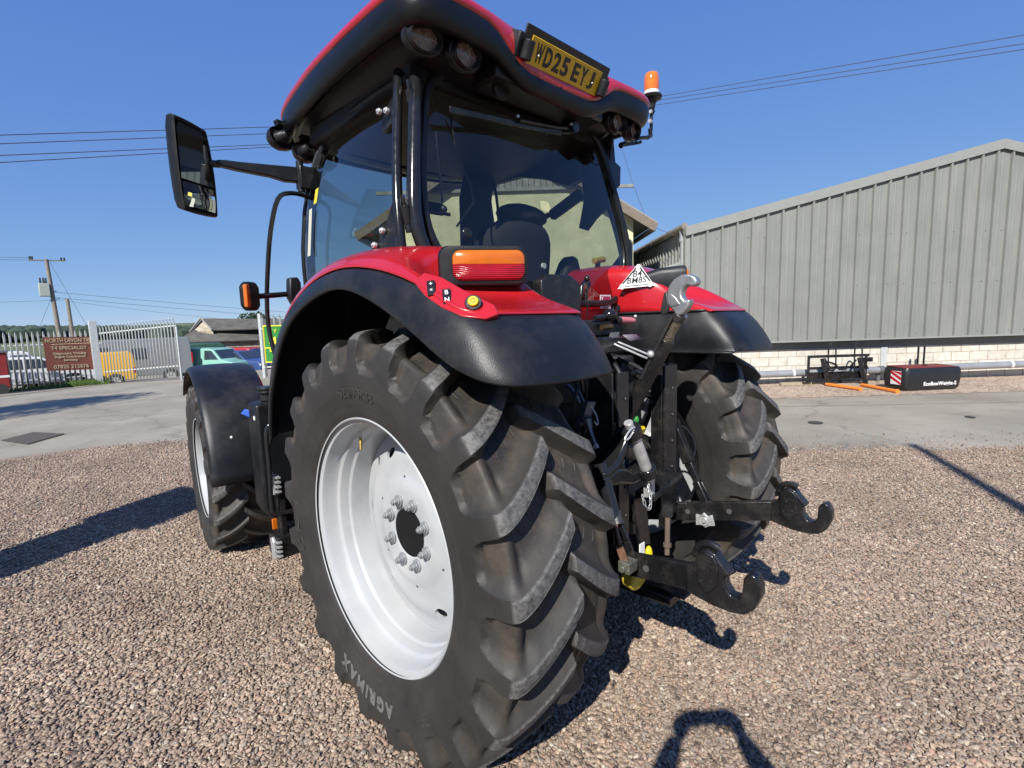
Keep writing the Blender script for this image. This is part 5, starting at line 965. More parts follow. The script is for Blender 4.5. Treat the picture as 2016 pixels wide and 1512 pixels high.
DGREY = mat('dark grey steel', (.10, .105, .105), .5, var=.15)
shed = empty('steel_shed'); tag(shed, 'large grey steel clad shed with a low pitched gable above a whitewashed block wall', 'shed')
S0, S1, RS, ZE, ZR, OV = -1.95, 12.1, 5.08, 3.70, 5.38, .16
# profiled sheets: trapezoid ribs every .365 m, real relief
def ztop(s): return ZE + (ZR - ZE) * (1 - abs(s - RS) / (RS - S0))
m = MB(); prof = []
s = S0; k = 0
while s < S1 - .36:
    for ds, o in ((0, OV), (.012, OV + .055), (.050, OV + .055), (.062, OV), (.17, OV), (.18, OV + .004), (.20, OV + .004), (.21, OV), (.29, OV), (.365 - .001, OV)): prof.append((s + ds, o))
    s += .345
top = [wp(s, o, ztop(s) - .06) for s, o in prof]; bot = [wp(s, o, 1.0) for s, o in prof]
m.grid([bot, top]); m.build('cladding', CLAD, shed, ang=20)
m = MB()
for a, b in ((S0 - .12, RS), (RS, S1)):
    za, zb = ztop(a), ztop(b); q0 = [wp(a, .0, za - .1), wp(a, OV + .07, za - .19), wp(a, OV + .07, za + .02), wp(a, -.1, za + .04)]; q1 = [wp(b, .0, zb - .1), wp(b, OV + .07, zb - .19), wp(b, OV + .07, zb + .02), wp(b, -.1, zb + .04)]
    m.grid([q0, q1]); m.f.append(tuple(range(len(m.v) - 8, len(m.v) - 4))); m.mi.append(0)
m.build('barge_flashing', CLADB, shed, ang=20)
m = MB(); q0 = [wp(S0, OV + .10, .985), wp(S0, OV + .10, 1.02), wp(S0, .0, 1.03), wp(S0, .0, .985)]; q1 = [wp(S1, OV + .10, .985), wp(S1, OV + .10, 1.02), wp(S1, .0, 1.03), wp(S1, .0, .985)]; m.grid([q0 + [q0[0]], q1 + [q1[0]]]); m.build('drip_flashing', CLADB, shed, ang=20)
m = MB(); m.add([wp(S0, .012, .80), wp(S1, .012, .80), wp(S1, .012, 1.0), wp(S0, .012, 1.0)], [(0, 1, 2, 3)]); m.build('overhang_shade_band', mat('overhang shade grey', (.17, .175, .17), .6, var=.12), shed)  # dark strip under the cladding, the overhang's shade put into its colour
L_ = S1 - S0; uvquad('block_wall', [wp(S0, 0, -.05), wp(S1, 0, -.05), wp(S1, 0, 1.0), wp(S0, 0, 1.0)], [(0, -.03), (L_, -.03), (L_, 1.02), (0, 1.02)], BLOCK, shed)
m = MB(); ex_, nn_ = Vector((WD.x, WD.y, 0)), Vector((WN.x, WN.y, 0))
def wbox(mb, s0, s1, o0, o1, z0, z1):
    vs = [wp(s_, o_, z_) for s_ in (s0, s1) for o_ in (o0, o1) for z_ in (z0, z1)]; mb.add(vs, [(0, 1, 3, 2), (4, 6, 7, 5), (0, 4, 5, 1), (2, 3, 7, 6), (0, 2, 6, 4), (1, 5, 7, 3)])
for s_ in (2.78, 9.4): m = MB(); wbox(m, s_ - .075, s_ + .075, .001, .03, 0, .80); m.build('steel_stanchion', mat('pale grey primer', (.42, .43, .42), .6, var=.08), shed)
m = MB(); wbox(m, S0 - .11, S0 - .005, .0, OV, 0, ZE - .12); m.build('corner_flashing', CLADB, shed)
m = MB(); nfix = 0
for s_i in range(0, 39, 1):
    for z in (1.13, 2.28, 3.42):
        s_ = S0 + .365 * s_i + .24
        if z < ztop(s_) - .25 and (s_i * 7 + int(z * 10)) % 3 != 0: c_ = Vector(wp(s_, OV + .004, z)); m.cyl(c_, c_ + nn_ * .012, .014, n=8)
o = m.build('cladding_screws', CLADB, shed); o['kind'] = 'stuff'
# side wall running back, with gutter, downpipe, opening and roller door
BK = -WN   # direction away
def sp_(t, o, z): q = wl(S0, 0) - WN * t - WD * o; return (q.x, q.y, z)     # t back, o outward (to the left)
m = MB(); prof = []; t = 0.
while t < 16:
    for dt, o in ((0, 0), (.02, .035), (.07, .035), (.09, 0), (.24, 0)): prof.append((t + dt, o))
    t += .25
m.grid([[sp_(t, o, 2.95) for t, o in prof], [sp_(t, o, ZE - .06) for t, o in prof]]); m.build('side_cladding', CLAD, shed, ang=20)
m = MB(); m.add([sp_(.0, .045, 2.82), sp_(16, .045, 2.82), sp_(16, .045, 2.96), sp_(0, .045, 2.96)], [(0, 1, 2, 3)]); m.build('lintel', CLADB, shed, solid=.05)
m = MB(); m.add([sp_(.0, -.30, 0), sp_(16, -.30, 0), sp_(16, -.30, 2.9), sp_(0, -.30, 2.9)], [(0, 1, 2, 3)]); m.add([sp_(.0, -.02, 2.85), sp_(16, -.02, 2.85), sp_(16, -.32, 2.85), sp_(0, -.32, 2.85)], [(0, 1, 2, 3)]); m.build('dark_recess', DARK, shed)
m = MB(); rows = []
for i in range(49): rows.append([sp_(.25, -.20 - (.02 if i % 2 else 0), i * .055), sp_(3.0, -.20 - (.02 if i % 2 else 0), i * .055)])
m.grid(rows); m.build('roller_door', mat('roller door slats', (.20, .20, .195), .5, var=.08), shed, ang=60)
m = MB(); m.tube([sp_(-.1, .11, ZE + .02), sp_(16, .11, ZE + .02)], .075, n=12); m.build('gutter', mat('weathered gutter', (.20, .18, .155), .6, var=.2), shed)
for t in (.9, 2.4, 3.9, 5.4): m = MB(); m.tube([sp_(t, .11, ZE + .02), sp_(t + .05, .11, ZE + .02)], .088, n=12); m.build('gutter_bracket', DGREY, shed)
m = MB(); m.tube([sp_(.12, .11, ZE - .04), sp_(.12, .10, ZE - .22), sp_(.10, .09, ZE - .30), sp_(.10, .09, 0)], .05, n=14); m.tube([sp_(.12, .10, ZE - .22), sp_(.11, .095, ZE - .30)], .066, n=14); m.build('downpipe', mat('grey downpipe', (.24, .25, .26), .4, var=.05), shed)
m = MB(); a_, b_, c_, d_ = wp(S0 - .1, .12, ZE), wp(RS, .12, ZR), wp(RS, -16, ZR), wp(S0 - .1, -16, ZE); e_, f_ = wp(S1, .12, ztop(S1)), wp(S1, -16, ztop(S1)); m.add([a_, b_, c_, d_, e_, f_], [(0, 1, 2, 3), (1, 4, 5, 2)]); m.build('roof', CLAD, shed, solid=.04)
m = MB(); wbox(m, S1 - .1, S1, -16, 0, 0, ZE); wbox(m, S0, S1, -16, -15.9, 0, ZE); m.build('far_walls', CLAD, shed)
# long grey pipe on the wall foot
pp = empty('wall_pipe'); tag(pp, 'long galvanised pipe running along the foot of the block wall', 'pipe')
m = MB(); m.tube([wp(-7, .30, .20), wp(14, .30, .38)], .082, n=20); m.build('pipe_run', mat('galvanised pipe', (.34, .355, .37), .38, metal=.45, var=.12, vscale=3), pp)
for s_ in (.42, 5.55, 9.5):
    z_ = .20 + (s_ + 7) / 21 * .18; m = MB(); m.tube([wp(s_, .30, z_), wp(s_ + .05, .30, z_)], .088, n=20); m.build('pipe_band', WHITE, pp)
for s_ in (1.55, 2.45, -2):
    z_ = .20 + (s_ + 7) / 21 * .18; m = MB(); m.tube([wp(s_, .30, z_), wp(s_ + .12, .30, z_)], .092, n=20); m.build('pipe_socket', DGREY, pp)
    m = MB(); wbox(m, s_, s_ + .06, .02, .30, z_ - .13, z_ - .08); wbox(m, s_, s_ + .06, .25, .30, 0, z_ - .08); m.build('pipe_stand', DGREY, pp)
m = MB(); wbox(m, .05, .75, .45, .55, .01, .08); o = m.build('timber_batten', mat('weathered timber', (.30, .25, .17), .8, var=.2, vscale=12), None, bevel=.004); tag(o, 'short weathered timber batten lying on the gravel by the pipe', 'batten')
# bale-fork frame
BF = lambda s_, o_, z_: Vector(wp(s_, o_, z_))
fk = empty('bale_fork'); tag(fk, 'black loader fork carriage with two hoops standing against the wall', 'loader fork')
def wbar(mb, a, b, w, h): mb.bar(BF(*a), BF(*b), w, h)
x0, x1 = .66, 1.98
m = MB(); wbar(m, (x0 - .02, .55, .66), (x1 + .06, .55, .66), .05, .06); wbar(m, (x0, .55, .22), (x1, .55, .22), .05, .16); wbar(m, (x0, .55, .10), (x0, .55, .68), .05, .05); wbar(m, (x1 - .0, .55, .10), (x1, .55, .68), .05, .05); wbar(m, (x0 + .0, .60, .40), (x1, .60, .40), .035, .06); wbar(m, (x1 - .1, .58, .56), (x1 + .12, .58, .56), .05, .10); m.build('carriage_frame', BLKM, fk, bevel=.006)
for s_ in (x0 + .42, x0 + 1.02):
    m = MB(); m.tube(smoothpts([BF(s_, .62, .36), BF(s_ - .005, .60, .60), BF(s_ + .01, .58, .85), BF(s_ + .06, .56, .945), BF(s_ + .12, .56, .95), BF(s_ + .17, .57, .86), BF(s_ + .17, .60, .60), BF(s_ + .15, .62, .40), BF(s_ + .08, .64, .33), BF(s_, .62, .36)], 4), .017, n=10); m.build('hoop', BLKM, fk)
for s_ in (x0 + .28, x1 - .20):
    m = MB(); wbar(m, (s_, .62, .62), (s_ + .10, .72, .02), .13, .09); wbar(m, (s_ + .05, .56, .60), (s_ + .18, .60, .35), .08, .08); m.build('fork_bracket', BLKM, fk, bevel=.008)
m = MB(); m.tube(smoothpts([BF(x0 + .25, .62, .56), BF(x0 + .50, .66, .50), BF(x0 + .66, .66, .36), BF(x0 + .90, .64, .42), BF(x0 + 1.05, .60, .56)], 5), .022, n=8); m.tube(smoothpts([BF(x0 + .6, .6, .48), BF(x0 + .64, .62, .40), BF(x0 + .72, .62, .38)], 4), .015, n=8); m.build('hydraulic_hose', BLKM, fk)
m = MB(); wbar(m, (x0 - .12, .56, .06), (x0 + .05, .6, .10), .03, .03); wbar(m, (x0 - .12, .56, .06), (x0 - .12, .56, .22), .02, .02); m.build('foot', BLKM, fk)
ORN = mat('orange fork paint', (.80, .22, .03), .45, var=.1)
def tine(a, b, lab):
    m = MB(); a, b = Vector(a), Vector(b); m.cyl(a, b, .036, n=18); m.cyl(b, b + (b - a).normalized() * .012, .045, n=18); m.cyl(a - (b - a).normalized() * .06, a, .03, .036, n=14); return m.build('fork_tine', ORN, fk, bevel=.003)
tine((10.96, 1.30, .045), (10.50, .60, .045), ''); tine((11.22, .69, .045), (10.47, -.03, .045), '')
# two black posts behind the weight
dp_ = empty('steel_post_pair'); tag(dp_, 'pair of slim black steel uprights standing behind the weight box', 'posts')
for s_ in (3.28, 3.42): m = MB(); wbar(m, (s_, .42, .0), (s_, .42, .82), .035, .08); m.build('upright', BLKM, dp_, bevel=.003)
# weight box
wb = empty('weight_box'); tag(wb, 'black ballast weight box with dark red lid and white lettering on the gravel', 'weight')
A0 = Vector((10.80, -.10, 0)); ux = Vector((11.77, -.915, 0)) - A0; WL_ = ux.length; ux.normalize(); un = Vector((ux.y, -ux.x, 0)); un = un if un.dot(Vector((-1, -1, 0))) > 0 else -un; DP = .62
def wq(a, b, z): v = A0 + ux * a - un * b; return (v.x, v.y, z)
m = MB(); vs = []; 
for z, g in ((.03, .03), (.30, .0), (.475, .02)): pass
secs = []
for z, g in ((.02, .05), (.06, .02), (.30, .0), (.44, .012), (.475, .035)):
    r_ = .07; secs.append([wq(x_, y_, z) for x_, y_ in [(g + r_, g), (WL_ - g - r_, g), (WL_ - g - .02, g + .02), (WL_ - g, g + r_), (WL_ - g, DP - g - r_), (WL_ - g - r_, DP - g), (g + r_, DP - g), (g, DP - g - r_), (g, g + r_), (g + .02, g + .02)]])
m.grid([q + [q[0]] for q in secs], flip=True); m.f.append(tuple(range(len(m.v) - 11, len(m.v) - 1))); m.mi.append(0); m.build('box_shell', mat('satin black plastic', (.013, .014, .016), .38, var=.15), wb, bevel=.012, seg=3)
m = MB(); m.add([wq(.07, .06, .482), wq(WL_ - .06, .06, .482), wq(WL_ - .06, DP - .06, .497), wq(.07, DP - .06, .497)], [(0, 1, 2, 3)]); m.build('lid', mat('dull red lid', (.16, .012, .015), .4, var=.1), wb, solid=.02, bevel=.01)
m = MB(); c_ = Vector(wq(WL_ * .55, .3, .50)); m.bar(c_ - ux * .05, c_ + ux * .05, .02, .02); m.build('lid_handle', BLKM, wb)
nL = -ux
p0, p1 = Vector(wq(-.001, .12, .1)), Vector(wq(-.001, .45, .1)); 
def lq(b, z, off=.003): v = A0 + ux * (-off) - un * b; return (v.x, v.y, z)
m = MB(); m.add([lq(.10, .13), lq(.36, .13), lq(.36, .41), lq(.10, .41)], [(0, 3, 2, 1)]); hb = m.build('hazard_board', WHITE, wb, smooth=False)
RF = mat('red reflective', (.45, .01, .02), .4)
for k in range(3):
    zz = .13 + k * .11; m = MB(); pts = [(.10, zz - .02), (.10, zz + .045), (.36, zz + .175), (.36, zz + .11)]; pts = [(b, min(.41, max(.13, z))) for b, z in pts]; m.add([lq(b, z, .005) for b, z in pts], [(0, 3, 2, 1)]); m.build('hazard_stripe', RF, hb, smooth=False)
put_text('EcoBoxWeight-S', .105, WHITE, wb, wq(WL_ * .60, -.004, .145), ux, (0, 0, 1), .002, bold=.0022)
m = MB(); m.bar(Vector(wq(WL_, .3, .12)), Vector(wq(WL_ + .09, .33, .02)), .02, .02); m.build('side_peg', BLKM, wb)
# manhole covers and drains
def cover(name, x, y, rx, ry, rz, lab, mt=DGREY):
    m = MB(); m.add([(rx * math.cos(a), ry * math.sin(a), 0) for a in [2 * math.pi * k / 28 for k in range(28)]], [tuple(range(28))]); o = m.build(name, mt, None, smooth=False); o.location = (x, y, .012 + TZ(x, y)); o.rotation_euler.z = rz; tag(o, lab, 'manhole cover')
TAR = mat('dark iron cover', (.045, .043, .04), .7, var=.2)
cover('manhole_cover', 6.50, .39, .115, .10, 0, 'small round dark cover in the concrete nearest the tractor wheel', TAR)
cover('manhole_cover', 8.25, -1.25, .09, .06, .4, 'tiny dark cover further right on the concrete strip', TAR)
m = MB(); dq = [Vector((-2.301, 9.829, 0)), Vector((-1.903, 10.297, 0)), Vector((-1.519, 9.6, 0)), Vector((-1.99, 8.994, 0))]; do = Vector((-1.93, 9.6, 0)); dq = [q - do for q in dq]
m.add([(q.x, q.y, .002) for q in dq], [(0, 3, 2, 1)])
for k in range(12):
    f0, f1 = (k + .12) / 12, (k + .8) / 12; a, b, c_, d_ = dq[0].lerp(dq[1], f0), dq[0].lerp(dq[1], f1), dq[3].lerp(dq[2], f1), dq[3].lerp(dq[2], f0); ce = (a + b + c_ + d_) / 4; a, b, c_, d_ = [ce + (q - ce) * .94 for q in (a, b, c_, d_)]
    m.add([(q.x, q.y, z) for z in (.002, .009) for q in (a, b, c_, d_)], [(4, 5, 6, 7), (0, 1, 5, 4), (1, 2, 6, 5), (2, 3, 7, 6), (3, 0, 4, 7)])
o = m.build('drain_cover', mat('rust brown drain iron', (.075, .062, .055), .75, var=.3, vscale=10), None, smooth=False); o.location = (do.x, do.y, .008); tag(o, 'dark ribbed iron drain cover set in the tarmac', 'drain cover')
# cream rendered store with a timber gable
st_ = empty('rendered_store'); tag(st_, 'cream rendered building with weathered timber gable behind the tractor cab', 'building')
PR = Vector((9.80, 5.60, 0)); DW = Vector((-.711, .703, 0)); DB = Vector((.703, .711, 0)); WW, DD, ZEV, ZAP, ZSP = 6.6, 8.0, 4.2, 6.25, 5.02
def cp(a, b, z): v = PR + DW * a + DB * b; return (v.x, v.y, z)
CRM = mat('cream lime render', (.50, .49, .31), .9, var=.22, vscale=1.9, bump=.003, bscale=25, dust=(.40, .40, .29), dscale=2.5, damt=.6)
m = MB(); k_ = (ZAP - ZSP) / (ZAP - ZEV); xa = WW / 2 * (1 - k_)
m.add([cp(0, 0, 0), cp(WW, 0, 0), cp(WW, 0, ZEV), cp(WW - xa, 0, ZSP), cp(xa, 0, ZSP), cp(0, 0, ZEV)], [(0, 1, 2, 3, 4, 5)]); m.add([cp(0, 0, 0), cp(0, DD, 0), cp(0, DD, ZEV), cp(0, 0, ZEV)], [(0, 3, 2, 1)]); m.add([cp(WW, 0, 0), cp(WW, DD, 0), cp(WW, DD, ZEV), cp(WW, 0, ZEV)], [(0, 1, 2, 3)]); m.build('wall', CRM, st_, smooth=False)
TMB = mat('silvered timber boards', (.20, .20, .185), .8, var=.3, vscale=6)
m = MB(); n_b = 26; rows = []
for i in range(n_b):
    a0 = xa + (WW - 2 * xa) * i / n_b; a1 = xa + (WW - 2 * xa) * (i + 1) / n_b - .012; zt = lambda a: ZAP - (ZAP - ZEV) * abs(a - WW / 2) / (WW / 2); o = -.03 - .012 * (i % 2)
    m.add([cp(a0, o, ZSP), cp(a1, o, ZSP), cp(a1, o, zt(a1)), cp(a0, o, zt(a0))], [(0, 1, 2, 3)])
m.build('gable_boards', TMB, st_, smooth=False)
m = MB(); m.bar(cp(0, -.06, ZSP), cp(WW, -.06, ZSP), .06, .08); m.build('drip_board', TMB, st_)
RFM = mat('grey sheet roofing', (.22, .22, .21), .6, var=.15)
m = MB(); ov = .50; sl = (ZAP - ZEV) / (WW / 2)
for sg in (0, 1):
    A = lambda a, b, z: cp(a if sg == 0 else WW - a, b, z)
    m.add([A(-ov, -.35, ZEV - ov * sl + .12), A(WW / 2, -.35, ZAP + .12), A(WW / 2, DD + .3, ZAP + .12), A(-ov, DD + .3, ZEV - ov * sl + .12)], [(0, 1, 2, 3)])
m.build('roof', RFM, st_, solid=.06, smooth=False)
m = MB()
for sg in (0, 1):
    A = lambda a, b, z: Vector(cp(a if sg == 0 else WW - a, b, z)); m.bar(A(-ov, -.36, ZEV - ov * sl + .02), A(WW / 2, -.36, ZAP + .02), .04, .20); m.bar(A(-ov + .05, -.30, ZEV - ov * sl), A(-ov + .05, DD, ZEV - ov * sl), .10, .10)
m.build('barge_board', mat('weathered brown fascia', (.16, .13, .10), .8, var=.25), st_)
# ---------------------------------------------------------------- fences and gate
GALV = mat('galvanised palisade steel', (.52, .54, .53), .5, metal=.1, var=.15, vscale=6)
def pale_mesh(h):
    m = MB(); w = .034; sec = [(-w, .012), (-w * .55, -.006), (-w * .2, .008), (0, -.004), (w * .2, .008), (w * .55, -.006), (w, .012)]
    rows = [[(a, b, z) for a, b in sec] for z in (0, h - .14)] + [[(a * .75, b - .02, h - .07) for a, b in sec], [(a * .12, b - .07, h) for a, b in sec]]
    m.grid(rows); return m
_pm = {}
def fence(name, label, cat, a, b, h, n_, gap=.05, rails=(.35, 1.75), group=None, posts=()):
    a, b = Vector(a), Vector(b); d = b - a; root = empty(name, a, math.atan2(d.y, d.x)); tag(root, label, cat, group); Ld = math.hypot(d.x, d.y); dzz = (b.z - a.z)
    key = round(h, 2)
    if key not in _pm: o = pale_mesh(h - gap).build('pale', GALV, root, ang=50, solid=.003); _pm[key] = o.data
    else: o = bpy.data.objects.new('pale', _pm[key]); C.objects.link(o); o.parent = root; mm_ = o.modifiers.new('sol', 'SOLIDIFY'); mm_.thickness = .003
    o.location = (Ld / n_ / 2, 0, gap + dzz * .5 / n_)
    for i in range(1, n_): c = o.copy(); C.objects.link(c); c.parent = root; c.location = (Ld * (i + .5) / n_, 0, gap + dzz * (i + .5) / n_)
    for z in rails: m = MB(); m.bar((0, .03, z + gap), (Ld, .03, z + gap + dzz), .04, .05); m.build('rail', GALV, root)
    for x_, w_, hh in posts: m = MB(); m.box(x_ - w_ / 2, x_ + w_ / 2, .02, .02 + w_, -.1, hh); m.build('post', mat('galvanised post', (.52, .54, .54), .45, metal=.3, var=.12), root, bevel=.006)
    return root
fl = fence('palisade_fence', 'galvanised palisade fence carrying the brown sign', 'fence', (-8.4, 26.6, TZ(0, 26.6)), (.42, 26.1, TZ(0, 26.1)), 2.34, 54, posts=((5.95, .10, 2.2),))
gp = fence('yard_gate', 'open palisade gate leaf swung toward the yard beside the gate post', 'gate', (.74, 25.75, TZ(0, 25.7) + .05), (2.86, 22.5, TZ(0, 22.5) + .12), 2.42, 24, rails=(.42, 2.05), posts=((3.86, .06, 2.28),))
m = MB(); m.box(-.13, .13, -.13, .13, -.2, 2.70); o = m.build('gate_post', mat('galvanised post', (.5, .5, .5)), None, bevel=.01); o.location = (.58, 25.95, TZ(0, 26)); tag(o, 'broad pale galvanised gate post between the fence and the open gate', 'gate post')
fr_ = fence('palisade_fence', 'galvanised palisade fence behind the green sale sign', 'fence', (4.55, 17.95, TZ(0, 17.9)), (6.8, 16.6, TZ(0, 16.8)), 2.32, 13, posts=((.0, .09, 2.36),))
# signs
sg = empty('brown_sign', (-1.02, 25.98, .06)); sg.scale = (.895, 1, .96); tag(sg, 'weathered reddish brown sign board with cream lettering fixed to the fence', 'sign')
SB = mat('rust brown sign paint', (.17, .052, .035), .7, var=.2, vscale=5); CRL = mat('cream sign lettering', (.72, .62, .40), .6)
m = MB(); m.add([(0, 0, .20), (1.72, .08, .14), (1.72, .08, 1.58), (0, 0, 1.62)], [(0, 1, 2, 3)]); m.build('board', SB, sg, solid=.02, smooth=False)
sx_ = Vector((1.72, .08, -.04)).normalized()
for t_, z_, s_ in (('NORTH DEVON T4S', 1.45, .235), ('T4 SPECIALIST', 1.13, .20), ('Diagnostics, Welding', .90, .135), ('Engine Conversions', .76, .135), ('Servicing', .62, .135), ('07825 212676', .33, .215)):
    me = text_mesh(t_, s_, .004, 'lettering', bold=.006); wd = max(v.co.x for v in me.vertices) * 2; kx = min(1, 1.60 / wd)
    for v in me.vertices: v.co = Vector((.86, .04 - .02, z_)) + sx_ * v.co.x * kx + Vector((0, 0, v.co.y))
    me.materials.clear(); me.materials.append(CRL); q = bpy.data.objects.new('lettering', me); C.objects.link(q); q.parent = sg
m = MB(); m.box(.05, 1.66, .012, .018, 1.30, 1.315); m.build('underline', CRL, sg)
gs = empty('green_sign', (4.60, 17.80, 0)); tag(gs, 'bright green sale sign with yellow border and lettering on the fence', 'sign'); gd = Vector((2.0, -1.2, 0)).normalized()
def gq(a, z, o=0): v = gd * a + Vector((-.51, -.86, 0)) * o; return (v.x, v.y, z)
m = MB(); m.add([gq(0, .44), gq(1.5, .44), gq(1.5, 1.80), gq(0, 1.80)], [(0, 1, 2, 3)]); m.build('board', mat('green sign face', (.03, .22, .04), .4), gs, solid=.02, smooth=False)
YS = mat('yellow sign vinyl', (.80, .74, .06), .45)
for a, b in (((.0, .46), (1.5, .46)), ((.0, 1.78), (1.5, 1.78)), ((.02, .44), (.02, 1.80)), ((1.48, .44), (1.48, 1.8)), ((0, .98), (1.5, .98))): m = MB(); m.bar(gq(a[0], a[1], .015), gq(b[0], b[1], .015), .01, .04); m.build('border', YS, gs)
put_text('MA', .33, YS, gs, gq(.17, 1.24, .02), gd, (0, 0, 1), .004, bold=.012, align='LEFT'); put_text('SAL', .15, YS, gs, gq(.17, .88, .02), gd, (0, 0, 1), .004, bold=.005, align='LEFT'); put_text('Y', .2, YS, gs, gq(.35, 1.58, .02), gd, (0, 0, 1), .004, align='LEFT')
# ---------------------------------------------------------------- vehicles
DG = mat('dark vehicle glass', (.03, .04, .05), .08, var=.1, coat=.5)
def vehicle(name, label, cat, loc, rz, L_, W_, prof, belt, roof_k, wins, wheels, wr, col, lamps=(), group=None, ends=()):
    """prof: side outline (x forward, z); wins: polygons on the side; ends: (i, j) profile edges that are glass"""
    root = empty(name, loc, rz); tag(root, label, cat, group); pm = mat('paint ' + name + str(col), col, .3, var=.06, coat=.4, dust=(.3, .28, .25), dscale=2, damt=.12); H = max(z for x, z in prof)
    def hw_(z): return W_ / 2 * (1 if z < belt else 1 - (1 - roof_k) * (z - belt) / (H - belt))
    n = len(prof); m = MB(); m.add([(x, s * hw_(z), z) for s in (-1, 1) for x, z in prof], [tuple(range(n)), tuple(reversed(range(n, 2 * n)))] + [(i, n + i, n + (i + 1) % n, (i + 1) % n) for i in range(n)])
    m.build('body', pm, root, bevel=.04, seg=3)
    for s in (-1, 1):
        for w in wins: m = MB(); m.add([(x, s * (hw_(z) + .006), z) for x, z in w], [tuple(range(len(w))) if s > 0 else tuple(reversed(range(len(w))))]); m.build('window', DG, root, smooth=False, solid=.01)
        for x in wheels:
            m = MB(); m.cyl((x, s * (W_ / 2 - .22), wr), (x, s * (W_ / 2 + .012), wr), wr * 1.16, n=28); m.build('wheel_arch', DARK, root)
            wh = MB(); wh.cyl((x, s * (W_ / 2 - .2), wr), (x, s * (W_ / 2 + .03), wr), wr, n=28); w_ = wh.build('wheel', mat('plain tyre rubber', (.03, .03, .03), .8), root, bevel=.02); h_ = MB(); h_.cyl((x, s * (W_ / 2 + .02), wr), (x, s * (W_ / 2 + .04), wr), wr * .62, n=20)
            for q in range(5): a = 2 * math.pi * q / 5; h_.bar((x, s * (W_ / 2 + .045), wr), (x + wr * .6 * math.cos(a), s * (W_ / 2 + .045), wr + wr * .6 * math.sin(a)), .02, .05)
            h_.build('rim', ZINC, w_)
    for i, j in ends:
        (xa_, za_), (xb_, zb_) = prof[i], prof[j]; nx, nz_ = (zb_ - za_), -(xb_ - xa_); l_ = math.hypot(nx, nz_); nx, nz_ = nx / l_ * .012, nz_ / l_ * .012
        if nx * (xa_ + xb_) < 0: nx, nz_ = -nx, -nz_
        f0, f1 = .1, .92; pa = (xa_ + (xb_ - xa_) * f0 + nx, za_ + (zb_ - za_) * f0 + nz_); pb = (xa_ + (xb_ - xa_) * f1 + nx, za_ + (zb_ - za_) * f1 + nz_)
        m = MB(); m.add([(pa[0], -hw_(pa[1]) * .88, pa[1]), (pa[0], hw_(pa[1]) * .88, pa[1]), (pb[0], hw_(pb[1]) * .86, pb[1]), (pb[0], -hw_(pb[1]) * .86, pb[1])], [(0, 1, 2, 3)]); m.build('windscreen', DG, root, smooth=False, solid=.008)
    for x, z, w, h, mt, nm in lamps:
        for s in (-1, 1): m = MB(); m.box(x - .04, x + .04, s * (W_ / 2 - w) - .0, s * (W_ / 2 + .008), z - h / 2, z + h / 2); m.build(nm, mt, root, bevel=.01)
    return root
LW = mat('headlamp glass', (.6, .62, .63), .12, coat=.5)
van = [(2.35, .35), (2.42, .55), (2.38, .95), (1.55, 1.18), (1.02, 1.92), (.75, 1.99), (-2.25, 1.96), (-2.38, 1.80), (-2.42, .80), (-2.42, .35)]
vwin = [[(1.42, 1.2), (.95, 1.80), (.35, 1.80), (.35, 1.2)], [(.2, 1.2), (.2, 1.80), (-.9, 1.80), (-.9, 1.2)], [(-1.05, 1.2), (-1.05, 1.80), (-2.1, 1.78), (-2.15, 1.2)]]
hivan = [(2.75, .4), (2.80, .7), (2.72, 1.05), (2.0, 1.28), (1.35, 2.05), (1.0, 2.32), (-2.65, 2.36), (-2.75, 2.2), (-2.8, .9), (-2.8, .4)]
hwin = [[(1.85, 1.3), (1.3, 1.95), (.75, 1.95), (.75, 1.3)], [(-.1, 1.32), (-.1, 1.85), (-.75, 1.85), (-.75, 1.32)]]
car = [(2.05, .3), (2.1, .55), (1.95, .78), (1.0, .92), (.35, 1.38), (-.9, 1.42), (-1.75, 1.05), (-2.05, .95), (-2.1, .4), (-2.0, .3)]
cwin = [[(.88, .94), (.30, 1.31), (-.2, 1.33), (-.2, .94)], [(-.28, .94), (-.28, 1.33), (-.85, 1.33), (-1.4, .97)]]
smallvan = [(1.95, .3), (2.0, .55), (1.9, .82), (1.15, .98), (.6, 1.55), (.35, 1.60), (-1.85, 1.62), (-2.0, 1.45), (-2.05, .5), (-2.0, .3)]
swin = [[(1.02, 1.0), (.56, 1.48), (.1, 1.50), (.1, 1.0)], [(.0, 1.02), (.0, 1.48), (-.55, 1.48), (-.55, 1.02)]]
def at_z(x, y, z=None): return (x, y, TZ(x, y) if z is None else z)
vehicle('yellow_van', 'small yellow van parked behind the open palisade gate', 'van', at_z(.25, 28.9, -.80), R(172), 4.0, 1.65, smallvan, .9, .86, swin, (1.25, -1.25), .29, (.72, .40, .03), ((-1.99, .75, .12, .25, REDL, 'tail_light'), (1.95, .68, .2, .14, LW, 'headlight')), ends=((3, 4),))
vehicle('grey_van', 'tall grey high roof van with red tail lamps behind the gate', 'van', at_z(2.55, 31.9, -.98), R(168), 5.5, 1.95, hivan, 1.2, .88, hwin, (1.75, -1.75), .33, (.17, .18, .19), ((-2.79, 1.25, .10, .55, REDL, 'tail_light'), (2.72, .9, .25, .18, LW, 'headlight')), ends=((3, 4),))
vehicle('white_car', 'white estate car close behind the palisade fence', 'car', at_z(-1.45, 28.0, -.60), R(2), 4.2, 1.7, car, .9, .82, cwin, (1.3, -1.3), .30, (.72, .73, .74), ((2.05, .62, .25, .12, LW, 'headlight'),), ends=((3, 4),))
vehicle('white_van', 'large white van with tall body parked beyond the white car', 'van', at_z(-2.4, 34.6, -1.05), R(3), 4.8, 1.9, van, 1.1, .9, vwin[:1], (1.5, -1.5), .32, (.74, .75, .75), ends=((3, 4),))
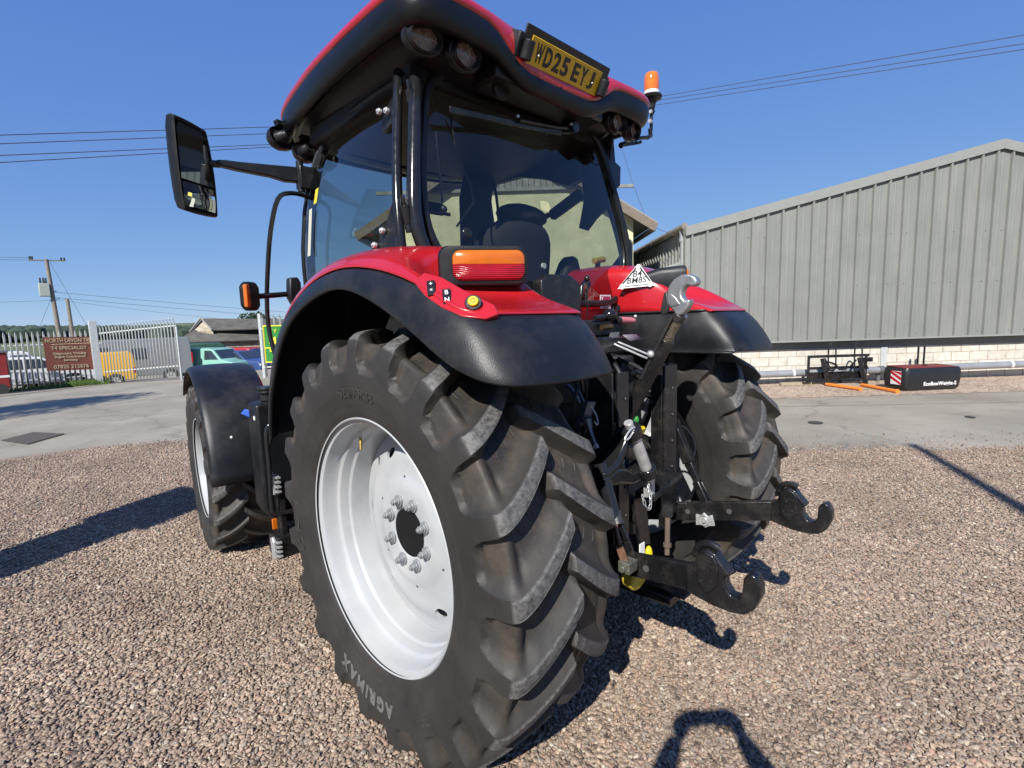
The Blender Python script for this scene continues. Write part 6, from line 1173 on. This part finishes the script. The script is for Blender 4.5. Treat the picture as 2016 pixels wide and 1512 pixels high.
vehicle('blue_grey_car', 'blue grey car half hidden behind the brown sign', 'car', at_z(.05, 30.2, -.80), R(4), 4.0, 1.7, car, .9, .82, cwin, (1.3, -1.3), .30, (.12, .16, .21), ((2.05, .62, .25, .12, LW, 'headlight'),), ends=((3, 4),))
vehicle('mint_van', 'pale mint green van with a blank side panel beside the grey van', 'van', at_z(6.35, 31.0, -.92), R(-58), 4.2, 1.75, smallvan, .9, .88, swin[:1], (1.25, -1.25), .30, (.22, .45, .37), ((1.95, .68, .2, .14, LW, 'headlight'),), ends=((3, 4),))
vehicle('blue_car', 'dark blue car between the mint van and the red van', 'car', at_z(7.75, 31.0, -.95), R(-60), 4.1, 1.7, car, .9, .82, cwin, (1.3, -1.3), .30, (.03, .06, .18), ((2.05, .62, .25, .12, LW, 'headlight'),), ends=((3, 4),))
vehicle('red_van', 'red van with sloping bonnet nearest the green sign', 'van', at_z(8.75, 33.2, -1.05), R(-50), 4.3, 1.75, smallvan, .9, .88, swin, (1.25, -1.25), .30, (.42, .015, .02), ((1.95, .68, .25, .16, LW, 'headlight'),), ends=((3, 4),))
tp = empty('canvas_trailer', (6.6, 34.0, -1.15), R(-12)); tag(tp, 'trailer with dark green canvas cover behind the vans', 'trailer')
m = MB(); m.prism([(-1.2, .6), (1.2, .6), (1.25, 1.55), (1.05, 1.95), (.8, 2.08), (-.9, 2.1), (-1.1, 1.95), (-1.25, 1.5)], (0, 0, 0), (1, 0, 0), (0, 0, 1), (0, 1, 0), 1.6); m.build('canvas_cover', mat('dark green canvas', (.02, .07, .05), .7, var=.3, bump=.02, bscale=2), tp, bevel=.08, seg=3)
m = MB(); m.box(-1.2, 1.2, -.8, .8, .45, .6); m.build('trailer_bed', DGREY, tp)
for s in (-1, 1): m = MB(); m.cyl((0, s * .85, .3), (0, s * 1.0, .3), .3, n=20); m.build('wheel', MAT['plain tyre rubber'], tp)
# red skip cut by the left edge
sk = empty('red_trailer', (-2.66, 24.6, TZ(0, 24.6))); tag(sk, 'dark red box trailer with a white stripe standing before the fence', 'trailer')
m = MB(); m.box(-1.2, .55, -.7, .7, .22, 1.50); m.build('box_body', mat('dull red trailer paint', (.22, .02, .02), .45, var=.15), sk, bevel=.03)
m = MB(); m.box(-1.25, .60, -.75, .75, 1.50, 1.56); m.build('box_lid', DGREY, sk, bevel=.01)
m = MB(); m.box(-1.21, .556, -.706, -.70, .62, .70); m.build('white_stripe', WHITE, sk); m = MB(); m.box(.0, .35, -.706, -.70, 1.15, 1.22); m.build('yellow_mark', YEL, sk)
for x in (-.7, .3): m = MB(); m.cyl((x, -.72, .2), (x, -.5, .2), .2, n=20); m.build('wheel', MAT['plain tyre rubber'], sk)
# ---------------------------------------------------------------- barn
bn = empty('stone_barn'); tag(bn, 'low stone barn with mossy grey slate roofs beyond the parked vehicles', 'barn')
SL = mat('mossy slate', (.085, .08, .07), .85, var=.35, vscale=1.2, bump=.02, bscale=6, dust=(.16, .15, .10), dscale=1.5, damt=.6); STN = mat('rubble stone', (.36, .30, .22), .9, var=.45, vscale=3.5, bump=.04, bscale=5, detail=8)
B0 = Vector((6.0, 37.3, 0)); bx_, by_ = Vector((.964, -.267, 0)), Vector((.267, .964, 0))
def bq(s, t, z): v = B0 + bx_ * s + by_ * t; return (v.x, v.y, z)
m = MB(); m.add([bq(-.3, -.2, .98), bq(11, -.2, .90), bq(11, 2.0, 1.86), bq(.75, 1.2, 1.75)], [(0, 1, 2, 3)]); m.build('lean_to_roof', SL, bn, solid=.08, smooth=False)
gA, gB, gC, gD, gE = (6.92, 38.24, 1.60), (7.86, 39.04, 2.55), (8.05, 37.45, 1.72), (12.8, 37.2, 2.38), (12.2, 35.6, 1.72)
m = MB(); m.add([gC, gE, gD, gB], [(0, 1, 2, 3)]); m.add([gA, gB, gD, (12.5, 39.0, 1.6)], [(0, 1, 2, 3)]); m.build('roof', SL, bn, solid=.08, smooth=False)
m = MB(); m.add([gA, gC, (gB[0] + .05, gB[1], gB[2] - .1), ], [(0, 1, 2)]); m.add([(gA[0], gA[1], -2), (gC[0], gC[1], -2), gC, gA], [(0, 1, 2, 3)]); m.add([bq(.2, .1, -2.2), bq(11, .1, -2.2), bq(11, .1, .86), bq(.2, .1, .93)], [(0, 1, 2, 3)]); m.add([bq(.2, .1, -2), bq(.75, 1.2, -2), bq(.75, 1.2, 1.6), bq(.2, .1, .9)], [(0, 1, 2, 3)]); m.build('wall', STN, bn, smooth=False)
m = MB()
for a, b in ((gA, gB), (gB, gC)):
    o_ = Vector((-.12, -.14, .02)); m.bar(Vector(a) + o_, Vector(b) + o_, .05, .11)
m.build('barge_board', mat('pale barge board', (.30, .28, .25), .7), bn)
m = MB(); m.box(0, 6, 0, .25, 0, 1.25); o = m.build('peach_wall', mat('peach render', (.62, .38, .26), .85, var=.1), None); o.location = (8.6, 34.0, -1.45); o.rotation_euler.z = -.3; tag(o, 'low peach coloured wall in front of the stone barn', 'wall')
# ---------------------------------------------------------------- poles and wires
WOOD = mat('weathered pole timber', (.21, .18, .145), .85, var=.25, vscale=7)
ep = empty('electricity_pole', (.92, 51.1, -2.1)); tag(ep, 'leaning timber electricity pole with crossarm and pale green transformer box', 'pole')
m = MB(); m.tube([(.10, 0, 0), (-.02, 0, 4.2), (-.16, 0, 9.55)], [.19, .16, .12], n=12); m.build('pole_shaft', WOOD, ep)
m = MB(); m.bar((-1.15, 0, 9.42), (.95, 0, 9.50), .1, .09); m.build('crossarm', WOOD, ep)
for x in (-1.08, -.95, .70, .88): m = MB(); m.cyl((x, 0, 9.48), (x, 0, 9.72), .06, n=8); m.build('insulator', IRON, ep)
m = MB(); m.box(-.82, -.20, -.35, .30, 6.75, 7.72); m.build('transformer_box', mat('pale green transformer', (.34, .38, .33), .6, var=.1), ep, bevel=.04)
for x in (-.68, -.5, -.36): m = MB(); m.cyl((x, 0, 7.72), (x, 0, 8.15), .07, .05, n=8); m.build('bushing', DARK, ep)
m = MB(); m.bar((-.35, 0, 7.15), (.18, 0, 7.15), .06, .06); m.bar((-.05, 0, 6.5), (.3, 0, 6.6), .05, .05); m.bar((-.35, -.1, 3.35), (.55, -.1, 3.35), .03, .03); m.build('bracket', IRON, ep)
m = MB(); m.tube([(1.72, 51.1, -2.1), (1.66, 51.1, 4.5)], [.16, .12], n=10); o = m.build('timber_stub_pole', WOOD, None); tag(o, 'shorter bare timber pole right of the transformer pole', 'pole')
WIR = mat('dark cable', (.05, .055, .07), .6)
def wire(name, label, a, b, sag, r_, grp):
    a, b = Vector(a), Vector(b); pts = [a.lerp(b, k / 24) + Vector((0, 0, -sag * 4 * (k / 24) * (1 - k / 24))) for k in range(25)]; m = MB(); m.tube(pts, r_, n=5); o = m.build(name, WIR, None); tag(o, label, 'wire', grp); return o
fp = empty('service_pole', (14.9, 15.3, -.06)); tag(fp, 'tall timber pole behind the cream building, hidden by the tractor cab', 'pole')
m = MB(); m.tube([(0, 0, 0), (0, 0, 10.7)], [.17, .11], n=10); m.build('pole_shaft', WOOD, fp); m = MB(); m.bar((-.25, 0, 10.4), (.25, 0, 10.4), .09, .09); m.build('crossarm', WOOD, fp)
FP = [(14.9, 15.2, z) for z in (10.62, 10.42, 9.98, 10.05)]
for k, (p_, f_) in enumerate(zip(((-1.72, 12.226, 5.48), (-1.737, 12.227, 5.32), (-1.761, 12.227, 5.103), (-1.775, 12.227, 4.971)), FP)):
    d = Vector(p_) - Vector(f_); wire('overhead_wire', ['topmost', 'second from top', 'third from top', 'lowest'][k] + ' of the four overhead wires left of the cab', f_, Vector(f_) + d * 1.5, 0, .0085, 'overhead wires left of the cab')
for k, p_ in enumerate(((13.94, -1.321, 7.361), (13.941, -1.333, 7.186), (13.941, -1.34, 7.073))):
    f_ = Vector((14.9, 15.2, 10.52 - .06 * k - (.10 if k == 2 else 0))); d = Vector(p_) - f_; wire('overhead_wire', ['upper', 'middle', 'lower'][k] + ' of the three wires rising over the steel shed', f_, f_ + d * 1.35, 0, .0085, 'overhead wires over the shed')
E1 = Vector((.92, 51.1, -2.1))
for k, (a, b, r_) in enumerate((((-.5, 0, 7.15), (60, -6, 2.6), .014), ((-.1, 0, 6.7), (60, -6, 1.9), .014), ((-1.1, 0, 9.6), (-40, 4, 11.0), .014), ((-.9, 0, 9.45), (-40, 4, 10.2), .014), ((.72, 0, 6.5), (-40, 0, 6.6), .010), ((.74, 0, 6.4), (40, 0, 2.4), .010))):
    wire('pole_wire', ['upper service wire running right from the transformer pole', 'lower service wire running right from the transformer pole', 'upper wire running left from the crossarm', 'lower wire running left from the crossarm', 'thin wire running left from the shorter pole', 'thin wire running right from the shorter pole'][k], E1 + Vector(a), E1 + Vector(b), .6, r_, 'service wires at the timber poles')
for k, (a, b) in enumerate((((-.2, 0, 6.6), (-2.4, 0, 1.2)), ((.0, 0, 9.4), (2.9, 0, 1.0)))): wire('stay_wire', ['stay wire slanting left from the transformer pole', 'stay wire slanting right from the transformer pole'][k], E1 + Vector(a), E1 + Vector(b), 0, .012, 'stay wires of the transformer pole')
wire('drop_cable', 'thin cable dropping from the overhead wires to the cream building eaves', (14.56, 9.42, 9.38), (10.10, 5.35, 4.15), .35, .006, None); wire('drop_cable', 'thin cable slanting from the eaves to the shed gutter', (10.12, 5.36, 4.1), (9.45, 4.0, 3.5), .05, .006, None)
# ---------------------------------------------------------------- planting
def leaf_cloud(name, mt, parent, blobs, n, size, seed, flat=.7):
    rnd = random.Random(seed); m = MB(); tot = sum(b[3] ** 2 for b in blobs)
    for (bx, by, bz, br) in blobs:
        for _ in range(int(n * br ** 2 / tot)):
            v = Vector((rnd.gauss(0, 1), rnd.gauss(0, 1), rnd.gauss(0, 1))).normalized() * br * (rnd.random() ** .35); v.z *= flat; c = Vector((bx, by, bz)) + v
            a = Vector((rnd.gauss(0, 1), rnd.gauss(0, 1), rnd.gauss(0, 1))).normalized(); b = a.orthogonal().normalized(); s = size * rnd.uniform(.6, 1.4); w = a.cross(b)
            m.add([c - b * s, c - w * s * .45, c + b * s, c + w * s * .45], [(0, 1, 2, 3)])
    return m.build(name, mt, parent, smooth=False)
LEAF = mat('dark leaves', (.035, .060, .020), .7, var=.5, vscale=1.5); LEAF2 = mat('weed leaves', (.10, .17, .035), .6, var=.4, vscale=3)
def tree(label, loc, h, blobs, n, size, seed, tr=.25, name='broadleaf_tree'):
    t_ = empty(name, loc); tag(t_, label, 'tree'); m = MB(); m.tube(smoothpts([(0, 0, -.2), (.05, 0, h * .3), (-.08, .1, h * .65)], 4), [tr * (1 - .06 * k) for k in range(9)], n=10)
    rnd = random.Random(seed)
    for b in blobs[:7]: m.tube([(0, .02, h * .35), ((b[0]) * .5, b[1] * .5, (b[2] + h * .35) / 2 + .3), (b[0], b[1], b[2])], [tr * .45, tr * .3, tr * .1], n=6)
    m.build('trunk', mat('bark', (.10, .08, .06), .9, var=.3, vscale=8), t_); leaf_cloud('crown', LEAF, t_, blobs, n, size, seed); return t_
tree('dark tree showing over the barn roof beside the green sign', (17.0, 57, -2.3), 6, [(0, 0, 4.6, 1.8), (1.5, .3, 4.3, 1.5), (-1.3, 0, 4.2, 1.3), (2.6, 0, 4.0, 1.2), (.6, .5, 5.2, 1.0)], 2600, .16, 4)
tree('tree out of view to the left whose shade falls on the tarmac', (-9.5, 11.2, -.0), 7, [(0, 0, 6.2, 1.6), (1.2, .8, 6.8, 1.3), (-1.0, -.6, 5.8, 1.2), (.6, 1.4, 5.2, 1.1), (2.2, 1.6, 5.6, 1.0), (-.4, .8, 7.6, 1.0)], 3200, .13, 9)
# far wooded ridge
rnd = random.Random(2); m = MB()
for k in range(900):
    a = R(rnd.uniform(-22, 40)); d_ = rnd.uniform(255, 330); x_, y_ = d_ * math.sin(a), d_ * math.cos(a); base = hz(x_, y_); r_ = rnd.uniform(2.2, 4.6)
    topz = 1.66 + d_ * .0165 * (1 - .5 * max(0, min(1, (math.degrees(a) + 2) / 16))) + rnd.uniform(-.9, .6); m.sphere((x_, y_, topz - r_ * .8), r_, 6, (1, 1, .8))
m.box(-120, 230, 334, 336, -4, 4.2)
o = m.build('woodland', mat('far woodland', (.035, .055, .035), .9, var=.5, vscale=.08), None, smooth=False); tag(o, 'dark wooded ridge along the horizon behind the fence', 'woodland', kind='stuff')
rnd = random.Random(8); m = MB()
for k in range(1400):
    x_ = rnd.gauss(-.7, .75); x_ = max(-2.2, min(.75, x_)); y_ = 25.75 + rnd.gauss(0, .18) - (x_ + .6) * .02; hh = rnd.uniform(.04, .26) * (1.2 if x_ > -.5 else .8); z0 = TZ(0, 26); a = rnd.uniform(0, 6.28); dx_, dy_ = math.cos(a) * hh * .5, math.sin(a) * hh * .5; w_ = rnd.uniform(.01, .03)
    m.add([(x_ - w_, y_, z0), (x_ + w_, y_, z0), (x_ + dx_ + w_ * .8, y_ + dy_, z0 + hh * .7), (x_ + dx_ * 1.3, y_ + dy_ * 1.3, z0 + hh)], [(0, 1, 2, 3)])
o = m.build('weeds', LEAF2, None, smooth=False); tag(o, 'green weeds growing along the foot of the fence', 'weeds', kind='stuff')
# dry earth verge before the fence
flat_poly('verge', jitter_poly([(-7, 26.4), (.6, 26.0), (.5, 24.6), (-2.4, 21.5), (-7, 21.0)], .3, .08), .010, mat('dry earth verge', (.22, .19, .15), .9, var=.25, vscale=3), kind='structure')
# ---------------------------------------------------------------- things out of frame that throw the shadows on the gravel
m = MB(); m.tube([(-3.45, -5.27, -.2), (-3.45, -5.27, 8.3)], [.12, .06], n=12); o = m.build('telegraph_pole', WOOD, None); tag(o, 'plain timber telegraph pole standing behind the photographer', 'pole')
m = MB(); m.box(-.31, .31, -.31, .31, 0, 3.9); m.box(-.42, .42, -.42, .42, 3.9, 4.05); o = m.build('shadow_pier', CONC, None, bevel=.02); o.location = (-5.55, 1.85, 0); o.rotation_euler.z = R(26); tag(o, 'tall square pier added out of view on the left to throw a shadow band', 'pier')  # invented pier, unseen, added only to cast the shadow band on the gravel
# ---------------------------------------------------------------- the person taking the photograph
def skin_body(name, verts, edges, rad, mt, parent, sub=2, root=0):
    me = bpy.data.meshes.new(name); me.from_pydata([tuple(v) for v in verts], edges, []); me.update(); o = bpy.data.objects.new(name, me); C.objects.link(o); o.parent = parent; me.materials.append(mt)
    md = o.modifiers.new('skin', 'SKIN'); md.use_smooth_shade = True
    if not me.skin_vertices: me.skin_vertices.new() if hasattr(me.skin_vertices, 'new') else None
    sv = me.skin_vertices[0].data
    for i, r_ in enumerate(rad): sv[i].radius = (r_, r_) if not isinstance(r_, tuple) else r_
    sv[root].use_root = True; m2 = o.modifiers.new('sub', 'SUBSURF'); m2.levels = m2.render_levels = sub; return o
pf = Vector((.702, .712, 0)); pr_ = Vector((.712, -.702, 0)); P0 = Vector((-2.053, -1.770, 0))
def pp_(f, r, z): return P0 + pf * (-f) + pr_ * r + Vector((0, 0, z))
person = empty('person', tuple(pp_(.5, .07, 0))); tag(person, 'person in navy overalls holding up a phone to photograph the tractor', 'person')
JK = mat('navy work jacket', (.02, .025, .045), .8, var=.15); TR = mat('dark work trousers', (.03, .03, .032), .85, var=.15); SKN = mat('skin', (.50, .30, .22), .55)
def pl_(L): return [v - Vector(person.location) for v in L]
c0 = .05
V = [pp_(.50, c0, .92), pp_(.50, c0, 1.08), pp_(.49, c0, 1.25), pp_(.50, c0, 1.36), pp_(.50, c0, 1.42), pp_(.47, c0, 1.46), pp_(.49, c0 - .17, 1.34), pp_(.24, c0 - .31, 1.37), pp_(.08, c0 - .16, 1.56), pp_(.06, c0 - .12, 1.64), pp_(.49, c0 + .17, 1.34), pp_(.24, c0 + .31, 1.37), pp_(.08, c0 + .17, 1.56), pp_(.06, c0 + .13, 1.64),
     pp_(.50, c0 - .09, .86), pp_(.48, c0 - .10, .48), pp_(.53, c0 - .10, .10), pp_(.50, c0 + .09, .86), pp_(.49, c0 + .11, .48), pp_(.53, c0 + .12, .10)]
Ed = [(0, 1), (1, 2), (2, 3), (3, 4), (4, 5), (3, 6), (6, 7), (7, 8), (8, 9), (3, 10), (10, 11), (11, 12), (12, 13), (0, 14), (14, 15), (15, 16), (0, 17), (17, 18), (18, 19)]
RR = [.14, .13, .145, .12, .06, .055, .07, .062, .045, .030, .07, .062, .045, .030, .09, .062, .045, .09, .062, .045]
skin_body('body', pl_(V), Ed, RR, JK, person)
# head with face
m = MB(); hc = Vector(pp_(.46, c0, 1.555)) - Vector(person.location); m.sphere(hc, .10, 24, (.80, .92, 1.12)); m.sphere(hc + pf * .085 + Vector((0, 0, -.015)), .018, 10, (1, 1, 1.3))
for s in (-1, 1): m.sphere(hc + pr_ * (s * .082) + Vector((0, 0, -.005)), .024, 10, (.5, .6, 1.1))
hd = m.build('head', SKN, person)
m = MB(); m.sphere(hc + Vector((0, 0, .022)) - pf * .012, .108, 20, (.84, .92, 1.05)); m.v = [tuple(Vector(v) if (Vector(v) - hc).dot(pf) < .045 or Vector(v).z > hc.z + .055 else hc + (Vector(v) - hc) * .8) for v in m.v]; m.build('hair', mat('brown hair', (.05, .03, .02), .8), hd)
for s in (-1, 1):
    m = MB(); m.sphere(hc + pf * .078 + pr_ * s * .032 + Vector((0, 0, .008)), .011, 10); m.build('eye', WHITE, hd)
m = MB(); m.bar(hc + pf * .088 - pr_ * .022 + Vector((0, 0, -.052)), hc + pf * .088 + pr_ * .022 + Vector((0, 0, -.052)), .006, .008); m.build('mouth', mat('lips', (.35, .12, .10), .5), hd)
for s, base in ((-1, pp_(.06, c0 - .12, 1.64)), (1, pp_(.06, c0 + .13, 1.64))):
    b_ = Vector(base) - Vector(person.location); up = Vector((0, 0, 1)); inw = pr_ * (-s); vs, es, rs = [b_, b_ + up * .04 + inw * .01, b_ + up * .075 + inw * .015], [(0, 1), (1, 2)], [.026, .034, .03]
    for k in range(4):
        q0 = b_ + up * (.035 + .022 * k) + inw * .03; i0 = len(vs); vs += [q0, q0 + inw * .03 - pf * -.012, q0 + inw * (.052 + .004 * (k == 1)) + pf * .012, q0 + inw * .060 - pf * .006]; es += [(1 if k < 2 else 2, i0), (i0, i0 + 1), (i0 + 1, i0 + 2), (i0 + 2, i0 + 3)]; rs += [.0105, .0095, .009, .0075]
    t0 = len(vs); vs += [b_ + up * .03 - pf * .03 + inw * .012, b_ + up * .06 - pf * .036 + inw * .030, b_ + up * .085 - pf * .032 + inw * .036]; es += [(0, t0), (t0, t0 + 1), (t0 + 1, t0 + 2)]; rs += [.013, .011, .009]
    skin_body('hand', vs, es, rs, SKN, person)
for s in (-1, 1):
    m = MB(); f0 = Vector(pp_(.53, c0 + s * .11, .05)) - Vector(person.location); m.bar(f0 - pf * .08, f0 + pf * .20, .10, .09, w2=.085, h2=.05); m.build('boot', BLKM, person, bevel=.03, seg=3)
ph_ = MB(); a_ = Vector((0, 0, 1)); c_ = pp_(.055, c0, 1.715); ph_.bar(c_ - pr_ * .075, c_ + pr_ * .075, .008, .074, up=a_); o = ph_.build('phone', BLKM, None, bevel=.004); tag(o, 'slim black phone held up sideways in both hands', 'phone')
